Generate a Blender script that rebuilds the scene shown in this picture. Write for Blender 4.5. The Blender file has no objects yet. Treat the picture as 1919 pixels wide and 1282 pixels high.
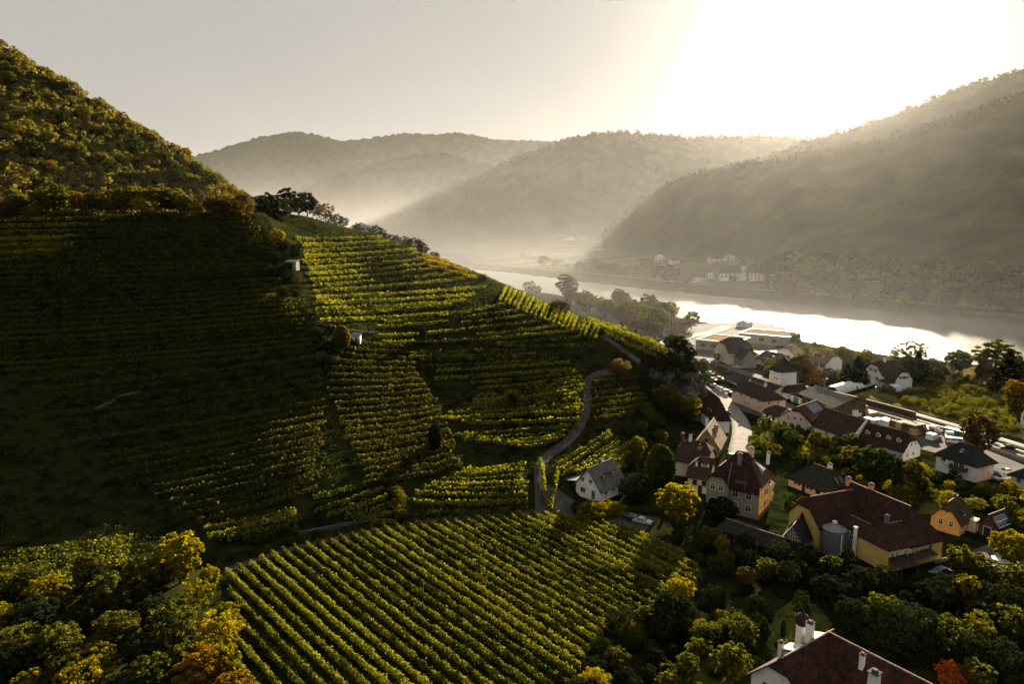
import bpy, bmesh, math, random
import numpy as np
from mathutils import Vector, Matrix

random.seed(7)
RNG = np.random.default_rng(11)
SC = bpy.context.scene
COL = SC.collection
R = math.radians

# ------------------------------------------------------------------ camera, light, exposure
CAM_H = 64.0
PITCH = R(9.2)
FPX = 1300.0                      # focal length in pixels of the 1919 px wide photograph
cam_d = bpy.data.cameras.new('camera')
cam_d.sensor_width = 36.0
cam_d.lens = 36.0 * FPX / 1919.0
cam_d.clip_start = 1.0
cam_d.clip_end = 30000.0
cam = bpy.data.objects.new('camera', cam_d)
COL.objects.link(cam)
cam.location = (0, 0, CAM_H)
cam.rotation_euler = (R(90) - PITCH, 0, 0)
SC.camera = cam

SUN_EL, SUN_AZ = R(14.5), R(23.6)          # azimuth measured from +Y towards +X
SUN_DIR = Vector((math.sin(SUN_AZ) * math.cos(SUN_EL), math.cos(SUN_AZ) * math.cos(SUN_EL), math.sin(SUN_EL)))
world = bpy.data.worlds.new('World')
SC.world = world
world.use_nodes = True
wn = world.node_tree
wn.nodes.clear()
w_out = wn.nodes.new('ShaderNodeOutputWorld')
w_bg = wn.nodes.new('ShaderNodeBackground')
w_sky = wn.nodes.new('ShaderNodeTexSky')
w_sky.sky_type = 'NISHITA'
w_sky.sun_disc = False
w_sky.sun_elevation = SUN_EL
w_sky.sun_rotation = SUN_AZ
w_sky.altitude = 200
w_sky.air_density = 1.0
w_sky.dust_density = 2.0
w_sky.ozone_density = 0.3
w_hs = wn.nodes.new('ShaderNodeHueSaturation')
w_hs.inputs['Saturation'].default_value = 0.5
w_mx = wn.nodes.new('ShaderNodeMix')
w_mx.data_type = 'RGBA'
w_mx.blend_type = 'MULTIPLY'
w_mx.inputs['Factor'].default_value = 1.0
w_mx.inputs[7].default_value = (1.0, 0.955, 0.88, 1)
w_gm = wn.nodes.new('ShaderNodeGamma')
w_gm.inputs['Gamma'].default_value = 0.1
wn.links.new(w_sky.outputs[0], w_gm.inputs['Color'])
wn.links.new(w_gm.outputs[0], w_hs.inputs['Color'])
wn.links.new(w_hs.outputs[0], w_mx.inputs[6])
wn.links.new(w_mx.outputs[2], w_bg.inputs['Color'])
w_bg.inputs['Strength'].default_value = 0.096
wn.links.new(w_bg.outputs[0], w_out.inputs['Surface'])

sun_d = bpy.data.lights.new('sun', 'SUN')
sun_d.energy = 5.0
sun_d.angle = R(0.5)
sun_d.color = (1.0, 0.83, 0.61)
sun = bpy.data.objects.new('sun', sun_d)
COL.objects.link(sun)
sun.rotation_euler = (-SUN_DIR).to_track_quat('-Z', 'Y').to_euler()
sun.location = (300, 700, 400)

SC.view_settings.view_transform = 'Standard'
SC.view_settings.look = 'None'
SC.view_settings.exposure = 2.2
SC.view_settings.gamma = 1.0
SC.view_settings.use_curve_mapping = False
SC.render.engine = 'CYCLES'
SC.cycles.use_denoising = True
SC.cycles.max_bounces = 6
SC.cycles.diffuse_bounces = 2
SC.cycles.glossy_bounces = 2
SC.cycles.transmission_bounces = 3
SC.cycles.transparent_max_bounces = 6
SC.cycles.volume_bounces = 0
SC.cycles.use_adaptive_sampling = True
SC.cycles.adaptive_threshold = 0.02
SC.cycles.volume_max_steps = 64
SC.cycles.sample_clamp_indirect = 6.0

# ------------------------------------------------------------------ helpers
CP, SP = math.cos(PITCH), math.sin(PITCH)


def ray(u, v):
    """World direction seen at photograph pixel (u, v)."""
    a = (u - 959.5) / FPX
    q = (v - 641.0) / FPX
    return (a, CP - q * SP, -SP - q * CP)


def at_y(u, v, Y):
    """Point seen at (u, v) that lies Y metres in front of the camera."""
    d = ray(u, v)
    t = Y / d[1]
    return (d[0] * t, Y, CAM_H + d[2] * t)


def at_z(u, v, z=0.0):
    """Point seen at (u, v) on the level z."""
    d = ray(u, v)
    t = (z - CAM_H) / d[2]
    return (d[0] * t, d[1] * t, z)


def interp(x, pts):
    xs = [p[0] for p in pts]
    ys = [p[1] for p in pts]
    return np.interp(x, xs, ys)


def sstep(a, b, x):
    t = np.clip((np.asarray(x, float) - a) / (b - a), 0, 1)
    return t * t * (3 - 2 * t)


def _hash(ix, iy, s):
    h = (ix * 374761393 + iy * 668265263 + s * 974711) & 0x7fffffff
    h = ((h ^ (h >> 13)) * 1274126177) & 0x7fffffff
    return ((h ^ (h >> 16)) & 0xffff) / 65535.0


def vnoise(x, y, s=0):
    x = np.asarray(x, float)
    y = np.asarray(y, float)
    ix = np.floor(x).astype(np.int64)
    iy = np.floor(y).astype(np.int64)
    fx = x - ix
    fy = y - iy
    fx = fx * fx * (3 - 2 * fx)
    fy = fy * fy * (3 - 2 * fy)
    a = _hash(ix, iy, s)
    b = _hash(ix + 1, iy, s)
    c = _hash(ix, iy + 1, s)
    d = _hash(ix + 1, iy + 1, s)
    return (a * (1 - fx) + b * fx) * (1 - fy) + (c * (1 - fx) + d * fx) * fy - 0.5


def fbm(x, y, s=0, octs=4, f=1.0):
    r = 0
    a = 1.0
    for k in range(octs):
        r = r + a * vnoise(np.asarray(x) * f, np.asarray(y) * f, s + k * 17)
        f *= 2.03
        a *= 0.5
    return r


# ------------------------------------------------------------------ materials
MATS = {}


def nt_new(name):
    m = bpy.data.materials.new(name)
    m.use_nodes = True
    m.node_tree.nodes.clear()
    return m, m.node_tree


def ramp_node(nt, cols):
    r = nt.nodes.new('ShaderNodeValToRGB')
    el = r.color_ramp.elements
    while len(el) < len(cols):
        el.new(0.5)
    for e, (p, c) in zip(el, cols):
        e.position = p
        e.color = (*c, 1)
    return r


def mat_plain(name, cols, scale=1.0, rough=0.85, bump=0.0, detail=4.0, spec=0.25, coord='Object', metallic=0.0, stretch=None, bscale=None):
    """Surface whose base colour wanders between the given colours with a noise."""
    if name in MATS:
        return MATS[name]
    m, nt = nt_new(name)
    out = nt.nodes.new('ShaderNodeOutputMaterial')
    b = nt.nodes.new('ShaderNodeBsdfPrincipled')
    nt.links.new(b.outputs[0], out.inputs['Surface'])
    b.inputs['Roughness'].default_value = rough
    b.inputs['Metallic'].default_value = metallic
    b.inputs['Specular IOR Level'].default_value = spec
    tc = nt.nodes.new('ShaderNodeTexCoord')
    src = tc.outputs[coord]
    if coord == 'World':
        src = None
    if stretch:
        mp = nt.nodes.new('ShaderNodeMapping')
        mp.inputs['Scale'].default_value = stretch
        nt.links.new(src, mp.inputs['Vector'])
        src = mp.outputs[0]
    n = nt.nodes.new('ShaderNodeTexNoise')
    n.inputs['Scale'].default_value = scale
    n.inputs['Detail'].default_value = detail
    nt.links.new(src, n.inputs['Vector'])
    k = len(cols)
    r = ramp_node(nt, [(0.3 + 0.4 * i / max(1, k - 1), c) for i, c in enumerate(cols)])
    nt.links.new(n.outputs['Fac'], r.inputs['Fac'])
    nt.links.new(r.outputs[0], b.inputs['Base Color'])
    if bump:
        n2 = nt.nodes.new('ShaderNodeTexNoise')
        n2.inputs['Scale'].default_value = bscale or scale * 4
        n2.inputs['Detail'].default_value = 3
        nt.links.new(src, n2.inputs['Vector'])
        bp = nt.nodes.new('ShaderNodeBump')
        bp.inputs['Strength'].default_value = 0.6
        bp.inputs['Distance'].default_value = bump
        nt.links.new(n2.outputs['Fac'], bp.inputs['Height'])
        nt.links.new(bp.outputs[0], b.inputs['Normal'])
    MATS[name] = m
    return m


def mat_leaf(name, cols, trans=0.45, scale=0.6, tint=None):
    """Leaves: diffuse and light let through, the colour wandering from leaf to leaf (attribute), clump to clump and plant to plant."""
    if name in MATS:
        return MATS[name]
    m, nt = nt_new(name)
    L = nt.links.new
    out = nt.nodes.new('ShaderNodeOutputMaterial')
    tc = nt.nodes.new('ShaderNodeTexCoord')
    n = nt.nodes.new('ShaderNodeTexNoise')
    n.inputs['Scale'].default_value = scale
    n.inputs['Detail'].default_value = 2
    L(tc.outputs['Object'], n.inputs['Vector'])
    oi = nt.nodes.new('ShaderNodeObjectInfo')
    at = nt.nodes.new('ShaderNodeAttribute')
    at.attribute_name = 'leaf'
    s1 = nt.nodes.new('ShaderNodeMath')
    s1.operation = 'MULTIPLY_ADD'
    L(oi.outputs['Random'], s1.inputs[0])
    s1.inputs[1].default_value = 0.35
    L(n.outputs['Fac'], s1.inputs[2])
    s2 = nt.nodes.new('ShaderNodeMath')
    s2.operation = 'MULTIPLY_ADD'
    L(at.outputs['Fac'], s2.inputs[0])
    s2.inputs[1].default_value = 0.4
    L(s1.outputs[0], s2.inputs[2])
    k = len(cols)
    r = ramp_node(nt, [(0.45 + 0.5 * i / max(1, k - 1), c) for i, c in enumerate(cols)])
    L(s2.outputs[0], r.inputs['Fac'])
    d = nt.nodes.new('ShaderNodeBsdfDiffuse')
    t = nt.nodes.new('ShaderNodeBsdfTranslucent')
    L(r.outputs[0], d.inputs['Color'])
    hs = nt.nodes.new('ShaderNodeHueSaturation')
    hs.inputs['Value'].default_value = 1.5
    hs.inputs['Saturation'].default_value = 1.1
    L(r.outputs[0], hs.inputs['Color'])
    L(hs.outputs[0], t.inputs['Color'])
    mx = nt.nodes.new('ShaderNodeMixShader')
    mx.inputs[0].default_value = trans
    L(d.outputs[0], mx.inputs[1])
    L(t.outputs[0], mx.inputs[2])
    L(mx.outputs[0], out.inputs['Surface'])
    MATS[name] = m
    return m


# ------------------------------------------------------------------ mesh building
def np_mesh(name, verts, faces, smooth=False):
    """Mesh from arrays; faces is an (n, k) int array or a list of them with different k."""
    me = bpy.data.meshes.new(name)
    verts = np.asarray(verts, np.float32)
    if not isinstance(faces, list):
        faces = [faces]
    faces = [np.asarray(f, np.int32) for f in faces if len(f)]
    me.vertices.add(len(verts))
    me.vertices.foreach_set('co', verts.ravel())
    nl = sum(f.size for f in faces)
    nf = sum(len(f) for f in faces)
    me.loops.add(nl)
    me.polygons.add(nf)
    me.loops.foreach_set('vertex_index', np.concatenate([f.ravel() for f in faces]))
    tot = np.concatenate([np.full(len(f), f.shape[1], np.int32) for f in faces])
    st = np.concatenate([[0], np.cumsum(tot)[:-1]]).astype(np.int32)
    me.polygons.foreach_set('loop_start', st)
    me.polygons.foreach_set('loop_total', tot)
    if smooth:
        me.polygons.foreach_set('use_smooth', np.ones(nf, bool))
    me.update(calc_edges=True)
    return me


def link(name, me, mat=None, parent=None, loc=None):
    o = bpy.data.objects.new(name, me)
    COL.objects.link(o)
    if mat is not None and me is not None and len(me.materials) == 0:
        for mm in (mat if isinstance(mat, (list, tuple)) else [mat]):
            me.materials.append(mm)
    if parent is not None:
        o.parent = parent
    if loc is not None:
        o.location = loc
    return o


def tag(o, label=None, cat=None, group=None, kind=None):
    if label:
        o['label'] = label
    if cat:
        o['category'] = cat
    if group:
        o['group'] = group
    if kind:
        o['kind'] = kind
    return o


def empty(name, loc=(0, 0, 0), rz=0.0, label=None, cat=None, group=None):
    o = bpy.data.objects.new(name, None)
    COL.objects.link(o)
    o.location = loc
    o.rotation_euler = (0, 0, rz)
    o.empty_display_size = 0.5
    return tag(o, label, cat, group)


def copy_tree(o, kids, parent=None):
    c = o.copy()
    COL.objects.link(c)
    if parent is not None:
        c.parent = parent
    for ch in kids.get(o.name, ()):
        copy_tree(ch, kids, c)
    return c


def grid_faces(nu, nv):
    i = np.arange(nu - 1)[:, None] * nv + np.arange(nv - 1)[None, :]
    i = i.ravel()
    return np.stack([i, i + nv, i + nv + 1, i + 1], 1)
# ------------------------------------------------------------------ the lie of the land
# The terraced slope is a smooth surface through surveyed points, each (photo u, photo v, metres ahead).
SURVEY = [
    # crest of the slope
    (-300, 402, 300), (-120, 400, 312), (0, 396, 312), (70, 396, 296), (130, 396, 262), (240, 397, 262), (400, 394, 266), (480, 394, 280), (560, 405, 330), (640, 425, 375), (720, 449, 395), (800, 477, 378),
    (860, 502, 350), (930, 543, 318), (1000, 568, 296), (1060, 592, 280), (1100, 600, 273), (1200, 632, 262), (1280, 664, 252),
    # the face below it
    (-300, 1000, 126), (-300, 800, 150), (-300, 600, 190), (-300, 500, 215),
    (0, 1000, 133), (0, 900, 151), (0, 800, 168), (0, 700, 194), (0, 600, 216), (0, 500, 237),
    (200, 1000, 134), (200, 900, 155), (200, 800, 178), (200, 700, 206), (200, 600, 229), (200, 500, 248),
    (400, 900, 154), (400, 800, 183), (400, 700, 212), (400, 600, 238), (400, 500, 260),
    (600, 900, 152), (600, 800, 178), (600, 700, 206), (600, 600, 233), (600, 500, 296), (520, 560, 242), (520, 480, 274), (0, 460, 250), (60, 460, 246), (150, 460, 241), (150, 560, 234), (240, 402, 292), (400, 402, 300), (-300, 470, 240),
    (700, 600, 258), (700, 520, 322), (800, 560, 292),
    (800, 900, 160), (800, 800, 189), (800, 700, 224), (800, 600, 264), (800, 530, 316),
    (1000, 870, 169), (1000, 800, 190), (1000, 700, 225), (1000, 620, 258),
    (1080, 800, 191), (1095, 720, 217), (1120, 650, 243), (1195, 680, 243), (1150, 700, 231),
    (1150, 800, 194), (1200, 760, 214),
]
LEVEL = [  # points of known height (u, v, z): foot of the slope
    (300, 1085, 2.0), (400, 1050, 1.0), (550, 1018, 1.0), (700, 987, 1.0), (850, 975, 1.0), (1000, 962, 1.2), (1060, 940, 1.8), (1120, 930, 1.6), (1190, 890, 1.0), (1235, 845, 0.6),
    (1270, 810, 0.6), (1310, 775, 0.5), (1338, 752, 0.4), (100, 1140, 2.0), (-200, 1150, 3.0),
]
WORLD = [  # behind the crest
    (-260, 330, 68), (-180, 330, 66), (-110, 440, 46), (-300, 420, 72), (-50, 440, 36), (0, 400, 27), (-30, 480, 14), (20, 450, 4), (40, 350, 15), (75, 330, 2), (60, 400, 2), (100, 300, 0), (90, 265, 1.0),
    (84, 252, 5.0), (75, 245, 14), (70, 235, 9), (-300, 520, 70), (-150, 520, 34), (-100, 600, 5), (-400, 300, 70), (-400, 150, 30),
]
_P = [at_y(*p) for p in SURVEY] + [at_z(*p) for p in LEVEL] + WORLD
_P = np.array(_P)


class TPS:
    def __init__(self, P, lam=2.0):
        self.c = P[:, :2] / 100.0
        n = len(P)
        K = self.k(self.c, self.c) + lam * 1e-3 * np.eye(n)
        A = np.zeros((n + 3, n + 3))
        A[:n, :n] = K
        A[:n, n] = 1
        A[:n, n + 1:] = self.c
        A[n:, :n] = A[:n, n:].T
        self.w = np.linalg.solve(A, np.concatenate([P[:, 2], np.zeros(3)]))

    @staticmethod
    def k(a, b):
        d2 = ((a[:, None, :] - b[None, :, :]) ** 2).sum(2)
        return 0.5 * d2 * np.log(d2 + 1e-9)

    def __call__(self, x, y):
        q = np.stack([np.ravel(x), np.ravel(y)], 1) / 100.0
        out = np.empty(len(q))
        for i in range(0, len(q), 20000):
            s = q[i:i + 20000]
            out[i:i + 20000] = self.k(s, self.c) @ self.w[:-3] + self.w[-3] + s @ self.w[-2:]
        return out.reshape(np.shape(x))


SLOPE = TPS(_P)
# foot line of the slope in plan (x, y): south and east of it the land is flat
FOOT = np.array([at_z(-300, 1165)[:2], at_z(100, 1140)[:2], at_z(300, 1088)[:2], at_z(400, 1055)[:2], at_z(550, 1022)[:2], at_z(700, 991)[:2], at_z(850, 979)[:2], at_z(1000, 966)[:2], at_z(1065, 948)[:2],
                 at_z(1125, 936)[:2], at_z(1195, 893)[:2], at_z(1240, 848)[:2], at_z(1275, 812)[:2], at_z(1315, 777)[:2], at_z(1342, 752)[:2], (93, 266), (112, 310), (90, 360), (40, 480), (-60, 640), (-100, 700)])
LAND = np.concatenate([FOOT, [(-900, 700), (-900, 40), (-300, 40)]])


def in_poly(x, y, P):
    x = np.asarray(x, float)
    y = np.asarray(y, float)
    c = np.zeros(x.shape, bool)
    j = len(P) - 1
    for i in range(len(P)):
        xi, yi = P[i]
        xj, yj = P[j]
        k = ((yi > y) != (yj > y)) & (x < (xj - xi) * (y - yi) / (yj - yi + 1e-12) + xi)
        c ^= k
        j = i
    return c


def seg_dist(x, y, P, closed=False):
    x = np.asarray(x, float)
    y = np.asarray(y, float)
    d = np.full(x.shape, 1e9)
    n = len(P)
    for i in range(n if closed else n - 1):
        ax, ay = P[i]
        bx, by = P[(i + 1) % n]
        dx, dy = bx - ax, by - ay
        t = np.clip(((x - ax) * dx + (y - ay) * dy) / (dx * dx + dy * dy + 1e-9), 0, 1)
        d = np.minimum(d, np.hypot(x - ax - t * dx, y - ay - t * dy))
    return d


# river banks in plan
WATER_Z = -4.0
NEAR_BANK = [(1200, -400), (520, 60), (330, 262), at_z(1919, 686)[:2], at_z(1800, 676)[:2], at_z(1690, 664)[:2], at_z(1560, 644)[:2], at_z(1440, 620)[:2], at_z(1300, 596)[:2], at_z(1180, 572)[:2], at_z(1060, 552)[:2], (-40, 850), (-260, 1150), (-700, 1500), (-1500, 1900)]
FAR_BANK = [(1800, -100), (900, 120), (560, 360), at_z(1919, 588)[:2], at_z(1700, 576)[:2], at_z(1500, 560)[:2], at_z(1350, 548)[:2], at_z(1200, 534)[:2], at_z(1050, 517)[:2], at_z(930, 503)[:2], at_z(860, 494)[:2], (-420, 1650), (-1400, 2300)]
RIVER = np.array(NEAR_BANK + FAR_BANK[::-1])


def _bank(x, y):
    """Height of the flat land: 0, sinking into the river bed."""
    d = seg_dist(x, y, RIVER, True)
    ins = in_poly(x, y, RIVER)
    s = np.where(ins, -d, d)
    return -7.0 * (1 - sstep(-6, 9, s))


def H0(x, y):
    x = np.asarray(x, float)
    y = np.asarray(y, float)
    flat = _bank(x, y)
    d = seg_dist(x, y, FOOT)
    inside = in_poly(x, y, LAND)
    w = np.where(inside, sstep(0, 5, d), 0)
    sl = np.maximum(SLOPE(x, y), 0.0)
    cap = 64 + 0.0275 * y + 1.6 * np.sin(x / 17.0) + 1.1 * np.sin(x / 7.3 + 1) - 0.6
    sl = np.where(x < -60, np.where(sl > cap - 3, cap - 3 * np.exp(-np.maximum(sl - cap + 3, 0) / 3), sl), sl)
    return flat * (1 - w) + np.maximum(sl, flat) * w


# tabulated for speed
GX0, GX1, GY0, GY1, GS = -420.0, 460.0, 20.0, 760.0, 2.0
_gx = np.arange(GX0, GX1 + .1, GS)
_gy = np.arange(GY0, GY1 + .1, GS)
_GXX, _GYY = np.meshgrid(_gx, _gy, indexing='ij')
HT = H0(_GXX, _GYY)
HT += np.where(HT > 1.5, 0.7 * fbm(_GXX / 14, _GYY / 14, 3), 0.0)


def H(x, y):
    fx = np.clip((np.asarray(x, float) - GX0) / GS, 0, len(_gx) - 1.001)
    fy = np.clip((np.asarray(y, float) - GY0) / GS, 0, len(_gy) - 1.001)
    i = fx.astype(int)
    j = fy.astype(int)
    a = fx - i
    b = fy - j
    return (HT[i, j] * (1 - a) * (1 - b) + HT[i + 1, j] * a * (1 - b) + HT[i, j + 1] * (1 - a) * b + HT[i + 1, j + 1] * a * b)


def hit(u, v, t0=60.0, t1=760.0):
    """Where the view ray through (u, v) meets the land."""
    d = ray(u, v)
    t = np.arange(t0, t1, 1.0)
    z = CAM_H + d[2] * t - H(d[0] * t, d[1] * t)
    k = np.nonzero(z <= 0)[0]
    if not len(k):
        return None
    k = k[0]
    if k == 0:
        tt = t[0]
    else:
        tt = t[k - 1] + z[k - 1] / (z[k - 1] - z[k] + 1e-9)
    return (d[0] * tt, d[1] * tt, CAM_H + d[2] * tt)


m_ground = mat_plain('ground_grass', [(0.004, 0.006, 0.002), (0.009, 0.013, 0.004), (0.02, 0.024, 0.007), (0.016, 0.013, 0.006)], scale=0.25, rough=0.95, bump=0.3, detail=8, spec=0.0, bscale=1.2)
gm = np_mesh('ground', np.stack([_GXX.ravel(), _GYY.ravel(), HT.ravel()], 1), grid_faces(len(_gx), len(_gy)), smooth=True)
ground = tag(link('ground', gm, m_ground), kind='structure')

# the rest of the valley floor, out to the horizon, with a hole where the fine ground lies
def far_floor():
    xs = np.concatenate([np.linspace(-6000, -500, 45), np.linspace(-420, 460, 45), np.linspace(520, 5500, 45)])
    ys = np.concatenate([np.linspace(-900, -30, 12), [20], np.linspace(60, 760, 36), np.linspace(800, 2400, 81), np.linspace(2480, 7500, 30)])
    X, Y = np.meshgrid(xs, ys, indexing='ij')
    Z = _bank(X, Y)
    Z = np.where((X < -380) & (Y < 760), np.maximum(Z, 30 * sstep(-380, -500, X)), Z)
    F = grid_faces(len(xs), len(ys))
    cx = X.ravel()[F].mean(1)
    cy = Y.ravel()[F].mean(1)
    keep = ~((cx > GX0) & (cx < GX1) & (cy > GY0) & (cy < GY1))
    return np_mesh('valley_floor', np.stack([X.ravel(), Y.ravel(), Z.ravel()], 1), F[keep], smooth=True)


tag(link('valley_floor', far_floor(), m_ground), kind='structure')

# ------------------------------------------------------------------ river
def mat_water():
    m, nt = nt_new('river_water')
    L = nt.links.new
    out = nt.nodes.new('ShaderNodeOutputMaterial')
    b = nt.nodes.new('ShaderNodeBsdfPrincipled')
    b.inputs['Base Color'].default_value = (0.03, 0.045, 0.04, 1)
    b.inputs['Roughness'].default_value = 0.27
    b.inputs['IOR'].default_value = 1.33
    b.inputs['Specular IOR Level'].default_value = 0.6
    tc = nt.nodes.new('ShaderNodeTexCoord')
    hs = []
    for sc, det, rot, amp in ((0.22, 3, 20, .8), (0.9, 4, -35, 0.5)):
        mp = nt.nodes.new('ShaderNodeMapping')
        mp.inputs['Rotation'].default_value = (0, 0, R(rot))
        mp.inputs['Scale'].default_value = (1, 2.2, 1)
        n = nt.nodes.new('ShaderNodeTexNoise')
        n.inputs['Scale'].default_value = sc
        n.inputs['Detail'].default_value = det
        L(tc.outputs['Object'], mp.inputs['Vector'])
        L(mp.outputs[0], n.inputs['Vector'])
        k = nt.nodes.new('ShaderNodeMath')
        k.operation = 'MULTIPLY'
        k.inputs[1].default_value = amp
        L(n.outputs['Fac'], k.inputs[0])
        hs.append(k)
    ad = nt.nodes.new('ShaderNodeMath')
    L(hs[0].outputs[0], ad.inputs[0])
    L(hs[1].outputs[0], ad.inputs[1])
    bp = nt.nodes.new('ShaderNodeBump')
    bp.inputs['Strength'].default_value = 1.0
    bp.inputs['Distance'].default_value = 0.4
    L(ad.outputs[0], bp.inputs['Height'])
    L(bp.outputs[0], b.inputs['Normal'])
    L(b.outputs[0], out.inputs['Surface'])
    return m


w = np.array([(-6000, -900), (5500, -900), (5500, 7500), (-6000, 7500)], float)
wm = np_mesh('water', np.concatenate([w, np.full((4, 1), WATER_Z)], 1), np.array([[0, 1, 2, 3]]))
tag(link('water', wm, mat_water()), kind='structure')

# ------------------------------------------------------------------ hills
m_wood = mat_plain('hill_woodland', [(0.014, 0.02, 0.008), (0.028, 0.034, 0.012), (0.05, 0.05, 0.016)], scale=0.02, rough=1.0, bump=6.0, detail=8, spec=0.0, bscale=0.09)


def polar_hill(sil, y_top, y_foot, u0, u1, nu=420, nv=46, z_foot=-6.0, bump=9.0, bowl=1.15, seed=0, back=0.7, spur=0.0):
    """A hill whose skyline passes the pixels SIL at the distances Y_TOP (both tables over u), rising from Y_FOOT, with a back slope."""
    us = np.linspace(u0, u1, nu)
    vs = interp(us, sil)
    yt = interp(us, y_top)
    yf = interp(us, y_foot)
    V = np.zeros((nu, nv, 3))
    nb = 8
    for i, u in enumerate(us):
        px, py, pz = at_y(u, vs[i], yt[i])
        k = px / py
        s = np.linspace(0, 1, nv - nb)
        y = yf[i] + (yt[i] - yf[i]) * s
        z = z_foot + (pz - z_foot) * s ** bowl
        sb = np.arange(1, nb + 1) / nb
        yb = yt[i] + (pz + 30) / back * sb
        zb = pz - (pz + 30) * sb ** 1.2
        y = np.concatenate([y, yb])
        z = np.concatenate([z, zb])
        V[i, :, 0] = k * y
        V[i, :, 1] = y
        V[i, :, 2] = z
    hgt = np.clip((V[..., 2] + 5) / 120, 0, 1)
    n1 = fbm(V[..., 0] / 260, V[..., 1] / 260, seed, 3)
    n2 = fbm(V[..., 0] / 14, V[..., 1] / 40, seed + 5, 3)
    fade = np.ones(nv)
    V[..., 2] += hgt * (spur * n1 * np.concatenate([np.sin(np.linspace(0, math.pi, nv - nb)), np.zeros(nb)])[None, :] + bump * n2)
    return np_mesh('hill', V.reshape(-1, 3), grid_faces(nu, nv), smooth=True)


HILLS = [
    # skyline, distance of the skyline, distance of the foot, u range, spur size
    ([(200, 330), (390, 285), (480, 258), (545, 245), (590, 251), (640, 263), (700, 257), (760, 248), (800, 252), (860, 247), (940, 263), (1000, 262), (1200, 270), (1700, 270)], [(0, 4600), (2000, 4600)], [(0, 3700), (2000, 3700)], 150, 1700, 120),
    ([(300, 460), (480, 390), (620, 328), (740, 296), (825, 283), (880, 298), (960, 318), (1050, 350), (1200, 400), (1300, 450)], [(0, 2950), (2000, 2950)], [(0, 2450), (2000, 2450)], 330, 1290, 60),
    ([(560, 470), (700, 420), (800, 388), (900, 330), (980, 288), (1060, 262), (1110, 250), (1165, 246), (1210, 252), (1300, 258), (1400, 256), (1480, 257), (1510, 262), (1700, 290), (1900, 300)], [(600, 2500), (1200, 2700), (2000, 2800)], [(600, 2150), (1200, 2000), (2000, 2000)], 600, 1900, 90),
    ([(1150, 440), (1240, 375), (1300, 345), (1400, 305), (1510, 265), (1600, 240), (1700, 205), (1800, 166), (1919, 128), (2100, 80), (2400, 40), (3000, 60)], [(1100, 2000), (1500, 1800), (1919, 1600), (3000, 1300)], [(1100, 1750), (1500, 1200), (1919, 950), (3000, 700)], 1160, 3000, 70),
    ([(1120, 445), (1190, 395), (1250, 345), (1300, 326), (1400, 304), (1500, 292), (1600, 275), (1700, 250), (1800, 218), (1919, 180), (2200, 110), (3000, 110)], [(1100, 1650), (1500, 1300), (1919, 1150), (3000, 900)], [(1100, 1500), (1300, 1100), (1500, 820), (1919, 680), (3000, 500)], 1130, 3000, 50),
]
for k, (sil, yt, yf, u0, u1, sp) in enumerate(HILLS):
    tag(link('hill', polar_hill(sil, yt, yf, u0, u1, seed=31 * k + 3, spur=sp, bump=14.0 if k < 3 else 9.0), m_wood), kind='structure')

# the steep bushy hill on the left, lit from the side
def HL(x, y):
    x = np.asarray(x, float)
    y = np.asarray(y, float)
    yr = 446 + 10 * np.sin(x / 60)
    top = 76 - 0.6 * (x + 155) + 5.0 * fbm(x / 40, x * 0 + 3, 8)
    front = top + 0.42 * (y - yr)
    back = top - 0.55 * (y - yr)
    k = 6.0
    z = -k * np.log(np.exp(-(front - top) / k) + np.exp(-(back - top) / k)) + top + k * 0.69
    z += 7.0 * fbm(x / 60, y / 60, 21) + 2.0 * fbm(x / 15, y / 15, 25)
    return np.minimum(z, 420)


hx = np.arange(-760, -20, 5.0)
hy = np.arange(270, 760, 5.0)
HXX, HYY = np.meshgrid(hx, hy, indexing='ij')
HZZ = np.maximum(HL(HXX, HYY), -8)
m_scrub = mat_plain('hill_scrub', [(0.012, 0.015, 0.006), (0.035, 0.035, 0.012), (0.08, 0.065, 0.025)], scale=0.05, rough=1.0, bump=0.8, detail=8, spec=0.0, bscale=0.4)
tag(link('hill', np_mesh('hill', np.stack([HXX.ravel(), HYY.ravel(), HZZ.ravel()], 1), grid_faces(len(hx), len(hy)), smooth=True), m_scrub), kind='structure')

# ------------------------------------------------------------------ haze and mist
def vol_mat(name, dens, col, g):
    m, nt = nt_new(name)
    out = nt.nodes.new('ShaderNodeOutputMaterial')
    v = nt.nodes.new('ShaderNodeVolumePrincipled')
    v.inputs['Color'].default_value = (*col, 1)
    v.inputs['Density'].default_value = dens
    v.inputs['Anisotropy'].default_value = g
    nt.links.new(v.outputs[0], out.inputs['Volume'])
    return m


HZ = (-6500, 6000, -1000, 8000, -8.0, 860.0)
v = np.array([(x, y, z) for z in HZ[4:] for (x, y) in ((HZ[0], HZ[2]), (HZ[1], HZ[2]), (HZ[1], HZ[3]), (HZ[0], HZ[3]))], float)
f = np.array([[3, 2, 1, 0], [4, 5, 6, 7], [0, 1, 5, 4], [1, 2, 6, 5], [2, 3, 7, 6], [3, 0, 4, 7]])
HAZE_D = 0.4e-5
tag(link('haze', np_mesh('haze', v, f), vol_mat('haze_air', HAZE_D, (0.98, 0.95, 0.9), 0.86)), 'pale golden morning haze filling the valley', 'haze', kind='stuff')


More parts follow.
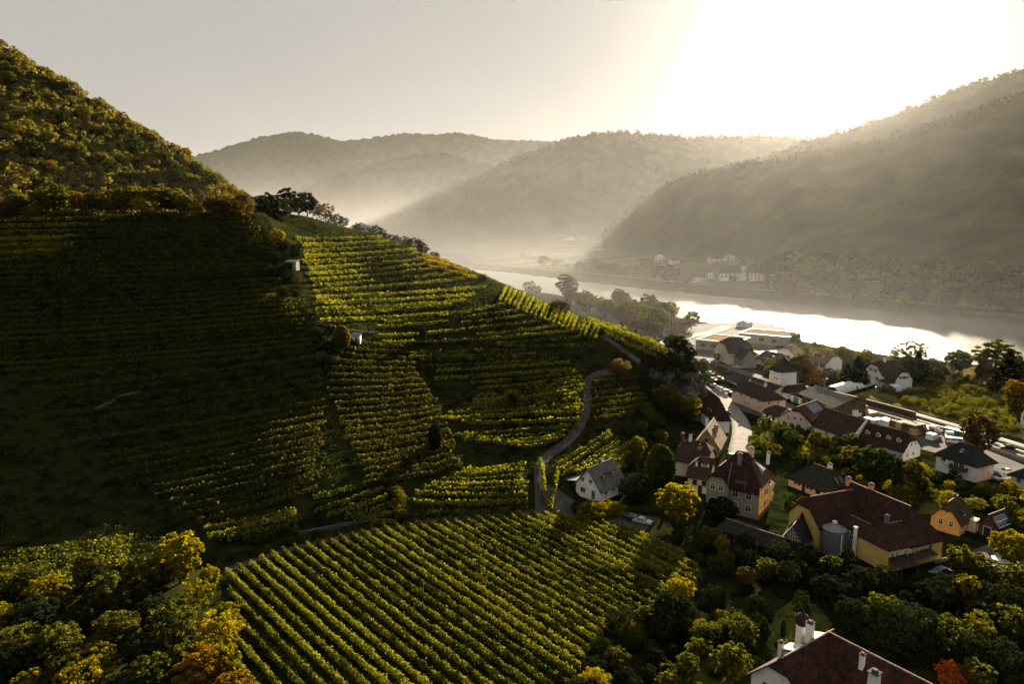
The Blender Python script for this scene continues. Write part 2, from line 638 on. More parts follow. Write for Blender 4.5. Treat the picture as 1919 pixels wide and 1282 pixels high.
# mist lying in the valley: thick near the water, thinning upwards, ragged, denser upstream on the left
def mat_mist():
    m, nt = nt_new('valley_mist')
    L = nt.links.new
    N = nt.nodes.new
    out = N('ShaderNodeOutputMaterial')
    v = N('ShaderNodeVolumePrincipled')
    v.inputs['Color'].default_value = (0.94, 0.95, 0.94, 1)
    v.inputs['Anisotropy'].default_value = 0.45
    g = N('ShaderNodeNewGeometry')
    sp = N('ShaderNodeSeparateXYZ')
    L(g.outputs['Position'], sp.inputs[0])

    def math_(op, a, b=None):
        n = N('ShaderNodeMath')
        n.operation = op
        for i, x in enumerate((a, b)):
            if x is None:
                continue
            if isinstance(x, (int, float)):
                n.inputs[i].default_value = x
            else:
                L(x, n.inputs[i])
        return n.outputs[0]

    def ramp(x, a, b, ya, yb):
        n = N('ShaderNodeMapRange')
        n.interpolation_type = 'SMOOTHSTEP'
        L(x, n.inputs[0])
        for i, q in enumerate((a, b, ya, yb)):
            n.inputs[1 + i].default_value = q
        return n.outputs[0]
    no = N('ShaderNodeTexNoise')
    no.inputs['Scale'].default_value = .0022
    no.inputs['Detail'].default_value = 3
    mp = N('ShaderNodeMapping')
    mp.inputs['Scale'].default_value = (1, 1, 3)
    L(g.outputs['Position'], mp.inputs['Vector'])
    L(mp.outputs[0], no.inputs['Vector'])
    rag = ramp(no.outputs['Fac'], .3, .7, .55, 1.5)
    low = math_('EXPONENT', math_('MULTIPLY', sp.outputs['Z'], -1 / 60.0))
    high = math_('EXPONENT', math_('MULTIPLY', sp.outputs['Z'], -1 / 260.0))
    left = ramp(sp.outputs['X'], 300, -300, MIST_R, 1.0)
    d1 = math_('MULTIPLY', math_('MULTIPLY', low, MIST_LOW), math_('MULTIPLY', left, ramp(sp.outputs['Y'], 700, 1700, .05, 1)))
    d2 = math_('MULTIPLY', math_('MULTIPLY', high, MIST_HIGH), ramp(sp.outputs['Y'], 420, 1300, .15, 1))
    d3 = math_('MULTIPLY', math_('MULTIPLY', math_('EXPONENT', math_('MULTIPLY', sp.outputs['Z'], -1 / 22.0)), 1.6e-4), ramp(sp.outputs['Y'], 240, 420, 0, 1))
    d2 = math_('ADD', d2, d3)
    L(math_('MULTIPLY', math_('ADD', d1, d2), rag), v.inputs['Density'])
    L(v.outputs[0], out.inputs['Volume'])
    return m


MIST_LOW, MIST_HIGH, MIST_R = 9e-4, 0.38e-4, 0.35
MB_ = (-4500, 4500, 236, 5200, -6.5, 800.0)
v = np.array([(x, y, z) for z in MB_[4:] for (x, y) in ((MB_[0], MB_[2]), (MB_[1], MB_[2]), (MB_[1], MB_[3]), (MB_[0], MB_[3]))], float)
tag(link('mist', np_mesh('mist', v, f), mat_mist()), 'morning mist in the valley, whitest over the river upstream', 'mist', kind='stuff')
# ------------------------------------------------------------------ foliage tools
def leaf_mesh(name, C, S, rng, flat=0.0, N=None, aspect=1.0, extra=None):
    """One small four-cornered leaf spray per centre, turned at random (FLAT > 0 leans them level), each with its own tint."""
    n = len(C)
    d = rng.normal(size=(n, 3))
    if N is not None:
        d = d * 0.6 + N
    d[:, 2] = d[:, 2] * (1 + flat)
    d /= np.linalg.norm(d, axis=1, keepdims=True) + 1e-9
    a = np.cross(d, rng.normal(size=(n, 3)))
    a /= np.linalg.norm(a, axis=1, keepdims=True) + 1e-9
    b = np.cross(d, a)
    s = np.asarray(S)[:, None] if np.ndim(S) else S
    a = a * s * 0.5
    b = b * s * 0.5 * aspect
    bend = d * s * 0.18
    V = np.stack([C - a - b * .6, C + b + bend * 0 - a * .5, C + a + b * .6 + bend, C - b + a * .5 - bend], 1).reshape(-1, 3)
    F = np.arange(n * 4).reshape(n, 4)
    tint = rng.random(n)
    fl = [F]
    if extra is not None:
        ev, ef = extra
        fl.append(np.asarray(ef) + n * 4)
        V = np.concatenate([V, ev])
        tint = np.concatenate([tint, np.full(len(ef), 0.3)])
    me = np_mesh(name, V, np.concatenate(fl))
    at = me.attributes.new('leaf', 'FLOAT', 'FACE')
    at.data.foreach_set('value', tint.astype(np.float32))
    return me


def tube(P, Rr, sides=6):
    """Tapered tube through the points P with the radii Rr: (verts, quads)."""
    P = np.asarray(P, float)
    n = len(P)
    T = np.gradient(P, axis=0)
    T /= np.linalg.norm(T, axis=1, keepdims=True) + 1e-9
    ref = np.array([0.31, 0.9, 0.2])
    A = np.cross(T, ref)
    A /= np.linalg.norm(A, axis=1, keepdims=True) + 1e-9
    B = np.cross(T, A)
    an = np.arange(sides) / sides * 2 * math.pi
    V = P[:, None, :] + (A[:, None, :] * np.cos(an)[None, :, None] + B[:, None, :] * np.sin(an)[None, :, None]) * np.asarray(Rr)[:, None, None]
    F = []
    for i in range(n - 1):
        for k in range(sides):
            F.append((i * sides + k, i * sides + (k + 1) % sides, (i + 1) * sides + (k + 1) % sides, (i + 1) * sides + k))
    return V.reshape(-1, 3), np.array(F)


def join_vf(L):
    V, F, o = [], [], 0
    for v, f in L:
        V.append(v)
        F.append(np.asarray(f) + o)
        o += len(v)
    return np.concatenate(V), np.concatenate(F)


def trunk_limbs(h, crown0, r, rng, spread, limbs=6):
    P = [(0, 0, -0.4)]
    for k in range(1, 6):
        z = h * 0.85 * k / 5
        P.append((rng.normal() * .02 * h, rng.normal() * .02 * h, z))
    L = [tube(P, np.linspace(r, r * .25, 6))]
    for k in range(limbs):
        z0 = h * (crown0 + (0.72 - crown0) * k / limbs)
        a = k * 2.4 + rng.random()
        e = spread * (0.65 + .3 * rng.random())
        p0 = np.array((0, 0, z0))
        p2 = np.array((math.cos(a) * e, math.sin(a) * e, z0 + h * .22))
        p1 = (p0 + p2) / 2 + np.array((0, 0, -h * .02))
        L.append(tube([p0, p1, p2], [r * .45, r * .3, r * .1], 5))
    return join_vf(L)


def crown_points(h, crown0, spread, rng, clumps, per, shape='round', clump_r=0.26):
    """Leaf centres in clumps on the outside of a crown, with gaps between the clumps."""
    C, N = [], []
    mid = h * (crown0 + 1) / 2
    half = h * (1 - crown0) / 2
    for k in range(clumps):
        z = 1 - 2 * (k + .5) / clumps
        a = k * 2.39996 + rng.random() * .5
        rr = math.sqrt(max(0, 1 - z * z))
        rad = 0.5 + .62 * rng.random() ** .8
        if shape == 'cone':
            zz = (k + .5) / clumps
            p = np.array((math.cos(a) * spread * (1 - zz) * (.55 + .45 * rng.random()), math.sin(a) * spread * (1 - zz) * (.55 + .45 * rng.random()), h * crown0 + zz * h * (1 - crown0)))
            cr = spread * (.16 + .22 * (1 - zz))
            sc = np.array((1, 1, .55))
        elif shape == 'column':
            zz = (k + .5) / clumps
            w = math.sin(math.pi * min(1, .12 + zz * .86)) ** .5
            p = np.array((math.cos(a) * spread * .6 * w, math.sin(a) * spread * .6 * w, h * crown0 + zz * h * (1 - crown0)))
            cr = spread * .42 * w + .05
            sc = np.array((1, 1, 1.5))
        else:
            w = 1.0 if z > -.1 else .85
            p = np.array((math.cos(a) * rr * spread * rad * w, math.sin(a) * rr * spread * rad * w, mid + z * half * rad))
            cr = clump_r * spread * (.5 + .75 * rng.random()) * (1.15 - .35 * rad)
            sc = np.array((1, 1, .8))
        m = int(per * (.7 + .6 * rng.random()))
        d = rng.normal(size=(m, 3))
        d /= np.linalg.norm(d, axis=1, keepdims=True)
        d[:, 2] = np.where(d[:, 2] < -.3, -d[:, 2], d[:, 2])
        q = p + d * cr * sc * (rng.random((m, 1)) ** .35)
        C.append(q)
        N.append(d)
    return np.concatenate(C), np.concatenate(N)


m_bark = mat_plain('bark', [(0.03, 0.022, 0.014), (0.07, 0.055, 0.038)], scale=3, rough=.95, spec=.05)
LEAF = {
    'green': mat_leaf('leaves_green', [(0.008, 0.014, 0.004), (0.02, 0.032, 0.008), (0.055, 0.068, 0.013)], .45),
    'olive': mat_leaf('leaves_olive', [(0.012, 0.016, 0.005), (0.035, 0.04, 0.009), (0.11, 0.108, 0.016)], .58),
    'yellow': mat_leaf('leaves_yellow', [(0.025, 0.027, 0.006), (0.08, 0.075, 0.010), (0.22, 0.18, 0.018)], .58),
    'orange': mat_leaf('leaves_orange', [(0.03, 0.02, 0.006), (0.10, 0.062, 0.012), (0.22, 0.13, 0.018)], .5),
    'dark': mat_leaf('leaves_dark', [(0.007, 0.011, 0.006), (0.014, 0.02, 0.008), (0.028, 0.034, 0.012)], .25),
    'brown': mat_leaf('leaves_brown', [(0.025, 0.017, 0.008), (0.06, 0.042, 0.016), (0.11, 0.08, 0.028)], .4),
    'red': mat_leaf('leaves_red', [(0.08, 0.012, 0.008), (0.22, 0.04, 0.015), (0.38, 0.11, 0.02)], .45),
}
PROTO = {}


def proto(kind, pal, lod, var):
    """(trunk mesh, crown mesh) for a plant one metre... scaled so that its height is 10 m."""
    key = (kind, pal, lod, var)
    if key in PROTO:
        return PROTO[key]
    rng = np.random.default_rng(hash((kind, lod, var)) % 1000 if False else (len(kind) * 131 + lod * 17 + var * 7 + ord(kind[0])))
    h = 10.0
    q = {0: (120, 85, .36), 1: (80, 42, .52), 2: (34, 16, 1.1)}[lod]
    cl, per, ls = q
    if kind == 'tree':
        sp = (4.2, 3.6, 4.8)[var % 3]
        tv = trunk_limbs(h, .22, .28, rng, sp)
        C, N = crown_points(h, .2, sp, rng, cl, per)
    elif kind == 'tall':
        sp = 2.8
        tv = trunk_limbs(h, .15, .2, rng, sp)
        C, N = crown_points(h, .12, sp, rng, cl, per)
    elif kind == 'bush':
        sp = (6.0, 7.5, 5.2)[var % 3]
        tv = trunk_limbs(h, .05, .3, rng, sp * .7, 7)
        C, N = crown_points(h, -.12, sp, rng, cl, per, clump_r=.3)
    elif kind == 'loose':
        sp = 4.6
        tv = trunk_limbs(h, .25, .22, rng, sp, 9)
        C, N = crown_points(h, .2, sp, rng, int(cl * .8), int(per * .6), clump_r=.22)
    elif kind == 'conifer':
        sp = 2.6
        tv = tube([(0, 0, -.4), (0, 0, 5), (0, 0, 9.6)], [.25, .15, .03])
        C, N = crown_points(h, .06, sp, rng, int(cl * 1.4), per, 'cone')
    elif kind == 'column':
        sp = 1.9
        tv = tube([(0, 0, -.4), (0, 0, 4), (0, 0, 8)], [.2, .15, .05])
        C, N = crown_points(h, .03, sp, rng, cl, per, 'column')
    else:
        raise KeyError(kind)
    S = ls * (.65 + .7 * rng.random(len(C)))
    ml = leaf_mesh('crown', C, S, rng, flat=.3, N=N * .9)
    ml.materials.append(LEAF[pal])
    mt = np_mesh('trunk', *tv)
    mt.materials.append(m_bark)
    PROTO[key] = (mt, ml)
    return PROTO[key]


PLANTED = []


def plant(x, y, z, h, kind='tree', pal='green', lod=1, label=None, cat='tree', group=None, name=None, wide=1.0):
    var = random.randrange(3)
    mt, ml = proto(kind, pal, lod, var)
    nm = name or {'bush': 'shrub', 'conifer': 'conifer_tree', 'column': 'columnar_tree'}.get(kind, 'leafy_tree')
    o = empty(nm, (x, y, z), random.random() * 6.28, label, cat if kind != 'bush' or cat != 'tree' else 'shrub', group)
    s = h / 10.0
    o.scale = (s * wide * random.uniform(.9, 1.1), s * wide * random.uniform(.9, 1.1), s)
    link('trunk', mt, None, o)
    link('crown', ml, None, o)
    PLANTED.append(o)
    return o


ORD = 'first second third fourth fifth sixth seventh eighth ninth tenth eleventh twelfth thirteenth fourteenth fifteenth sixteenth seventeenth eighteenth nineteenth twentieth'.split()
TENS = {2: 'twenty', 3: 'thirty', 4: 'forty', 5: 'fifty', 6: 'sixty', 7: 'seventy', 8: 'eighty'}


def ordinal(i):
    """0 -> first"""
    if i < 20:
        return ORD[i]
    n = i + 1
    return TENS[n // 10][:-1] + 'ieth' if n % 10 == 0 else TENS[n // 10] + '-' + ORD[n % 10 - 1]


def plant_px(u, v, hpx, **k):
    """A plant whose foot is seen at (u, v) and that is HPX photo pixels tall."""
    p = hit(u, v)
    if p is None:
        p = at_z(u, v, 0)
    dep = p[1] * CP - (p[2] - CAM_H) * SP
    return plant(p[0], p[1], p[2] - .1, hpx * dep / FPX * 1.04, **k)


# ------------------------------------------------------------------ vines
m_vine = mat_leaf('vine_leaves', [(0.010, 0.016, 0.004), (0.03, 0.04, 0.008), (0.10, 0.105, 0.015), (0.20, 0.195, 0.026)], .45, scale=.35)
m_vine_near = mat_leaf('vine_leaves_near', [(0.006, 0.010, 0.003), (0.022, 0.03, 0.006), (0.075, 0.08, 0.012), (0.19, 0.185, 0.026)], .4, scale=.5)
m_vine_gold = mat_leaf('vine_leaves_gold', [(0.05, 0.04, 0.008), (0.15, 0.11, 0.012), (0.30, 0.19, 0.02)], .5, scale=.3)
m_vine_dim = mat_leaf('vine_leaves_dim', [(0.010, 0.014, 0.004), (0.028, 0.031, 0.007), (0.08, 0.074, 0.014)], .4, scale=.3)  # darker copy of the vine leaves, with the slope's shade in its colours
m_post = mat_plain('weathered_post', [(0.10, 0.085, 0.06), (0.2, 0.17, 0.13)], scale=4, rough=.9)
N_ROWS = 0


def vine_row(pts, h, wd, per_m, leaf, mat, label, group, posts=False, gaps=.15):
    """One trellised row along the ground points PTS."""
    global N_ROWS
    P = np.array(pts, float)
    seg = np.hypot(*(np.diff(P[:, :2], axis=0).T))
    s = np.concatenate([[0], np.cumsum(seg)])
    L = s[-1]
    if L < 2:
        return None
    rng = np.random.default_rng(1000 + N_ROWS)
    n = int(L * per_m)
    t = np.sort(rng.random(n)) * L
    # single vines about 1.2 m apart bulge along the row
    pl = .5 + .5 * np.cos(t / 1.25 * 2 * math.pi)
    ns = vnoise(t / 3.1, t * 0 + N_ROWS * 3.7, 5) + .5
    ns2 = vnoise(t / .9, t * 0 + N_ROWS * 1.9, 9) + .5
    top = h * (.62 + .3 * ns + .26 * ns2 + .06 * pl)
    keep = ((ns + .35 * ns2) > gaps * .55) | (rng.random(n) < .35)
    x = np.interp(t, s, P[:, 0])
    y = np.interp(t, s, P[:, 1])
    dx = np.interp(t, s[:-1] if len(s) > 2 else s[:1], np.diff(P[:, 0]) / (seg + 1e-9))
    dy = np.interp(t, s[:-1] if len(s) > 2 else s[:1], np.diff(P[:, 1]) / (seg + 1e-9))
    lat = rng.normal(size=n) * wd * .5
    zf = rng.random(n) ** .75
    w = .55 + .45 * np.sin(np.clip(zf, 0, 1) * math.pi)
    lat = np.clip(lat * w, -wd, wd)
    shoot = rng.random(n) < .09
    z = .28 * h + zf * (top - .28 * h) + shoot * rng.random(n) * .3 * h
    X = x - dy * lat
    Y = y + dx * lat
    C = np.stack([X, Y, H(X, Y) + z], 1)[keep]
    if len(C) < 5:
        return None
    o0 = np.array((P[0, 0], P[0, 1], P[0, 2]))
    S = leaf * (.6 + .8 * rng.random(len(C)))
    me = leaf_mesh('vine_row', C - o0, S, rng, flat=.5)
    o = link('vine_row', me, mat, None, tuple(o0))
    tag(o, label, 'vine row', group)
    if posts:
        for e in (0, -1):
            p = P[e] - o0
            b = P[1] - P[0] if e == 0 else P[-2] - P[-1]
            b = b / (np.linalg.norm(b) + 1e-9)
            v_, f_ = tube([p + np.array((0, 0, -.3)) - b * .35, p + np.array((0, 0, h * 1.02))], [.07, .06], 5)
            link('post', np_mesh('post', v_, f_), m_post, o)
        # slim stems under the foliage, one per vine
        k = int(L / 1.3)
        tt = (np.arange(k) + .5) * 1.3
        sx, sy = np.interp(tt, s, P[:, 0]), np.interp(tt, s, P[:, 1])
        sz = H(sx, sy)
        L_ = [tube([(a - o0[0], b - o0[1], c - o0[2] - .1), (a - o0[0] + .05, b - o0[1], c - o0[2] + h * .45)], [.045, .03], 3) for a, b, c in zip(sx, sy, sz)]
        tag(link('stems', np_mesh('stems', *join_vf(L_)), m_bark, o), kind='stuff')
    N_ROWS += 1
    return o


def poly_at(P, s):
    P = np.array(P, float)
    d = np.concatenate([[0], np.cumsum(np.hypot(*np.diff(P, axis=0).T))])
    return np.array((np.interp(s * d[-1], d, P[:, 0]), np.interp(s * d[-1], d, P[:, 1])))


def block(E0, E1, n, where, first='the top', bow=0.0, h=1.6, wd=.5, per_m=20, leaf=.42, mat=None, look='green gold', gaps=.15, jit=1.0, drop=0.0, grp=None):
    """A block of rows: row i runs from the photo point E0(i) to E1(i), laid on the land; BOW sags the middle by so many pixels."""
    rr = random.Random(hash(where) % 9999 if False else len(where) * 7 + n)
    for i in range(n):
        s = i / max(1, n - 1)
        a = poly_at(E0, s)
        b = poly_at(E1, s)
        a = a + np.array((rr.uniform(-6, 6), rr.uniform(-1, 1))) * jit
        b = b + np.array((rr.uniform(-6, 6), rr.uniform(-1, 1))) * jit
        m = max(6, int(np.hypot(*(b - a)) / 12))
        pts = []
        for k in range(m + 1):
            t = k / m
            p = a * (1 - t) + b * t
            q = hit(p[0], p[1] + bow * 4 * t * (1 - t))
            if q is not None:
                pts.append(q)
        if len(pts) < 3:
            continue
        # keep to one continuous stretch (no jump over a crest)
        P = [pts[0]]
        for q in pts[1:]:
            if abs(q[1] - P[-1][1]) > 25 and math.hypot(q[0] - P[-1][0], q[1] - P[-1][1]) > 25:
                break
            P.append(q)
        if len(P) < 3:
            continue
        which = 'single' if n == 1 else ordinal(i)
        vine_row(P, h, wd, per_m, leaf, mat or m_vine, f'{look} vine row, {which} from {first} {where}' if n > 1 else f'{look} vine row {where}', grp or ('vine rows ' + where), gaps=gaps)


# the large vineyard on the flat in front of the slope
VY = [at_z(*p)[:2] for p in [(424, 1078), (530, 1038), (640, 1011), (740, 991), (860, 975), (960, 968), (1040, 970), (1110, 984), (1190, 1000), (1262, 1030), (1318, 1082), (1300, 1112), (1240, 1140), (1190, 1160), (1140, 1192), (1100, 1235), (1075, 1290), (1060, 1340), (450, 1340), (446, 1282), (438, 1180)]]
VYP = np.array(VY)
fv_starts = np.array(VY[:10][::1])
seg = np.hypot(*np.diff(fv_starts, axis=0).T)
# offsets measured across the rows
row_c = []
nrm = np.array((.74, .67))
base = np.array(VY[0])
for k in range(-24, 60):
    row_c.append(k * 2.3)
fi = 0
for c in row_c:
    f = np.clip((c - 0) / 95, 0, 1)
    d = np.array((.67 - .08 * f, -.74 - .07 * f))
    d /= np.linalg.norm(d)
    c0 = base + nrm * c
    ts = np.arange(-60, 90, .5)
    X = c0[0] + d[0] * ts
    Y = c0[1] + d[1] * ts
    ins = in_poly(X, Y, VYP)
    if ins.sum() < 8:
        continue
    a, b = ts[ins][0], ts[ins][-1]
    tt = np.linspace(a, b, max(4, int((b - a) / 4)))
    pts = [(c0[0] + d[0] * t, c0[1] + d[1] * t, float(H(c0[0] + d[0] * t, c0[1] + d[1] * t))) for t in tt]
    vine_row(pts, 1.7, .40, 110, .225, m_vine_near, f'leafy vine row, {ordinal(fi)} from the lower left corner of the flat vineyard', 'vine rows of the large flat vineyard', posts=True, gaps=.04)
    fi += 1

block([(560, 452), (575, 520), (600, 606)], [(715, 447), (800, 480), (850, 499), (895, 522), (905, 540), (895, 554), (850, 577), (835, 592)], 15, 'of the sunlit terraces under the crest', bow=2, h=1.9, per_m=16, leaf=.55, wd=.6)
block([(770, 476), (786, 488), (800, 500)], [(838, 494), (872, 508), (896, 522)], 4, 'of the golden corner plot', look='golden orange', mat=m_vine_gold, h=1.7, per_m=14, leaf=.55)
block([(950, 541), (1010, 568), (1070, 594), (1122, 618)], [(938, 566), (1000, 598), (1060, 622), (1112, 643)], 22, 'end of the comb on the spur', first='the left', look='bright yellow green', h=1.9, per_m=24, leaf=.45, jit=.25, gaps=.02, wd=.6)
block([(1098, 601), (1120, 616), (1140, 632)], [(1284, 654), (1262, 664), (1225, 672)], 7, 'of the plateau vineyard', look='pale green', h=1.7, per_m=16, leaf=.5)
block([(735, 600), (706, 615), (708, 632), (722, 646)], [(790, 596), (850, 607), (872, 624), (890, 641)], 5, 'of the small cypress plot', bow=2, per_m=20, leaf=.5)
block([(850, 592), (866, 601), (885, 628), (905, 646), (925, 652)], [(960, 572), (1010, 592), (1080, 622), (1112, 640), (1100, 652)], 8, 'of the terraces below the comb of rows', bow=2, per_m=18, leaf=.5)
block([(755, 668), (785, 682), (810, 697), (818, 716)], [(985, 661), (1012, 670), (1070, 684), (1086, 696)], 6, 'of the bright middle plot', bow=1, per_m=22, leaf=.5, gaps=.1)
block([(880, 722), (905, 745), (860, 766), (832, 790)], [(1086, 702), (1090, 722), (1090, 746), (1090, 770)], 9, 'of the terraces left of the lane bend', bow=3, per_m=18, leaf=.46, gaps=.25)
block([(890, 785), (850, 802), (838, 826), (960, 842)], [(1090, 777), (1084, 796), (1060, 820), (1030, 838)], 7, 'of the terraces above the lane fork', bow=3, per_m=18, leaf=.45, gaps=.25)
block([(870, 888), (770, 932), (778, 968)], [(984, 874), (988, 925), (992, 958)], 8, 'of the bright plot left of the drive', bow=3, per_m=26, leaf=.42, gaps=.1)
block([(588, 940), (590, 968), (690, 986)], [(716, 906), (728, 948), (742, 984)], 6, 'of the plot left of the gully hedge', bow=2, per_m=24, leaf=.42, gaps=.2)
block([(378, 1000), (380, 1014), (450, 1022)], [(552, 965), (564, 976), (562, 992)], 5, 'of the small plot under the slope', bow=1, per_m=30, leaf=.42, gaps=.1, look='bright yellow')
block([(1036, 880), (1048, 898), (1075, 892)], [(1140, 815), (1160, 832), (1172, 845)], 5, 'of the plot above the white house', per_m=22, leaf=.42, bow=3)
block([(1140, 868), (1150, 890)], [(1178, 836), (1202, 862)], 6, 'of the plot behind the white house', per_m=24, leaf=.4, jit=.3)
block([(1013, 868), (1046, 888)], [(1026, 962), (1032, 962)], 2, 'of the drive hedges', first='the left', per_m=40, leaf=.4, jit=.1, gaps=0, h=2.0)
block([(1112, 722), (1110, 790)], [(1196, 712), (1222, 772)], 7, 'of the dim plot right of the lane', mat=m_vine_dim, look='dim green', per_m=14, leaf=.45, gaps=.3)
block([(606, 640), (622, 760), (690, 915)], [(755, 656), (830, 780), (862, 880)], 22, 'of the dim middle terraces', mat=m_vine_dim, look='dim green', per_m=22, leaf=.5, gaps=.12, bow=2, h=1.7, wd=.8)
block([(-8, 394), (-8, 398)], [(474, 394), (474, 399)], 2, 'along the left crest', first='the back', per_m=22, leaf=.5, jit=.2, h=2.2, wd=.8)
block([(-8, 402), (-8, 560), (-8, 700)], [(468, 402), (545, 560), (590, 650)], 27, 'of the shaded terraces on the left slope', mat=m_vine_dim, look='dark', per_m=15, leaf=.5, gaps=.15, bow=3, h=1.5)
block([(-8, 404), (-8, 492)], [(190, 402), (108, 486)], 8, 'of the lit corner terraces at the left edge', look='sunlit', per_m=22, leaf=.5, gaps=.1, h=1.8)
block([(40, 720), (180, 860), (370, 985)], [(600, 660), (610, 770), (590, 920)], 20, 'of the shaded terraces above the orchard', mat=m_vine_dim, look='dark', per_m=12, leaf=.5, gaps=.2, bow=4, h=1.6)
block([(-8, 1052), (-8, 1120)], [(250, 1014), (235, 1062)], 6, 'of the weedy plot above the orchard', per_m=20, leaf=.42, jit=.6)
# ------------------------------------------------------------------ building materials
def mat_roof(name, cols, pitch=0.33, rough=.8, spec=.2):
    """Tiled roof: courses as fine ridges down the slope, the colour uneven from tile to tile."""
    if name in MATS:
        return MATS[name]
    m, nt = nt_new(name)
    L = nt.links.new
    out = nt.nodes.new('ShaderNodeOutputMaterial')
    b = nt.nodes.new('ShaderNodeBsdfPrincipled')
    b.inputs['Roughness'].default_value = rough
    b.inputs['Specular IOR Level'].default_value = spec
    tc = nt.nodes.new('ShaderNodeTexCoord')
    n = nt.nodes.new('ShaderNodeTexNoise')
    n.inputs['Scale'].default_value = 0.7
    n.inputs['Detail'].default_value = 8
    n.inputs['Roughness'].default_value = .7
    L(tc.outputs['Object'], n.inputs['Vector'])
    v = nt.nodes.new('ShaderNodeTexVoronoi')
    v.inputs['Scale'].default_value = 3.2
    L(tc.outputs['Object'], v.inputs['Vector'])
    sx = nt.nodes.new('ShaderNodeSeparateColor')
    L(v.outputs['Color'], sx.inputs[0])
    a = nt.nodes.new('ShaderNodeMath')
    a.operation = 'MULTIPLY_ADD'
    L(sx.outputs[0], a.inputs[0])
    a.inputs[1].default_value = .3
    L(n.outputs['Fac'], a.inputs[2])
    r = ramp_node(nt, [(.35 + .5 * i / (len(cols) - 1), c) for i, c in enumerate(cols)])
    L(a.outputs[0], r.inputs['Fac'])
    L(r.outputs[0], b.inputs['Base Color'])
    w = nt.nodes.new('ShaderNodeTexWave')
    w.wave_type = 'BANDS'
    w.bands_direction = 'Z'
    w.wave_profile = 'SAW'
    w.inputs['Scale'].default_value = 0.314 / (pitch * .62)
    w.inputs['Distortion'].default_value = .15
    L(tc.outputs['Object'], w.inputs['Vector'])
    bp = nt.nodes.new('ShaderNodeBump')
    bp.inputs['Strength'].default_value = .7
    bp.inputs['Distance'].default_value = .05
    L(w.outputs['Fac'], bp.inputs['Height'])
    L(bp.outputs[0], b.inputs['Normal'])
    L(b.outputs[0], out.inputs['Surface'])
    MATS[name] = m
    return m


def plaster(name, c):
    d = tuple(x * .82 for x in c)
    return mat_plain('plaster_' + name, [d, c, tuple(min(1, x * 1.06) for x in c)], scale=.7, rough=.9, detail=6, spec=.1, bump=.01, bscale=9)


P_WHITE = plaster('white', (.72, .72, .70))
P_CREAM = plaster('cream', (.68, .58, .42))
P_PINK = plaster('pink', (.66, .50, .42))
P_YELLOW = plaster('yellow', (.62, .46, .14))
P_ORANGE = plaster('orange', (.70, .38, .12))
P_OCHRE = plaster('ochre', (.66, .36, .13))
P_GREY = plaster('grey', (.26, .25, .20))
P_PEACH = plaster('peach', (.70, .45, .28))
R_RED = mat_roof('roof_red_brown', [(.007, .003, .0025), (.024, .0078, .0056), (.062, .021, .014)])
R_BROWN = mat_roof('roof_brown', [(.014, .008, .006), (.036, .021, .015), (.065, .04, .028)])
R_DARK = mat_roof('roof_dark', [(.006, .006, .007), (.014, .013, .013), (.03, .027, .025)])
R_GREY = mat_roof('roof_grey', [(.05, .05, .046), (.10, .10, .092), (.16, .155, .14)])
R_TAN = mat_roof('roof_tan', [(.10, .065, .04), (.19, .125, .08), (.30, .21, .14)])
m_frame = mat_plain('window_frame_white', [(.62, .62, .6), (.74, .74, .72)], scale=3, rough=.5)
m_dframe = mat_plain('window_frame_dark', [(.05, .035, .025), (.09, .06, .04)], scale=3, rough=.6)
m_glass = mat_plain('window_glass', [(.012, .015, .018), (.03, .034, .038)], scale=.8, rough=.08, spec=.6)
m_shut = mat_plain('shutter_brown', [(.02, .014, .01), (.04, .028, .02)], scale=6, rough=.7)
m_wood = mat_plain('old_timber', [(.03, .02, .013), (.07, .048, .03), (.12, .085, .055)], scale=2.5, rough=.9, stretch=(1, 1, .15))
m_metal = mat_plain('sheet_metal', [(.16, .18, .20), (.26, .28, .30)], scale=1.5, rough=.45, metallic=.6)
m_solar = mat_plain('solar_glass', [(.012, .02, .05), (.025, .04, .09)], scale=1, rough=.12, spec=.6)
m_green = mat_plain('green_paint', [(.03, .13, .07), (.045, .18, .10)], scale=1.2, rough=.6)
m_stone = mat_plain('dry_stone', [(.03, .027, .022), (.065, .06, .05), (.12, .11, .095)], scale=1.6, rough=.95, bump=.12, bscale=3)
m_asph = mat_plain('asphalt', [(.05, .049, .047), (.085, .083, .078), (.12, .115, .106)], scale=.22, rough=.92, bump=.01, bscale=6, spec=.04)
m_lane = mat_plain('lane_surface', [(.045, .042, .037), (.08, .074, .064)], scale=.4, rough=.95, bump=.01, bscale=6, spec=.01)
m_conc = mat_plain('pale_concrete', [(.20, .19, .17), (.30, .285, .255)], scale=.5, rough=.9, spec=.05)
m_gravel = mat_plain('track_gravel', [(.10, .08, .065), (.17, .14, .115), (.24, .20, .17)], scale=1.5, rough=.95, bump=.05, bscale=7)
m_rail = mat_plain('rail_steel', [(.20, .16, .13), (.30, .26, .22)], scale=2, rough=.3, metallic=.9)
m_lawn = mat_plain('lawn_grass', [(.03, .04, .008), (.06, .07, .013), (.10, .10, .02)], scale=.5, rough=.9, bump=.06, bscale=5, spec=0)
m_meadow = mat_plain('dry_meadow', [(.05, .05, .015), (.10, .09, .028), (.16, .13, .05)], scale=.25, rough=.95, bump=.15, bscale=2, spec=0, detail=8)


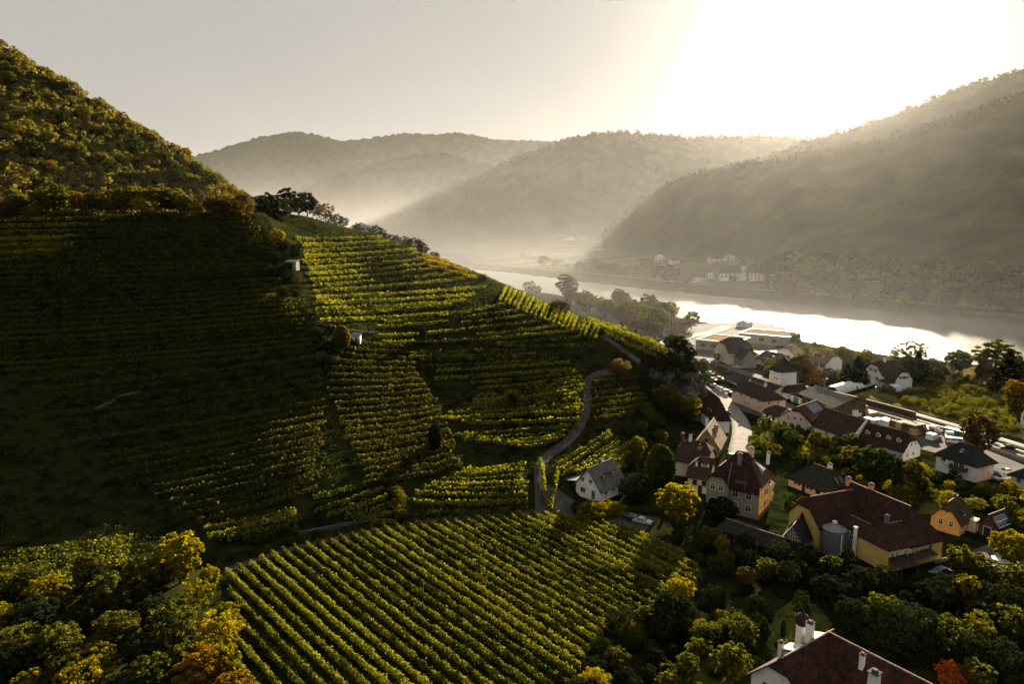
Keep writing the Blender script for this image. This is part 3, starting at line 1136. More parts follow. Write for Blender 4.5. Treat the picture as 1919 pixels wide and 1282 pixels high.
class MB:
    """Collects boxes, prisms and polygons and links them as one mesh."""

    def __init__(self):
        self.v, self.f, self.m = [], [], []

    def add(self, vs, fs, mi=0):
        o = len(self.v)
        self.v += [tuple(p) for p in vs]
        self.f += [tuple(o + i for i in q) for q in fs]
        self.m += [mi] * len(fs)
        return self

    def box(self, x0, x1, y0, y1, z0, z1, mi=0):
        return self.add([(x0, y0, z0), (x1, y0, z0), (x1, y1, z0), (x0, y1, z0), (x0, y0, z1), (x1, y0, z1), (x1, y1, z1), (x0, y1, z1)],
                        [(0, 3, 2, 1), (4, 5, 6, 7), (0, 1, 5, 4), (1, 2, 6, 5), (2, 3, 7, 6), (3, 0, 4, 7)], mi)

    def slab(self, poly, t, mi=0):
        """Thickens a polygon downwards by t."""
        n = len(poly)
        vs = list(poly) + [(p[0], p[1], p[2] - t) for p in poly]
        fs = [tuple(range(n)), tuple(range(2 * n - 1, n - 1, -1))] + [(i, i + n, (i + 1) % n + n, (i + 1) % n) for i in range(n)]
        return self.add(vs, fs, mi)

    def beam(self, a, b, w, mi=0):
        v_, f_ = tube([a, b], [w, w], 4)
        return self.add(v_, f_, mi)

    def mesh(self, name, mats):
        me = bpy.data.meshes.new(name)
        me.from_pydata(self.v, [], self.f)
        for mm in (mats if isinstance(mats, (list, tuple)) else [mats]):
            me.materials.append(mm)
        me.polygons.foreach_set('material_index', self.m)
        bm = bmesh.new()
        bm.from_mesh(me)
        bmesh.ops.recalc_face_normals(bm, faces=bm.faces)
        bm.to_mesh(me)
        bm.free()
        return me

    def build(self, name, mats, parent=None, loc=None):
        return link(name, self.mesh(name, mats), None, parent, loc)


WIN = {}


def window_mesh(w, h, dark, panes):
    k = (round(w, 2), round(h, 2), dark, panes)
    if k in WIN:
        return WIN[k]
    fr = MB()
    b = .13 if not dark else .09
    fr.box(-w / 2 - b, w / 2 + b, -.10, .02, -h / 2 - b, -h / 2)
    fr.box(-w / 2 - b, w / 2 + b, -.10, .02, h / 2, h / 2 + b)
    fr.box(-w / 2 - b, -w / 2, -.098, .02, -h / 2, h / 2)
    fr.box(w / 2, w / 2 + b, -.098, .02, -h / 2, h / 2)
    for i in range(1, panes):
        x = -w / 2 + w * i / panes
        fr.box(x - .035, x + .035, -.07, .02, -h / 2, h / 2)
    if h > 1.2:
        fr.box(-w / 2, w / 2, -.066, .02, h * .17 - .03, h * .17 + .03)
    pn = MB().box(-w / 2, w / 2, -.04, .01, -h / 2, h / 2)
    WIN[k] = (fr.mesh('window', m_dframe if dark else m_frame), pn.mesh('pane', m_glass))
    return WIN[k]


SHUT = {}


class House:
    """A building with its corner A at the local origin, x along A-B, y away from the viewer."""

    def __init__(s, name, label, A, B, z=0.0, cat='house', group=None, L=None):
        a = at_z(A[0], A[1], z)
        b = at_z(B[0], B[1], z)
        s.L = L or math.hypot(b[0] - a[0], b[1] - a[1])
        s.rz = math.atan2(b[1] - a[1], b[0] - a[0])
        s.o = empty(name, (a[0], a[1], z), s.rz, label, cat, group)

    def block(s, x0, x1, y0, y1, he, hr, ridge='x', hip=(0, 0), over=.45, wall=None, roof=None, z0=-.4, thick=.22, wname='wall', rname='roof'):
        """Walls and a roof; HIP 0 gable, 1 hipped, between: half-hipped."""
        if ridge == 'x':
            Lr, W = x1 - x0, y1 - y0
            f = lambda X, Y, Z: (x0 + X, y0 + Y, Z)
        else:
            Lr, W = y1 - y0, x1 - x0
            f = lambda X, Y, Z: (x1 - Y, y0 + X, Z)
        zr = he + hr
        sl = hr / (W / 2)
        ze = he - over * sl
        H2 = W / 2 + over
        tot = hr + over * sl
        w = MB()
        q = []
        q.append([(0, 0, z0), (Lr, 0, z0), (Lr, 0, he), (0, 0, he)])
        q.append([(Lr, W, z0), (0, W, z0), (0, W, he), (Lr, W, he)])
        for e, X in ((0, 0), (1, Lr)):
            h = hip[e]
            g = [(X, 0, z0), (X, 0, he)]
            if h <= 0:
                g += [(X, W / 2, zr - .05)]
            elif h < 1:
                g += [(X, W / 2 * (h), zr - hr * h - .05)] if False else [(X, W / 2 - W / 2 * h, zr - hr * h - .03), (X, W / 2 + W / 2 * h, zr - hr * h - .03)]
            g += [(X, W, he), (X, W, z0)]
            q.append(g)
        for g in q:
            w.add([f(*p) for p in g], [tuple(range(len(g)))])
        w.build(wname, wall, s.o)
        r = MB()
        fr, bk = [(-over, -over, ze), (Lr + over, -over, ze)], [(Lr + over, W + over, ze), (-over, W + over, ze)]
        ends = []
        for e, X, sg in ((0, -over, 1), (1, Lr + over, -1)):
            h = hip[e]
            ins = H2 * h * .95
            top = (X + sg * ins, W / 2, zr)
            lo = (X, W / 2 - H2 * h, zr - tot * h)
            hi = (X, W / 2 + H2 * h, zr - tot * h)
            ends.append((top, lo, hi, h))
        (t0, l0, h0, a0), (t1, l1, h1, a1) = ends
        front = fr[:] + ([l1] if 0 < a1 < 1 else []) + [t1, t0] + ([l0] if 0 < a0 < 1 else [])
        back = bk[:] + ([h0] if 0 < a0 < 1 else []) + [t0, t1] + ([h1] if 0 < a1 < 1 else [])
        if a0 >= 1:
            front = [p for p in front]
        r.slab([f(*p) for p in front], thick)
        r.slab([f(*p) for p in back], thick)
        for (t, l, h, a) in ends:
            if a > 0:
                r.slab([f(*p) for p in (l, h, t)], thick)
        ro = r.build(rname, roof, s.o)
        # ridge cap, coloured lighter to paint in the sunlit ridge line
        v_, f_ = tube([f(t0[0], t0[1], zr + .04), f(t1[0], t1[1], zr + .04)], [.14, .14], 6)
        c = link('ridge_cap', np_mesh('ridge_cap', v_, f_), R_TAN, ro)
        s.last = dict(f=f, L=Lr, W=W, he=he, hr=hr, sl=sl, x0=x0, x1=x1, y0=y0, y1=y1, ridge=ridge)
        return ro

    def at(s, face, t, z, b=None):
        """Local point and rotation for something on a wall: t metres along it, seen from outside left to right."""
        b = b or s.last
        x0, x1, y0, y1 = b['x0'], b['x1'], b['y0'], b['y1']
        return {'front': ((x0 + t, y0, z), 0), 'right': ((x1, y0 + t, z), R(90)), 'back': ((x1 - t, y1, z), R(180)), 'left': ((x0, y1 - t, z), R(-90))}[face]

    def win(s, face, t, z, w=.9, h=1.3, dark=False, panes=2, shut=False, b=None):
        (p, rz) = s.at(face, t, z, b)
        fm, pm = window_mesh(w, h, dark, panes)
        o = link('window', fm, None, s.o, p)
        o.rotation_euler = (0, 0, rz)
        link('pane', pm, None, o)
        if shut:
            k = (round(w, 2), round(h, 2))
            if k not in SHUT:
                SHUT[k] = MB().box(-w * .28, w * .28, -.08, .0, -h / 2 - .05, h / 2 + .05).mesh('shutter', m_shut)
            for sg in (-1, 1):
                link('shutter', SHUT[k], None, o, (sg * (w / 2 + .13 + w * .28), 0, 0))
        return o

    def wins(s, face, ts, z, **k):
        for t in ts:
            s.win(face, t, z, **k)

    def door(s, face, t, w=1.0, h=2.1, mat=None, b=None, z=0, name='door'):
        (p, rz) = s.at(face, t, z, b)
        o = MB().box(-w / 2, w / 2, -.07, .02, 0, h).build(name, mat or m_shut, s.o, p)
        o.rotation_euler = (0, 0, rz)
        MB().box(-w / 2 - .1, -w / 2, -.1, .02, 0, h + .1).box(w / 2, w / 2 + .1, -.1, .02, 0, h + .1).box(-w / 2, w / 2, -.098, .02, h, h + .1).build('frame', m_frame, o)
        return o

    def chimney(s, x, y, z0, z1, w=.6, mat=None, d=None):
        d = d or w
        o = MB().box(x - w / 2, x + w / 2, y - d / 2, y + d / 2, z0, z1).build('chimney', mat or P_WHITE, s.o)
        MB().box(x - w / 2 - .08, x + w / 2 + .08, y - d / 2 - .08, y + d / 2 + .08, z1, z1 + .12).box(x - w / 3, x + w / 3, y - d / 3, y + d / 3, z1 + .12, z1 + .34).build('cap', m_stone, o)
        return o

    def dormer(s, X, down, w=1.5, h=1.2, side=0, wall=None, roof=None, gable=True, b=None, panes=2):
        """A dormer on the front (side 0) or back slope of the last block: X along the ridge, DOWN metres across from the ridge to its face."""
        b = b or s.last
        f, W, he, hr, sl = b['f'], b['W'], b['he'], b['hr'], b['sl']
        yf = W / 2 - down if side == 0 else W / 2 + down
        sg = 1 if side == 0 else -1
        zf = he + hr - down * sl
        dep = h / sl
        yb = yf + sg * dep
        g = .55 * w / 2 * 1.5 if gable else 0
        m = MB()
        pts = [(X - w / 2, yf, zf), (X + w / 2, yf, zf), (X + w / 2, yf, zf + h)] + ([(X, yf, zf + h + g)] if gable else []) + [(X - w / 2, yf, zf + h)]
        m.add([f(*p) for p in pts], [tuple(range(len(pts)))])
        for e in (-1, 1):
            x = X + e * w / 2
            m.add([f(x, yf, zf), f(x, yf, zf + h), f(x, yb, zf + h)], [(0, 1, 2)])
        o = m.build('dormer', wall or P_WHITE, s.o)
        r = MB()
        ov = .16
        if gable:
            gb = (h + g) / sl
            for e in (-1, 1):
                r.slab([f(X + e * (w / 2 + ov), yf - sg * .2, zf + h - .1), f(X + e * (w / 2 + ov), yb, zf + h - .02), f(X, yf + sg * gb, zf + h + g + .06), f(X, yf - sg * .2, zf + h + g + .06)], .1)
        else:
            k = dep * 1.6
            r.slab([f(X - w / 2 - ov, yf - sg * .25, zf + h), f(X + w / 2 + ov, yf - sg * .25, zf + h), f(X + w / 2 + ov, yf + sg * k, zf + k * sl + .05), f(X - w / 2 - ov, yf + sg * k, zf + k * sl + .05)], .12)
        r.build('roof', roof or R_RED, o)
        c = MB()
        ww, hh = w * .62, h * .72
        n = -sg
        def bx(xa, xb, za, zb, d, mi):
            c.add([f(xa, yf + n * d, za), f(xb, yf + n * d, za), f(xb, yf + n * d, zb), f(xa, yf + n * d, zb), f(xa, yf, za), f(xb, yf, za), f(xb, yf, zb), f(xa, yf, zb)],
                  [(0, 1, 2, 3), (0, 4, 5, 1), (1, 5, 6, 2), (2, 6, 7, 3), (3, 7, 4, 0)], mi)
        zc = zf + .12
        bx(X - ww / 2, X + ww / 2, zc, zc + hh, .03, 1)
        for i in range(panes + 1):
            x = X - ww / 2 + ww * i / panes
            bx(x - .05, x + .05, zc, zc + hh, .06, 0)
        bx(X - ww / 2 - .05, X + ww / 2 + .05, zc + hh, zc + hh + .09, .062, 0)
        c.build('window', [m_frame, m_glass], o)
        return o

    def on_slope(s, name, X, down, w, l, t, mats, side=0, grid=None, b=None):
        """A flat panel lying on a roof slope (skylight, solar panel)."""
        b = b or s.last
        f, W, he, hr, sl = b['f'], b['W'], b['he'], b['hr'], b['sl']
        cs = 1 / math.hypot(1, sl)
        def P(xx, dn, up):
            y = W / 2 - dn if side == 0 else W / 2 + dn
            return f(xx, y, he + hr - dn * sl + up)
        m = MB()
        d0, d1 = down, down + l * cs
        m.add([P(X, d0, .03), P(X + w, d0, .03), P(X + w, d1, .03), P(X, d1, .03), P(X, d0, t), P(X + w, d0, t), P(X + w, d1, t), P(X, d1, t)],
              [(0, 3, 2, 1), (4, 5, 6, 7), (0, 1, 5, 4), (1, 2, 6, 5), (2, 3, 7, 6), (3, 0, 4, 7)], 0)
        if grid is None:
            e = .07
            m.add([P(X + e, d0 + e, t + .012), P(X + w - e, d0 + e, t + .012), P(X + w - e, d1 - e, t + .012), P(X + e, d1 - e, t + .012)], [(0, 1, 2, 3)], 1)
            return m.build(name, mats, s.o)
        o = m.build(name, mats[0], s.o)
        nx, ny = grid
        g = .05
        for i in range(nx):
            for j in range(ny):
                xa, xb = X + w * i / nx + g, X + w * (i + 1) / nx - g
                ya, yb = d0 + (d1 - d0) * j / ny + g, d0 + (d1 - d0) * (j + 1) / ny - g
                MB().slab([P(xa, ya, t + .04), P(xb, ya, t + .04), P(xb, yb, t + .04), P(xa, yb, t + .04)], .036).build('panel', mats[1], o)
        return o


# ------------------------------------------------------------------ roads, yards and lawns
def ribbon(name, pix, width, mat, dz=.12, px=True, kind='structure', step=2.0, edge=None):
    P = np.array([hit(*p)[:2] if px else p for p in pix], float)
    d = np.concatenate([[0], np.cumsum(np.hypot(*np.diff(P, axis=0).T))])
    n = max(3, int(d[-1] / step))
    t = np.linspace(0, d[-1], n)
    X, Y = np.interp(t, d, P[:, 0]), np.interp(t, d, P[:, 1])
    for _ in range(6):
        X[1:-1] = (X[:-2] + 2 * X[1:-1] + X[2:]) / 4
        Y[1:-1] = (Y[:-2] + 2 * Y[1:-1] + Y[2:]) / 4
    tx, ty = np.gradient(X), np.gradient(Y)
    l = np.hypot(tx, ty)
    nx, ny = -ty / l, tx / l
    wd = np.broadcast_to(np.interp(t / d[-1], np.linspace(0, 1, len(width)), width) if np.ndim(width) else width, X.shape)
    rows = []
    ks = (-.5, -.25, 0, .25, .5)
    for k in ks:
        xx, yy = X + nx * wd * k, Y + ny * wd * k
        rows.append(np.stack([xx, yy, np.maximum(H(xx, yy), -3) + dz], 1))
    rows.insert(0, rows[0] + (0, 0, -.5))
    rows.append(rows[-1] + (0, 0, -.5))
    V = np.stack(rows, 1)
    me = np_mesh(name, V.reshape(-1, 3), grid_faces(n, len(rows))[:, ::-1])
    return tag(link(name, me, mat), kind=kind)


def area(name, pix, mat, dz=.05, z=0.0, holes=None):
    P = [at_z(u, v, z) for u, v in pix]
    bm = bmesh.new()
    vs = [bm.verts.new((p[0], p[1], z + dz)) for p in P]
    f = bm.faces.new(vs)
    if f.normal.z < 0:
        f.normal_flip()
    bmesh.ops.triangulate(bm, faces=[f])
    me = bpy.data.meshes.new(name)
    bm.normal_update()
    for q in bm.faces:
        if q.normal.z < 0:
            q.normal_flip()
    bm.to_mesh(me)
    bm.free()
    return tag(link(name, me, mat), kind='structure')


ribbon('road', [(1386, 868), (1384, 845), (1390, 822), (1391, 803), (1384, 785), (1373, 770), (1362, 757), (1352, 744), (1345, 730)], 6.0, m_conc, dz=.05)
area('yard', [(1330, 742), (1335, 716), (1358, 706), (1400, 728), (1460, 747), (1500, 764), (1560, 778), (1640, 776), (1800, 824), (1919, 872), (1990, 900), (1990, 925), (1800, 862), (1726, 842), (1640, 805), (1560, 786), (1470, 776), (1430, 782), (1395, 772), (1366, 766)], m_asph, dz=.04)
ribbon('lane', [(1200, 680), (1175, 665), (1150, 646), (1128, 630)], 2.6, m_lane, dz=.25)
ribbon('lane', [(1012, 985), (1014, 940), (1012, 900), (1008, 868), (1040, 846), (1072, 822), (1092, 790), (1101, 760), (1101, 735), (1094, 720), (1105, 708), (1128, 700), (1150, 697)], 2.8, m_lane, dz=.25)
ribbon('driveway', [(1013, 950), (1040, 962), (1052, 945), (1056, 925)], [3.5, 5, 7, 8], m_asph, dz=.2)
ribbon('parking_area', [(1046, 955), (1100, 960), (1170, 972), (1222, 984)], 8.0, m_lane, dz=.12)
ribbon('track', [(430, 1068), (540, 1030), (700, 995), (850, 972), (1010, 962)], 1.9, m_lane, dz=.12)
area('parking_area', [(1800, 1040), (1850, 1022), (1919, 1030), (1960, 1060), (1900, 1085), (1840, 1078), (1800, 1066)], m_asph, dz=.03)
area('lawn', [(1440, 1200), (1452, 1150), (1490, 1122), (1530, 1135), (1560, 1170), (1540, 1210), (1490, 1225)], m_lawn, dz=.03)
area('lawn', [(1270, 1282), (1290, 1235), (1350, 1225), (1370, 1260), (1380, 1310), (1280, 1310)], m_lawn, dz=.03)
area('lawn', [(1790, 1085), (1860, 1100), (1919, 1140), (1990, 1200), (1900, 1180), (1820, 1150)], m_lawn, dz=.03)
area('lawn', [(1630, 940), (1700, 925), (1780, 930), (1800, 950), (1740, 965), (1690, 960)], m_lawn, dz=.03)
area('lawn', [(1405, 800), (1430, 792), (1500, 815), (1560, 835), (1620, 862), (1560, 870), (1470, 850), (1410, 830)], m_lawn, dz=.03)
area('meadow', [(1600, 740), (1640, 728), (1720, 715), (1800, 690), (1919, 700), (2000, 740), (2000, 850), (1919, 824), (1800, 795), (1700, 766)], m_meadow, dz=.03)
area('meadow', [(1640, 690), (1700, 672), (1790, 684), (1840, 690), (1800, 712), (1720, 722)], m_meadow, dz=.05)
area('orchard_grass', [(-60, 1120), (120, 1100), (300, 1086), (395, 1062), (412, 1090), (425, 1180), (430, 1340), (-200, 1340)], mat_plain('orchard_sward', [(.010, .015, .004), (.025, .032, .007), (.05, .05, .012)], scale=.35, rough=.95, bump=.15, bscale=3, spec=0, detail=8), dz=.03, z=.6)
ribbon('road', [(1240, 645), (1290, 632), (1340, 622), (1400, 616), (1450, 618)], 10.0, m_conc, dz=.1)
area('yard', [(1280, 622), (1300, 608), (1400, 603), (1470, 612), (1480, 640), (1400, 668), (1310, 680)], m_asph, dz=.03)
ribbon('road', [(1300, 668), (1350, 684), (1400, 700), (1470, 722)], 6.0, m_asph, dz=.06)
# railway
ribbon('platform', [(1486, 722), (1560, 738), (1640, 757), (1740, 786), (1830, 812), (1919, 840), (2000, 866)], 3.6, m_conc, dz=.5)
ribbon('railway_bed', [(1470, 727), (1560, 750), (1640, 771), (1740, 800), (1830, 827), (1919, 856), (2000, 884)], 9.0, m_gravel, dz=.15)
rb = [at_z(u, v)[:2] for u, v in [(1470, 727), (1560, 750), (1640, 771), (1740, 800), (1830, 827), (1919, 856), (2000, 884)]]
rbP = np.array(rb)


def along(P, t0, t1, off, n=40):
    d = np.concatenate([[0], np.cumsum(np.hypot(*np.diff(P, axis=0).T))])
    t = np.linspace(t0 * d[-1], t1 * d[-1], n)
    X, Y = np.interp(t, d, P[:, 0]), np.interp(t, d, P[:, 1])
    for _ in range(8):
        X[1:-1] = (X[:-2] + 2 * X[1:-1] + X[2:]) / 4
        Y[1:-1] = (Y[:-2] + 2 * Y[1:-1] + Y[2:]) / 4
    tx, ty = np.gradient(X), np.gradient(Y)
    l = np.hypot(tx, ty)
    return X - ty / l * off, Y + tx / l * off, t


for k, (off, lab) in enumerate(((1.9, 'railway track next to the pale platform'), (-2.1, 'railway track on the yard side of the line'))):
    X, Y, t = along(rbP, 0, 1, off)
    root = tag(empty('railway_track', (X[0], Y[0], .15)), lab, 'railway track', 'railway tracks through the village')
    for e in (-.72, .72):
        x2, y2, _ = along(rbP, 0, 1, off + e)
        v_, f_ = tube(np.stack([x2 - X[0], y2 - Y[0], np.full(len(x2), .16)], 1), np.full(len(x2), .11), 4)
        link('rail', np_mesh('rail', v_, f_), m_rail, root)
    m = MB()
    xs, ys, _ = along(rbP, 0, 1, off, 160)
    for i in range(0, 159):
        dx, dy = xs[i + 1] - xs[i], ys[i + 1] - ys[i]
        l = math.hypot(dx, dy)
        nx, ny = -dy / l, dx / l
        ux, uy = dx / l, dy / l
        a = [(xs[i] + nx * s1 * 1.25 + ux * s2 * .13 - X[0], ys[i] + ny * s1 * 1.25 + uy * s2 * .13 - Y[0]) for s1, s2 in ((-1, -1), (1, -1), (1, 1), (-1, 1))]
        m.slab([(p[0], p[1], .07) for p in a], .07)
    tag(m.build('sleepers', m_wood, root), kind='stuff')


# ------------------------------------------------------------------ the houses
def house_hill():
    h = House('white_house', 'white gabled house with a slate roof and two dormers at the foot of the vineyards', (1079, 925), (1125, 940), z=1.2)
    L = h.L
    h.block(0, L, 0, 9.6, 2.9, 4.3, ridge='y', over=.6, wall=P_WHITE, roof=R_GREY)
    h.wins('front', (L * .28, L * .6), 4.1, w=.85, h=.95)
    h.wins('front', (L * .3,), 1.5, w=1.3, h=1.2)
    h.door('front', L * .72, mat=m_green)
    h.wins('right', (2.2, 5.2), 1.5, w=1.0, h=1.1)
    h.door('right', 7.6)
    for X in (3.0, 6.6):
        h.dormer(X, 2.6, w=1.7, h=1.3, side=0, wall=m_wood, roof=R_GREY)
    h.chimney(L / 2 - .6, 6.5, 6.0, 8.2, .55)
    a = h.last
    m = MB()
    m.slab([(-4.2, .5, 2.2), (-.02, .5, 3.1), (-.02, 9, 3.1), (-4.2, 9, 2.2)], .2)
    m.build('carport_roof', R_GREY, h.o)
    q = MB()
    for y in (.7, 4.7, 8.7):
        q.box(-4.1, -3.92, y, y + .18, -.4, 2.05)
    q.build('carport_posts', m_wood, h.o)
    MB().box(-4.0, -.02, 8.4, 8.6, -.4, 2.1).build('carport_wall', m_wood, h.o)


def villa():
    h = House('villa', 'tall villa with warmly lit side wall, shaded front and steep brown roof', (1331, 954), (1420, 975), cat='villa')
    L = h.L
    W = 8.8
    h.block(0, L, 0, W, 8.6, 5.0, ridge='x', hip=(1, 1), over=.55, wall=P_GREY, roof=R_RED)  # shade on the front is put into the grey wall colour
    b = h.last
    MB().box(L + .003, L + .06, 0.002, W, -.4, 8.3).build('side_facade', P_ORANGE, h.o)  # stronger warm light on this side, painted in as orange
    MB().box(L + .06, L + .14, 0, W, -.4, 1.0).build('plinth', m_stone, h.o)
    b2 = dict(b, x1=L + .06)
    for z in (2.3, 5.0, 7.3):
        h.win('right', 2.2, z, w=.85, h=1.45, b=b2, shut=z > 7)
        h.win('right', 5.3, z, w=.95, h=1.45, b=b2, shut=True)
    # bay with tall windows on the far corner
    o = MB().box(L + .06, L + 1.0, 7.0, 8.4, 2.4, 6.2).build('bay', P_CREAM, h.o)
    MB().slab([(L + 1.2, 6.85, 6.25), (L + 1.2, 8.55, 6.25), (L + .05, 8.55, 6.9), (L + .05, 6.85, 6.9)], .12).build('roof', R_BROWN, o)
    for z in (3.1, 4.9):
        MB().box(L + .98, L + 1.04, 7.3, 8.1, z - .6, z + .6).build('window', m_glass, o)
    # grey projecting gable wing on the left with a pair of windows
    h.block(-.6, 4.3, -1.6, 4, 7.4, 3.4, ridge='y', hip=(.5, 0), over=.4, wall=P_GREY, roof=R_RED, wname='wing_wall', rname='wing_roof')
    bw = h.last
    h.wins('front', (1.55, 3.35), 6.2, w=.95, h=1.35, b=bw)
    h.wins('front', (1.55, 3.35), 2.9, w=.95, h=1.35, b=bw)
    h.wins('front', (5.6, 8.6), 5.0, w=1.15, h=1.5, b=b)
    h.wins('front', (5.6, 8.6), 2.2, w=1.15, h=1.5, b=b)
    # skirt roof over the middle of the front, with a dormer window
    m = MB()
    m.slab([(4.3, -1.5, 6.4), (L + .3, -1.5, 6.4), (L + .1, .05, 8.9), (4.3, .05, 8.9)], .2)
    m.build('skirt_roof', R_RED, h.o)
    d = MB().box(5.7, 8.1, -1.2, 0, 6.6, 8.0).build('dormer', m_wood, h.o)
    MB().slab([(5.5, -1.4, 8.05), (8.3, -1.4, 8.05), (8.3, .6, 8.7), (5.5, .6, 8.7)], .14).build('roof', R_BROWN, d)
    for xa, xb in ((6.0, 6.9), (7.05, 7.8)):
        MB().box(xa, xb, -1.24, -1.18, 6.9, 7.8).build('window', m_glass, d)
    # light grey triangular dormer on the hip above the orange wall
    hx, hy = L + .5, W / 2
    d = MB()
    d.add([(L - .3, 2.9, 9.6), (L - .3, 5.7, 9.6), (L - .3, 5.3, 10.4), (L - .3, 3.3, 10.4), (L - 2.6, 4.3, 12.0)], [(0, 1, 2, 3), (0, 3, 4), (1, 4, 2), (3, 2, 4)])
    d = d.build('dormer', m_metal, h.o)
    MB().box(L - .34, L - .25, 3.3, 5.3, 9.75, 10.25).build('window', m_glass, d)
    h.chimney(L * .5, 2.6, 10.4, 13.6, .9, mat=m_metal)
    h.chimney(L * .66, 5.2, 12.2, 14.6, .9, mat=P_CREAM)
    h.chimney(L * .98, 6.3, 11.2, 13.9, .6, mat=P_WHITE)
    # drain pipe
    v_, f_ = tube([(4.45, -.1, 12.2), (4.4, -1.75, 8.7), (4.4, -1.75, 0)], [.09, .09, .09], 6)
    link('drain_pipe', np_mesh('drain_pipe', v_, f_), m_metal, h.o)


def bungalow():
    h = House('bungalow', 'low peach bungalow with dark hipped roof, skylights and white chimney', (1477, 910), (1560, 944))
    L = h.L
    W = 8.2
    h.block(0, L, 0, W, 2.7, 3.7, ridge='x', hip=(1, 1), over=.6, wall=P_PEACH, roof=R_DARK)
    for i, t in enumerate((.17, .25, .45, .53)):
        h.win('front', L * t, 1.6, w=.55, h=.75, dark=True, panes=1)
    h.door('front', L * .36, w=1.1)
    h.win('front', L * .68, 1.45, w=1.1, h=1.2, dark=True)
    h.win('front', L * .9, 1.45, w=1.3, h=1.3, dark=True)
    h.win('right', 2.2, 1.4, w=1.6, h=1.4, dark=True)
    h.win('right', 5.6, 1.4, w=1.3, h=1.2)
    for x in (L - 1.6, L - 1.6):
        pass
    d = MB()
    s = 3.7 / (W / 2)
    for y in (2.6, 4.2):
        d = MB()
        za, zb = 2.7 + 1.2 * .98, 2.7 + 2.5 * .98
        d.slab([(L - 1.1, y, za + .1), (L - 1.1, y + .8, za + .1), (L - 2.3, y + .8, zb + .1), (L - 2.3, y, zb + .1)], .12)
        d.build('skylight', m_glass, h.o)
    h.chimney(L * .62, W * .56, 5.0, 7.4, .8)


def farmhouse():
    A, B = (1659, 1073), (1762, 1049)
    h = House('farmhouse', 'large yellow farmhouse with sweeping red brown roofs round a shaded yard', A, B, cat='farmhouse')
    L = h.L
    h.block(6.0, L, 0, 21, 5.0, 5.0, ridge='y', hip=(1, .5), over=.6, wall=P_YELLOW, roof=R_RED)
    b = h.last
    h.win('front', (L - 6) * .62, 3.4, w=.95, h=1.35)
    h.wins('right', (3, 7, 11, 15), 3.2, w=.9, h=1.3)
    h.win('front', 1.2, 3.2, w=.75, h=1.2, dark=True)
    h.chimney((L + 6) / 2 + .6, 14, 8.6, 11.0, .8, mat=P_OCHRE)
    h.chimney((L + 6) / 2 - .4, 19, 8.4, 10.8, .8, mat=P_OCHRE)
    d = h.dormer(9.5, 2.2, w=2.2, h=.7, side=0, wall=m_wood, roof=R_RED, gable=False, b=b, panes=3)
    h.block(0, 7.2, -.35, 7.6, 5.0, 2.6, ridge='x', hip=(1, 0), over=.45, wall=P_YELLOW, roof=R_RED, wname='annex_wall', rname='annex_roof')
    bb = h.last
    h.wins('front', (.9, 2.2, 4.3, 6.3), 3.2, w=.72, h=1.35, dark=False, b=bb)
    h.chimney(4.3, 4.2, 7.0, 8.9, .6, mat=m_metal)
    h.block(-4.2, 8, 12.4, 20.8, 4.8, 4.4, ridge='x', hip=(.35, 0), over=.5, wall=P_YELLOW, roof=R_RED, wname='rear_wing_wall', rname='rear_wing_roof')
    br = h.last
    h.wins('front', (5.2, 7.0), 3.6, w=.7, h=1.2, dark=True, b=br)
    h.block(1.0, 7.0, 7.3, 12.5, 4.6, 1.2, ridge='y', hip=(0, 0), over=.1, wall=P_GREY, roof=R_RED, wname='link_wall', rname='link_roof')  # grey instead of yellow: the yard's shade is in the wall colour
    h.wins('left', (1.3, 3.4), 3.2, w=.8, h=1.25, b=h.last)
    # white chimney pipe of the yard, porch awning, garden wall, steps
    MB().box(-1.0, -.5, 6.5, 7.0, -.3, 6.2).box(-1.08, -.42, 6.42, 7.08, 6.2, 6.4).build('flue', P_WHITE, h.o)
    m = MB()
    m.slab([(5.0, -1.9, 2.5), (11.2, -1.9, 2.5), (11.2, -.02, 3.0), (5.0, -.38, 3.0)], .1)
    m.build('awning', R_BROWN, h.o)
    h.win('front', 3.0, 1.6, w=.7, h=.8, b=b)
    MB().box(L - 2.5, L + 2.6, -.9, -.7, -.2, .7).build('garden_wall', m_conc, h.o)
    m = MB()
    m.slab([(-.1, -3.6, 2.4), (4.4, -3.6, 2.4), (4.4, -.4, 3.1), (-.1, -.4, 3.1)], .15)
    m.build('porch_roof', R_DARK, h.o)
    q = MB()
    for x in (.1, 4.1):
        q.box(x, x + .16, -3.4, -3.24, -.2, 2.3)
    q.build('porch_posts', m_wood, h.o)
    v_, f_ = tube([(L + .1, -.1, 4.7), (L + .1, -.1, 0)], [.07, .07], 6)
    link('drain_pipe', np_mesh('drain_pipe', v_, f_), m_metal, h.o)


def orange_house():
    h = House('small_house', 'small orange house with half hipped brown roof near the car park', (1743, 990), (1797, 1006))
    L = h.L
    h.block(0, L, 0, 7.2, 3.0, 3.6, ridge='y', hip=(.35, .35), over=.45, wall=P_ORANGE, roof=R_BROWN)
    h.wins('front', (L * .34, L * .7), 2.2, w=.7, h=1.25)
    h.win('front', L * .52, 4.6, w=.5, h=.4, panes=1)
    h.wins('right', (1.6, 4.2), 1.6, w=.9, h=1.2)
    m = MB().box(L + .01, L + 1.6, 4.6, 7.0, -.3, 2.6)
    m.build('porch', P_PINK, h.o)
    h.chimney(L * .5, 4.5, 5.8, 7.3, .5, mat=m_stone)
    h.dormer(3.4, 2.4, w=1.2, h=.8, side=0, wall=m_wood, roof=R_BROWN, gable=False)


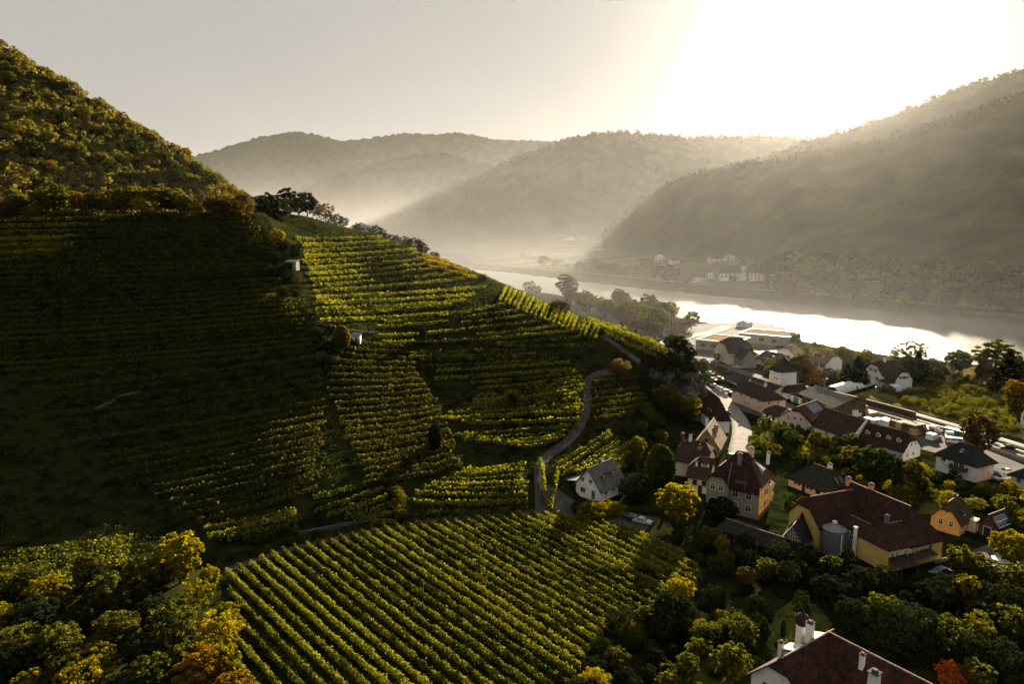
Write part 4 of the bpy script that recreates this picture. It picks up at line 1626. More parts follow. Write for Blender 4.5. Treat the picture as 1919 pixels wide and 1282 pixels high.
def solar_shed():
    h = House('shed', 'dark shed with three by two solar panels on its roof', (1832, 1000), (1866, 1012), cat='shed')
    L = h.L
    h.block(0, L, 0, 6.0, 2.6, 2.2, ridge='y', over=.3, wall=m_wood, roof=R_DARK)
    b = h.last
    h.on_slope('solar_array', .6, .5, 4.6, 2.3, .12, [m_frame, m_solar], side=0, grid=(3, 2))
    h.door('front', L * .5, w=1.4)


def dark_roof_house():
    h = House('house', 'two storey house with wide black hipped roof and a dark balcony', (1752, 881), (1826, 905))
    L = h.L
    h.block(0, L, 0, 7.4, 5.0, 3.4, ridge='x', hip=(1, 1), over=.7, wall=P_WHITE, roof=R_DARK)
    h.win('front', L * .2, 3.6, w=1.0, h=1.1)
    h.wins('front', (L * .52, L * .66), 3.4, w=1.2, h=1.3)
    h.win('front', L * .5, 1.0, w=1.5, h=1.0)
    h.win('right', 2.2, 3.6, w=.5, h=.5, panes=1, dark=True)
    h.win('right', 5.2, 1.8, w=.5, h=.5, panes=1, dark=True)
    MB().box(L * .42, L * .82, -1.5, -.01, 2.2, 2.4).box(L * .42, L * .82, -1.52, -1.4, 2.4, 3.3).box(L * .42, L * .42 + .1, -1.4, -.01, 2.4, 3.3).box(L * .82 - .1, L * .82, -1.4, -.01, 2.4, 3.3).build('balcony', m_wood, h.o)
    h.on_slope('skylight', L * .48, 1.4, .7, 1.1, .08, [m_frame, m_glass])
    MB().box(L + .003, L + .07, .003, 7.4, -.4, 4.7).build('side_facade', P_PINK, h.o)


def edge_house():
    h = House('house', 'pale house with black roof cut by the right edge beside parked cars', (1893, 908), (1958, 930))
    L = h.L
    h.block(0, L, 0, 8, 3.2, 3.2, ridge='x', hip=(1, 1), over=.6, wall=P_CREAM, roof=R_DARK)
    h.wins('front', (2, 5), 1.7, w=.9, h=1.1)


def front_house():
    # corner of the two wings seen at the ridge; the wings run left-front and right-front
    c = at_z(1553, 1186, 9.6)
    a1 = R(212)
    root = empty('country_house', (c[0], c[1], 0), R(-56), 'white house with dark red roofs, white chimneys and small onion turret in front', 'house')
    h = House.__new__(House)
    h.o = root
    h.rz = R(-56)
    # local x runs right-front along the long wing; local -y runs left-front along the short wing
    h.L = 22
    h.block(-4.2, 20, -4.2, 4.2, 5.4, 4.2, ridge='x', hip=(1, .4), over=.6, wall=P_WHITE, roof=R_RED)
    bm_ = h.last
    h.chimney(5.6, -1.5, 7.8, 9.9, .55)
    h.chimney(17.0, -.8, 8.2, 11.0, .9)
    # tall tapered white kitchen chimney
    m = MB()
    m.add([(x * r + 8.4, y * r - 3.7, z) for (r, z) in ((1.7, 5.2), (.55, 8.2), (.5, 9.8)) for (x, y) in ((-1, -1), (1, -1), (1, 1), (-1, 1))],
          [(i * 4 + k, i * 4 + (k + 1) % 4, i * 4 + 4 + (k + 1) % 4, i * 4 + 4 + k) for i in range(2) for k in range(4)] + [(8, 9, 10, 11)])
    ch = m.build('tapered_chimney', P_WHITE, root)
    MB().box(7.75, 9.05, -4.35, -3.05, 9.8, 9.95).box(8.1, 8.7, -4.0, -3.4, 9.95, 10.3).build('cap', m_stone, ch)
    h.dormer(3.4, 3.4, w=1.3, h=1.0, side=0, wall=P_WHITE, roof=R_RED, b=bm_)
    h.dormer(14.2, 3.4, w=1.3, h=1.0, side=0, wall=P_WHITE, roof=R_RED, b=bm_)
    h.block(-4.2, 4.2, -10.6, 0.6, 5.4, 4.2, ridge='y', hip=(.3, 0), over=.6, wall=P_WHITE, roof=R_RED, wname='wing_wall', rname='wing_roof')
    b2 = h.last
    h.wins('front', (2.4, 5.6), 4.0, w=.9, h=1.9, dark=True, b=b2)
    h.wins('front', (2.4, 5.6), 1.2, w=.9, h=1.5, dark=True, b=b2)
    h.wins('left', (3, 6.5, 10), 3.6, w=.9, h=1.4, b=b2)
    # chimneys along the rear ridge and two flat-topped dormers on the far slope
    h.chimney(-1.3, -2.4, 8.2, 11.2, .85)
    h.chimney(-2.2, -7.4, 7.4, 9.6, .55)
    h.dormer(9.6, 2.3, w=2.0, h=1.2, side=1, wall=P_CREAM, roof=P_CREAM, gable=False, b=b2)
    h.dormer(4.6, 2.3, w=2.0, h=1.2, side=1, wall=P_CREAM, roof=P_CREAM, gable=False, b=b2)
    # onion turret
    t = empty('turret', (-3.2, -1.2, 0))
    t.parent = root
    prof = [(.8, 5.0), (.8, 9.6), (1.0, 9.9), (1.05, 10.3), (.75, 10.9), (.3, 11.3), (.12, 11.8), (.03, 12.8)]
    n = 12
    V = np.array([(r * math.cos(i / n * 6.2832), r * math.sin(i / n * 6.2832), z) for (r, z) in prof for i in range(n)])
    F = np.array([(k * n + i, k * n + (i + 1) % n, (k + 1) * n + (i + 1) % n, (k + 1) * n + i) for k in range(len(prof) - 1) for i in range(n)])
    link('shaft', np_mesh('shaft', V, F[:n]), P_WHITE, t)
    link('onion_dome', np_mesh('onion_dome', V, F[n:], True), R_DARK, t)


def long_houses():
    h = House('row_house', 'long white house with red brown roof and four white dormers', (1604, 842), (1690, 866), cat='row house', group='long white row houses')
    L = h.L
    h.block(0, L, 0, 9.4, 2.9, 4.5, ridge='x', hip=(0, .4), over=.35, wall=P_WHITE, roof=R_RED)
    for t in (.14, .38, .6, .82):
        h.dormer(L * t, 2.7, w=1.25, h=.95, side=0, roof=R_RED)
    h.win('front', L * .16, 1.5, w=1.5, h=1.1, dark=True, panes=3)
    h.win('front', L * .4, 1.5, w=.9, h=1.1)
    h.door('front', L * .62, w=1.3)
    h.win('front', L * .84, 1.5, w=.9, h=1.1)
    h.wins('right', (2.2, 4.2), 4.3, w=.5, h=.7, panes=1)
    h.win('right', 6.3, 4.4, w=.6, h=.9)
    h.wins('right', (2.6, 5.6), 1.5, w=.7, h=.9)
    m = MB()
    m.slab([(L * .62, -3.8, 2.3), (L * 1.02, -3.8, 2.3), (L * 1.02, -.4, 2.6), (L * .62, -.4, 2.6)], .18)
    m.build('terrace_roof', m_metal, h.o)
    q = MB()
    for x in (L * .63, L * 1.0):
        q.box(x, x + .16, -3.7, -3.54, -.3, 2.1)
    q.build('terrace_posts', m_frame, h.o)
    MB().box(-.42, -.05, -.8, 10.0, -.3, 4.4).build('party_wall', P_WHITE, h.o)
    pw = MB()
    pw.add([(-.42, -.8, 4.4), (-.05, -.8, 4.4), (-.05, 10, 4.4), (-.42, 10, 4.4), (-.42, 4.7, 8.2), (-.05, 4.7, 8.2)], [(0, 1, 5, 4), (3, 4, 5, 2), (0, 4, 3), (1, 2, 5)])
    pw.build('fire_gable', P_WHITE, h.o)

    g = House('row_house', 'long white house with plain brown roof joined to the dormered one', (1521, 812), (1602, 841), cat='row house', group='long white row houses')
    L = g.L
    g.block(0, L, 0, 9.8, 2.9, 5.0, ridge='x', hip=(0, 0), over=.35, wall=P_WHITE, roof=R_BROWN)
    g.wins('front', (L * .35, L * .6, L * .76, L * .92), 1.5, w=.95, h=1.25)
    for X in (L * .38, L * .52):
        g.on_slope('skylight', X, 2.2, .9, .5, .08, [m_dframe, m_glass])

    a = House('house', 'pink gabled house with three arches and a solar roof', (1459, 800), (1518, 813), group=None)
    L = a.L
    a.block(0, L, 0, 14.5, 3.6, 3.9, ridge='y', hip=(.25, 0), over=.35, wall=P_PINK, roof=R_RED)
    for i, t in enumerate((.2, .42, .64)):
        # arched opening: a flat dark door leaf under a half round head
        m = MB()
        c, w, z1 = L * t, .75, 1.6
        pts = [(c - w, -.05, 0), (c + w, -.05, 0)] + [(c + w * math.cos(k / 8 * math.pi), -.05, z1 + w * math.sin(k / 8 * math.pi)) for k in range(9)]
        m.add(pts, [tuple(range(len(pts)))])
        o = m.build('arched_window', m_glass, a.o)
        fr = MB()
        for k in range(8):
            p = [(c + (w + e) * math.cos(q / 8 * math.pi), z1 + (w + e) * math.sin(q / 8 * math.pi)) for q, e in ((k, 0), (k, .14), (k + 1, .14), (k + 1, 0))]
            fr.add([(x, -.09, z) for x, z in p] + [(x, .01, z) for x, z in p], [(0, 1, 2, 3), (4, 7, 6, 5), (0, 4, 5, 1), (1, 5, 6, 2), (2, 6, 7, 3), (3, 7, 4, 0)])
        fr.box(c - w - .14, c - w, -.09, .01, 0, z1).box(c + w, c + w + .14, -.09, .01, 0, z1).box(c - .04, c + .04, -.085, .01, 0, z1 + w)
        fr.build('frame', m_frame, o)
    a.wins('front', (L * .3, L * .5, L * .7), 4.0, w=.7, h=1.0)
    a.on_slope('solar_array', 6.2, .4, 7.2, 3.4, .12, [m_metal, m_solar], side=0, grid=(6, 3))
    # low lean-to on the left
    s = House('shed', 'small white shed with dark roof and parked van in front', (1429, 784), (1457, 793), cat='shed')
    s.block(0, s.L, 0, 7, 2.4, 2.4, ridge='x', hip=(.6, 0), over=.3, wall=P_WHITE, roof=R_BROWN)
    s.wins('front', (s.L * .3, s.L * .72), 1.3, w=.8, h=1.0, dark=True)


def pink_house():
    h = House('house', 'old pink house with hipped brown roof beside the village street', (1371, 752), (1430, 776))
    L = h.L
    h.block(0, L, 0, 9.0, 5.0, 3.4, ridge='x', hip=(1, 1), over=.4, wall=P_PINK, roof=R_BROWN)
    h.wins('front', [L * t for t in (.08, .3, .62, .86)], 3.9, w=.75, h=1.15)
    h.wins('front', [L * t for t in (.45, .55, .86)], 1.5, w=.75, h=1.15)
    h.wins('right', (2, 6), 3.8, w=.75, h=1.1)
    h.wins('right', (2,), 1.4, w=.75, h=1.1)
    h.chimney(L * .7, 4.5, 7.2, 9.6, .7)
    h.chimney(L * .2, 4.8, 7.0, 8.8, .6)


def street_houses():
    h = House('house', 'white house with tall dark red roof where the street bends', (1334, 812), (1366, 812))
    L = h.L
    h.block(0, L, 0, 13, 5.2, 5.6, ridge='y', hip=(1, .2), over=.5, wall=P_WHITE, roof=R_RED)
    h.wins('front', (1.2, 3.2), 4.1, w=.8, h=.9)
    h.wins('right', (2, 5, 8), 3.8, w=.8, h=1.1)
    h.dormer(5.5, 2.0, w=1.2, h=.9, side=0, roof=R_RED)
    h.dormer(9.0, 2.0, w=1.2, h=.9, side=0, roof=R_RED)
    for x in (3.6, 6.6):
        h.on_slope('skylight', x, 2.0, .6, .7, .08, [m_frame, m_glass], side=1)
    g = House('house', 'gabled house with sunlit tan roofs and board gable beside the street', (1300, 852), (1346, 858))
    L = g.L
    g.block(0, L, 0, 12, 3.4, 4.8, ridge='y', hip=(0, 0), over=.7, wall=R_TAN, roof=R_TAN)
    g.wins('front', (L * .5,), 4.6, w=.8, h=1.0, dark=True)
    g.wins('right', (2, 5, 8.4), 1.8, w=.9, h=1.2)
    for X in (4.2, 7.8):
        g.dormer(X, 1.9, w=1.5, h=1.0, side=0, wall=m_wood, roof=R_TAN)
    g.chimney(L * .3, 8, 6.4, 8.9, .6)
    k = House('house', 'cream house with brown cross roofs and sunlit dormer left of the villa', (1288, 921), (1326, 927))
    L = k.L
    k.block(0, L, 0, 9, 4.2, 3.6, ridge='x', hip=(.5, 0), over=.5, wall=P_CREAM, roof=R_BROWN)
    k.dormer(L * .74, 2.2, w=1.8, h=1.1, side=0, wall=P_CREAM, roof=R_BROWN, gable=False, panes=3)
    k.wins('front', (L * .35, L * .8), 2.6, w=.9, h=1.2, dark=True)
    k.door('front', L * .62)
    k.chimney(L * .32, 2.4, 5.4, 7.0, .45)
    j = House('house', 'long brown roofed house behind the cream one on the slope side', (1262, 895), (1318, 905))
    L = j.L
    j.block(0, L, 2, 11, 4.6, 4.2, ridge='x', hip=(.4, .4), over=.5, wall=P_CREAM, roof=R_BROWN)
    j.chimney(L * .3, 6.4, 8.0, 10.0, .7)
    j.dormer(L * .68, 2.0, w=1.4, h=1.1, side=0, wall=m_wood, roof=R_BROWN)
    j.chimney(L * .08, 5.2, 7.6, 10.6, .7, mat=m_stone)


def barn():
    h = House('barn', 'timber barn with curved dark roof and open lattice gable', (1464, 1030), (1504, 1040), cat='barn')
    L = h.L
    h.block(0, L, 0, 8.5, 2.6, 3.2, ridge='y', hip=(0, 0), over=.7, wall=m_wood, roof=R_DARK)
    # gable infill of pale boards behind a timber lattice
    m = MB()
    m.add([(.2, -.03, 2.4), (L - .2, -.03, 2.4), (L / 2, -.03, 5.4)], [(0, 1, 2)])
    m.build('gable_boards', P_CREAM, h.o)
    for i in range(1, 9):
        x = L * i / 9
        top = 2.4 + 3.0 * (1 - abs(x - L / 2) / (L / 2))
        h_ = MB().box(x - .07, x + .07, -.16, -.035, 2.3, top - .05)
        h_.build('lattice_post', m_wood, h.o)
    for k in range(1, 4):
        z = 2.4 + 3.0 * k / 4
        w = (1 - k / 4) * L / 2
        MB().box(L / 2 - w, L / 2 + w, -.2, -.165, z - .07, z + .07).build('lattice_rail', m_wood, h.o)
    # silo
    c = at_z(1560, 1036)
    o = empty('silo', (c[0], c[1], 0), 0, 'round steel silo with conical ribbed roof in the farmyard', 'silo')
    n = 28
    r = 2.1
    prof = [(r, -.2), (r, 5.2)]
    V = np.array([(q * math.cos(i / n * 6.2832), q * math.sin(i / n * 6.2832), z) for (q, z) in prof for i in range(n)])
    F = np.array([(i, (i + 1) % n, n + (i + 1) % n, n + i) for i in range(n)])
    link('drum', np_mesh('drum', V, F), m_metal, o)
    V = np.array([(q * math.cos(i / n * 6.2832), q * math.sin(i / n * 6.2832), z) for (q, z) in ((r + .15, 5.15), (.25, 6.3)) for i in range(n)])
    link('roof', np_mesh('roof', V, F), m_metal, o)
    for i in range(14):
        a = i / 14 * 6.2832
        v_, f_ = tube([(math.cos(a) * (r + .15), math.sin(a) * (r + .15), 5.2), (math.cos(a) * .25, math.sin(a) * .25, 6.34)], [.05, .05], 4)
        link('rib', np_mesh('rib', v_, f_), m_metal, o)
    v_, f_ = tube([(.5, -r - .15, 4.8), (.5, -r - .15, 0)], [.1, .1], 6)
    link('fill_pipe', np_mesh('fill_pipe', v_, f_), m_frame, o)
    m = MB().box(-.35, .35, -.35, .35, 6.2, 6.7)
    m.build('hatch', P_WHITE, o)
    # low dark sheds in front of the villa
    for (A, B, W, he, hr, lab) in (((1345, 1010), (1392, 1028), 7, 2.4, 1.0, 'low shed with flat dark roof in front of the villa'),
                                   ((1400, 1032), (1452, 1050), 6, 2.3, 1.4, 'long dark open shed left of the timber barn')):
        s = House('shed', lab, A, B, cat='shed')
        s.block(0, s.L, 0, W, he, hr, ridge='x', hip=(0, 0), over=.4, wall=m_wood, roof=R_DARK)
        s.door('front', s.L * .5, w=1.8)


def station():
    # the long shed with the canopy
    h = House('freight_shed', 'long dark roofed freight shed running up to the white tower house', (1360, 719), (1444, 747), cat='freight shed')
    L = h.L
    h.block(0, L, 0, 8, 3.0, 1.9, ridge='x', hip=(.9, 0), over=1.2, wall=P_CREAM, roof=R_DARK)
    h.wins('front', [L * t for t in (.3, .45, .6, .75)], 1.8, w=1.5, h=1.8, dark=True)
    h.door('front', L * .9, w=1.6)
    t = House('tower_house', 'white square house with steep dark pyramid roof at the station', (1441, 719), (1462, 726), cat='tower house')
    L = t.L
    t.block(0, L, 0, L * 1.05, 7.0, 5.0, ridge='x', hip=(1, 1), over=.5, wall=P_WHITE, roof=R_DARK)
    t.wins('front', (L * .45, L * .72), 5.9, w=.5, h=.5, panes=1, dark=True)
    t.wins('front', (L * .45, L * .72), 3.2, w=.5, h=.5, panes=1, dark=True)
    g = House('annex_house', 'low white house with dark roof in front of the tower house', (1459, 743), (1474, 748), cat='house')
    L = g.L
    g.block(0, L, 0, 9, 3.0, 1.8, ridge='y', hip=(1, 0), over=.6, wall=P_WHITE, roof=R_DARK)
    g.win('front', L * .35, 1.6, w=.7, h=1.2, dark=True)
    k = House('garage', 'small white garage with green door beside the long warehouse', (1482, 752), (1499, 758), cat='garage')
    L = k.L
    k.block(0, L, 0, 8, 2.9, 1.3, ridge='y', hip=(.9, 0), over=.5, wall=P_WHITE, roof=R_DARK)
    k.door('front', L * .55, w=L * .6, h=2.2, mat=m_green, name='garage_door')
    w = House('warehouse', 'long warehouse with grey roof, brown board walls and green gate', (1501, 757), (1563, 783), cat='warehouse')
    L = w.L
    w.block(0, L, 0, 12, 4.2, 2.4, ridge='x', hip=(0, 0), over=.9, wall=m_wood, roof=R_GREY)
    w.door('front', L * .82, w=L * .13, h=3.0, mat=m_green, name='gate')
    w.wins('front', [L * t for t in (.25, .45, .6)], 2.4, w=1.6, h=.9, dark=True)


def river_houses():
    h = House('house', 'grey house with dark half hipped roof behind the station road', (1339, 672), (1365, 684), group=None)
    L = h.L
    h.block(0, L, 0, 12, 6, 6, ridge='y', hip=(.4, .4), over=.5, wall=P_CREAM, roof=R_DARK)
    h.wins('front', (L * .3, L * .6), 4.6, w=.9, h=1.2)
    h.wins('front', (L * .3, L * .6), 2.0, w=.9, h=1.2)
    h.block(L - .5, L + 8.5, 3, 10, 4.6, 4.4, ridge='x', hip=(0, .1), over=.4, wall=P_GREY, roof=R_DARK, wname='wing_wall', rname='wing_roof')
    h.wins('right', (2, 4.6), 2.2, w=.8, h=1.1, b=h.last)
    h.chimney(L * .5, 5, 10.4, 12.6, .7)
    for (A, B, W, lab) in (((1303, 654), (1376, 662), 24, 'flat hall with gravel roof and white rim behind the grey house'), ((1384, 641), (1480, 650), 22, 'flat hall with gravel roof nearest the sun glitter')):
        m = House('flat_hall', lab, A, B, cat='hall', group='flat roofed halls by the river')
        L = m.L
        MB().box(0, L, 0, W, -.4, 5.0).build('wall', mat_plain('render_greige', [(.22, .21, .19), (.30, .285, .26)], scale=.4, rough=.9), m.o)
        MB().box(.5, L - .5, .5, W - .5, 5.0, 5.12).build('gravel_roof', mat_plain('roof_gravel', [(.20, .15, .10), (.30, .23, .155)], scale=2, rough=.95, spec=0), m.o)
        MB().box(-.1, L + .1, -.1, .5, 5.0, 5.5).box(-.1, L + .1, W - .5, W + .1, 5.0, 5.5).box(-.1, .5, .5, W - .5, 5.0, 5.5).box(L - .5, L + .1, .5, W - .5, 5.0, 5.5).build('parapet', m_frame, m.o)
        m.last = dict(x0=0, x1=L, y0=0, y1=W)
        m.wins('front', [L * t for t in (.2, .45, .7)], 2.6, w=2.4, h=1.4, dark=True, panes=3)
    w = House('villa', 'white villa with two half hipped gables and flower boxes near the river', (1619, 712), (1653, 724), cat='villa')
    L = w.L
    w.block(0, L, 0, 10.5, 4.6, 5.2, ridge='y', hip=(.35, .3), over=.5, wall=P_WHITE, roof=R_BROWN)
    w.wins('front', (L * .33, L * .58), 5.6, w=.9, h=1.2, shut=True)
    w.wins('front', (L * .25, L * .7), 2.4, w=1.0, h=1.2, shut=True)
    bw = w.last
    w.block(L - .4, L + 6.2, 1.2, 8.6, 4.2, 4.8, ridge='x', hip=(0, .35), over=.4, wall=P_WHITE, roof=R_BROWN, wname='wing_wall', rname='wing_roof')
    w.wins('right', (2.6, 4.6), 4.9, w=.8, h=1.1, shut=True)
    w.wins('front', (1.8, 4.4), 2.0, w=.9, h=1.1)
    w.chimney(L * .55, 4, 8.4, 11, .8)
    # veranda in front of the wing
    o = MB().box(L + .2, L + 11, -2.2, 1.1, -.3, 2.4).build('veranda', P_WHITE, w.o)
    MB().slab([(L, -2.5, 2.5), (L + 7, -2.5, 2.5), (L + 7, 1.25, 3.4), (L, 1.25, 3.4)], .15).build('roof', R_DARK, o)
    for xa in (1.2, 3.2, 4.6):
        MB().box(L + xa, L + xa + .8, -2.26, -2.19, .5, 1.9).build('window', m_glass, o)
    q = House('house', 'hazy white house with long dormer below the sun glitter', (1508, 694), (1548, 702))
    L = q.L
    q.block(0, L, 0, 11, 5.4, 4, ridge='x', hip=(.4, .4), over=.4, wall=P_WHITE, roof=R_TAN)
    q.wins('front', [L * t for t in (.2, .5, .8)], 3.8, w=1.0, h=1.6, shut=True)
    q.dormer(L * .45, 3.4, w=L * .55, h=1.3, side=0, wall=P_WHITE, roof=R_TAN, gable=False, panes=4)
    for (A, B, W, he, hr, wl, rf, lab) in (((1418, 682), (1455, 690), 9, 3, 3.2, P_CREAM, R_BROWN, 'low house with brown roof behind the tower house'),
                                           ((1452, 672), (1488, 677), 10, 3.6, 3.2, P_WHITE, R_TAN, 'low pale house lost in the sun glare'),
                                           ((1400, 670), (1428, 678), 22, 3.2, 1.2, P_WHITE, m_frame, 'long white roofed greenhouse by the grey house'),
                                           ((1380, 612), (1400, 614), 8, 3, 1.6, P_WHITE, R_GREY, 'tiny white pavilion on the river bank')):
        s = House('greenhouse' if 'greenhouse' in lab else 'house' if 'house' in lab else 'pavilion', lab, A, B, cat='greenhouse' if 'greenhouse' in lab else 'house')
        s.block(0, s.L, 0, W, he, hr, ridge='x' if s.L > W else 'y', hip=(.3, .3), over=.4, wall=wl, roof=rf)
        s.wins('front', (s.L * .3, s.L * .7), 1.6, w=.9, h=1.1, dark=True)
    # polythene tunnels
    m_poly = mat_plain('polythene', [(.6, .6, .56), (.75, .75, .7)], scale=.6, rough=.35)
    for (A, B, W, Hh, lab) in (((1557, 738), (1592, 728), 6.0, 3.0, 'arched polythene tunnel with open front end'), ((1597, 728), (1632, 718), 5.0, 2.0, 'lower polythene tunnel next to the white villa')):
        a, b = at_z(*A), at_z(*B)
        ln = math.hypot(b[0] - a[0], b[1] - a[1])
        o = empty('greenhouse_tunnel', (a[0], a[1], 0), math.atan2(b[1] - a[1], b[0] - a[0]), lab, 'polytunnel', 'polythene tunnels')
        n, s_ = 14, 12
        V = np.array([(ln * i / s_, math.cos(math.pi * k / n) * W / 2, math.sin(math.pi * k / n) * Hh) for i in range(s_ + 1) for k in range(n + 1)])
        link('cover', np_mesh('cover', V, grid_faces(s_ + 1, n + 1), True), m_poly, o)
        for i in range(0, s_ + 1, 2):
            v_, f_ = tube([(ln * i / s_, math.cos(math.pi * k / n) * W / 2 * 1.01, math.sin(math.pi * k / n) * Hh * 1.01) for k in range(n + 1)], [.05] * (n + 1), 4)
            link('hoop', np_mesh('hoop', v_, f_), m_metal, o)
    # white house at the right edge of the picture
    e = House('house', 'white gable just entering the picture at the right edge', (1911, 800), (1945, 812))
    e.block(0, e.L, 0, 9, 5, 4, ridge='y', hip=(.3, 0), over=.4, wall=P_WHITE, roof=R_BROWN)
    e.wins('front', (1.5, 4), 3.4, w=.9, h=1.2)


for fn in (house_hill, villa, bungalow, farmhouse, orange_house, solar_shed, dark_roof_house, edge_house, front_house, long_houses, pink_house, street_houses, barn, station, river_houses):
    fn()
# ------------------------------------------------------------------ where nothing may grow
bpy.context.view_layer.update()
BLOCKS = []


def note_blocks():
    BLOCKS.clear()
    for o in SC.objects:
        if o.parent is None and o.type == 'EMPTY' and o.get('category') not in ('tree', 'shrub', 'vine row', 'railway track', None):
            P = []
            for c in o.children_recursive:
                if c.type == 'MESH':
                    P += [o.matrix_world.inverted() @ (c.matrix_world @ Vector(b)) for b in c.bound_box]
            if P:
                xs = [p.x for p in P]
                ys = [p.y for p in P]
                BLOCKS.append((o.matrix_world.inverted(), min(xs) - .6, max(xs) + .6, min(ys) - .6, max(ys) + .6))


note_blocks()
PAVED = []
for o in SC.objects:
    if o.get('kind') == 'structure' and o.name.split('.')[0] in ('road', 'yard', 'lane', 'driveway', 'parking_area', 'platform', 'railway_bed', 'track'):
        me = o.data
        for f in me.polygons:
            PAVED.append([me.vertices[i].co.xy[:] for i in f.vertices])
PAVX = np.array([(min(p[0] for p in q), max(p[0] for p in q), min(p[1] for p in q), max(p[1] for p in q)) for q in PAVED])


def free(x, y, r=0.5):
    v = Vector((x, y, 0))
    for m, x0, x1, y0, y1 in BLOCKS:
        l = m @ v
        if x0 - r < l.x < x1 + r and y0 - r < l.y < y1 + r:
            return False
    c = np.nonzero((PAVX[:, 0] < x + r) & (PAVX[:, 1] > x - r) & (PAVX[:, 2] < y + r) & (PAVX[:, 3] > y - r))[0]
    for i in c:
        if in_poly(np.array([x]), np.array([y]), PAVED[i])[0]:
            return False
    return True


WORDS = {'green': 'green', 'olive': 'olive green', 'yellow': 'yellow', 'orange': 'orange', 'dark': 'dark green', 'brown': 'brownish', 'red': 'reddish'}
KINDW = {'tree': 'leafy tree', 'tall': 'tall tree', 'bush': 'shrub', 'loose': 'airy tree', 'conifer': 'conifer', 'column': 'narrow columnar tree'}


def patch(poly, n, where, mix, hr, lod=1, gap=2.0, grp=None, px=True, seed=1, wide=1.0, zfix=None, stuff=None):
    """Scatters plants over a patch given by photo points; MIX is a list of (kind, palette, weight)."""
    rr = random.Random(seed * 77 + n)
    us = [p[0] for p in poly]
    vs = [p[1] for p in poly]
    P = np.array(poly, float)
    got = []
    tries = 0
    tot = sum(m[2] for m in mix)
    while len(got) < n and tries < n * 40:
        tries += 1
        u, v = rr.uniform(min(us), max(us)), rr.uniform(min(vs), max(vs))
        if not in_poly(np.array([u]), np.array([v]), P)[0]:
            continue
        p = hit(u, v) if zfix is None else at_z(u, v, zfix)
        if p is None or not free(p[0], p[1], .4):
            continue
        if any(math.hypot(p[0] - g[0], p[1] - g[1]) < gap for g in got):
            continue
        w = rr.random() * tot
        for kind, pal, wt in mix:
            w -= wt
            if w <= 0:
                break
        got.append((p[0], p[1], p[2], u, kind, pal, rr.uniform(*hr)))
    if stuff:
        C, F, Lf, o = [], [], [], 0
        for g in got:
            mt, ml = proto('bush' if g[4] == 'bush' else g[4], g[5], lod, rr.randrange(3))
            n = len(ml.vertices)
            co = np.empty(n * 3, np.float32)
            ml.vertices.foreach_get('co', co)
            co = co.reshape(-1, 3)
            a = rr.random() * 6.28
            h = g[6] * (.6 if g[4] == 'bush' else 1) / 10
            c_, s_ = math.cos(a), math.sin(a)
            C.append(np.stack([(co[:, 0] * c_ - co[:, 1] * s_) * h + g[0], (co[:, 0] * s_ + co[:, 1] * c_) * h + g[1], co[:, 2] * h + g[2]], 1))
            F.append(np.arange(n).reshape(-1, 4) + o)
            Lf.append(np.clip(rr.uniform(-.3, .3) + np.array([rr.random() for _ in range(n // 4)]), 0, 1))
            o += n
        me = np_mesh(stuff[0], np.concatenate(C), np.concatenate(F))
        me.attributes.new('leaf', 'FLOAT', 'FACE').data.foreach_set('value', np.concatenate(Lf).astype(np.float32))
        tag(link(stuff[0], me, LEAF[stuff[1]]), stuff[2], stuff[0], kind='stuff')
        return
    cnt = {}
    for g in sorted(got, key=lambda g: g[3]):
        key = (g[4], g[5])
        i = cnt.get(key, 0)
        cnt[key] = i + 1
        h = g[6] * (.6 if g[4] == 'bush' else 1)
        plant(g[0], g[1], g[2] - .1, h, g[4], g[5], lod, f'{WORDS[g[5]]} {KINDW[g[4]]}, {ordinal(i)} from the left {where}', group=grp or ('plants ' + where), wide=wide)


def T(u, v, hpx, kind, pal, label, lod=1, wide=1.0, cat='tree', group=None):
    plant_px(u, v, hpx, kind=kind, pal=pal, lod=lod, label=label, wide=wide, cat=cat, group=group)


# ---- single trees that stand out
T(1268, 985, 78, 'tree', 'yellow', 'big golden autumn tree left of the tall villa', 0, 1.25)
T(1350, 985, 50, 'tree', 'dark', 'dark round tree in front of the grey villa front', 0, 1.1)
T(1236, 912, 76, 'column', 'green', 'tall dense green tree beside the old brown roofed houses', 0, 1.9)
T(1190, 938, 48, 'bush', 'dark', 'dark rounded bush right of the white gabled house', 0)
T(1830, 858, 82, 'tree', 'brown', 'large brown green tree behind the black roofed house', 0, .95)
T(1636, 912, 72, 'tree', 'green', 'large dark green tree in the garden left of the cypress', 0, 1.0)
T(1682, 926, 62, 'conifer', 'dark', 'dark pointed conifer in the garden above the farmhouse', 0, .9)
T(1709, 912, 48, 'tree', 'olive', 'round olive green tree right of the pointed conifer', 0)
T(1505, 893, 40, 'tree', 'dark', 'dark tree standing behind the bungalow roof', 1)
T(1528, 848, 40, 'tree', 'yellow', 'bright round tree with sunlit rim below the long white house', 0, .8)
T(815, 842, 46, 'column', 'dark', 'lone dark cypress shaped tree on the middle terraces', 0, 1.5)
T(793, 642, 28, 'column', 'dark', 'small dark cypress in the plot high on the slope', 1, 1.4)
T(641, 652, 40, 'column', 'olive', 'golden green pillar tree beside the tiny white hut', 0, 2.2)
T(522, 468, 36, 'tree', 'yellow', 'bright yellow tree at the top left of the sunlit terraces', 0, .9)
T(478, 474, 26, 'bush', 'olive', 'pale green bush beside the bright yellow tree', 0)
T(1160, 702, 26, 'bush', 'brown', 'brownish bush above the bend of the lane', 0)
T(1110, 972, 32, 'bush', 'yellow', 'bright yellow hedge bush below the white gabled house', 0, 1.6)
T(1150, 966, 26, 'bush', 'yellow', 'smaller yellow bush between drive and parked cars', 0, 1.2)
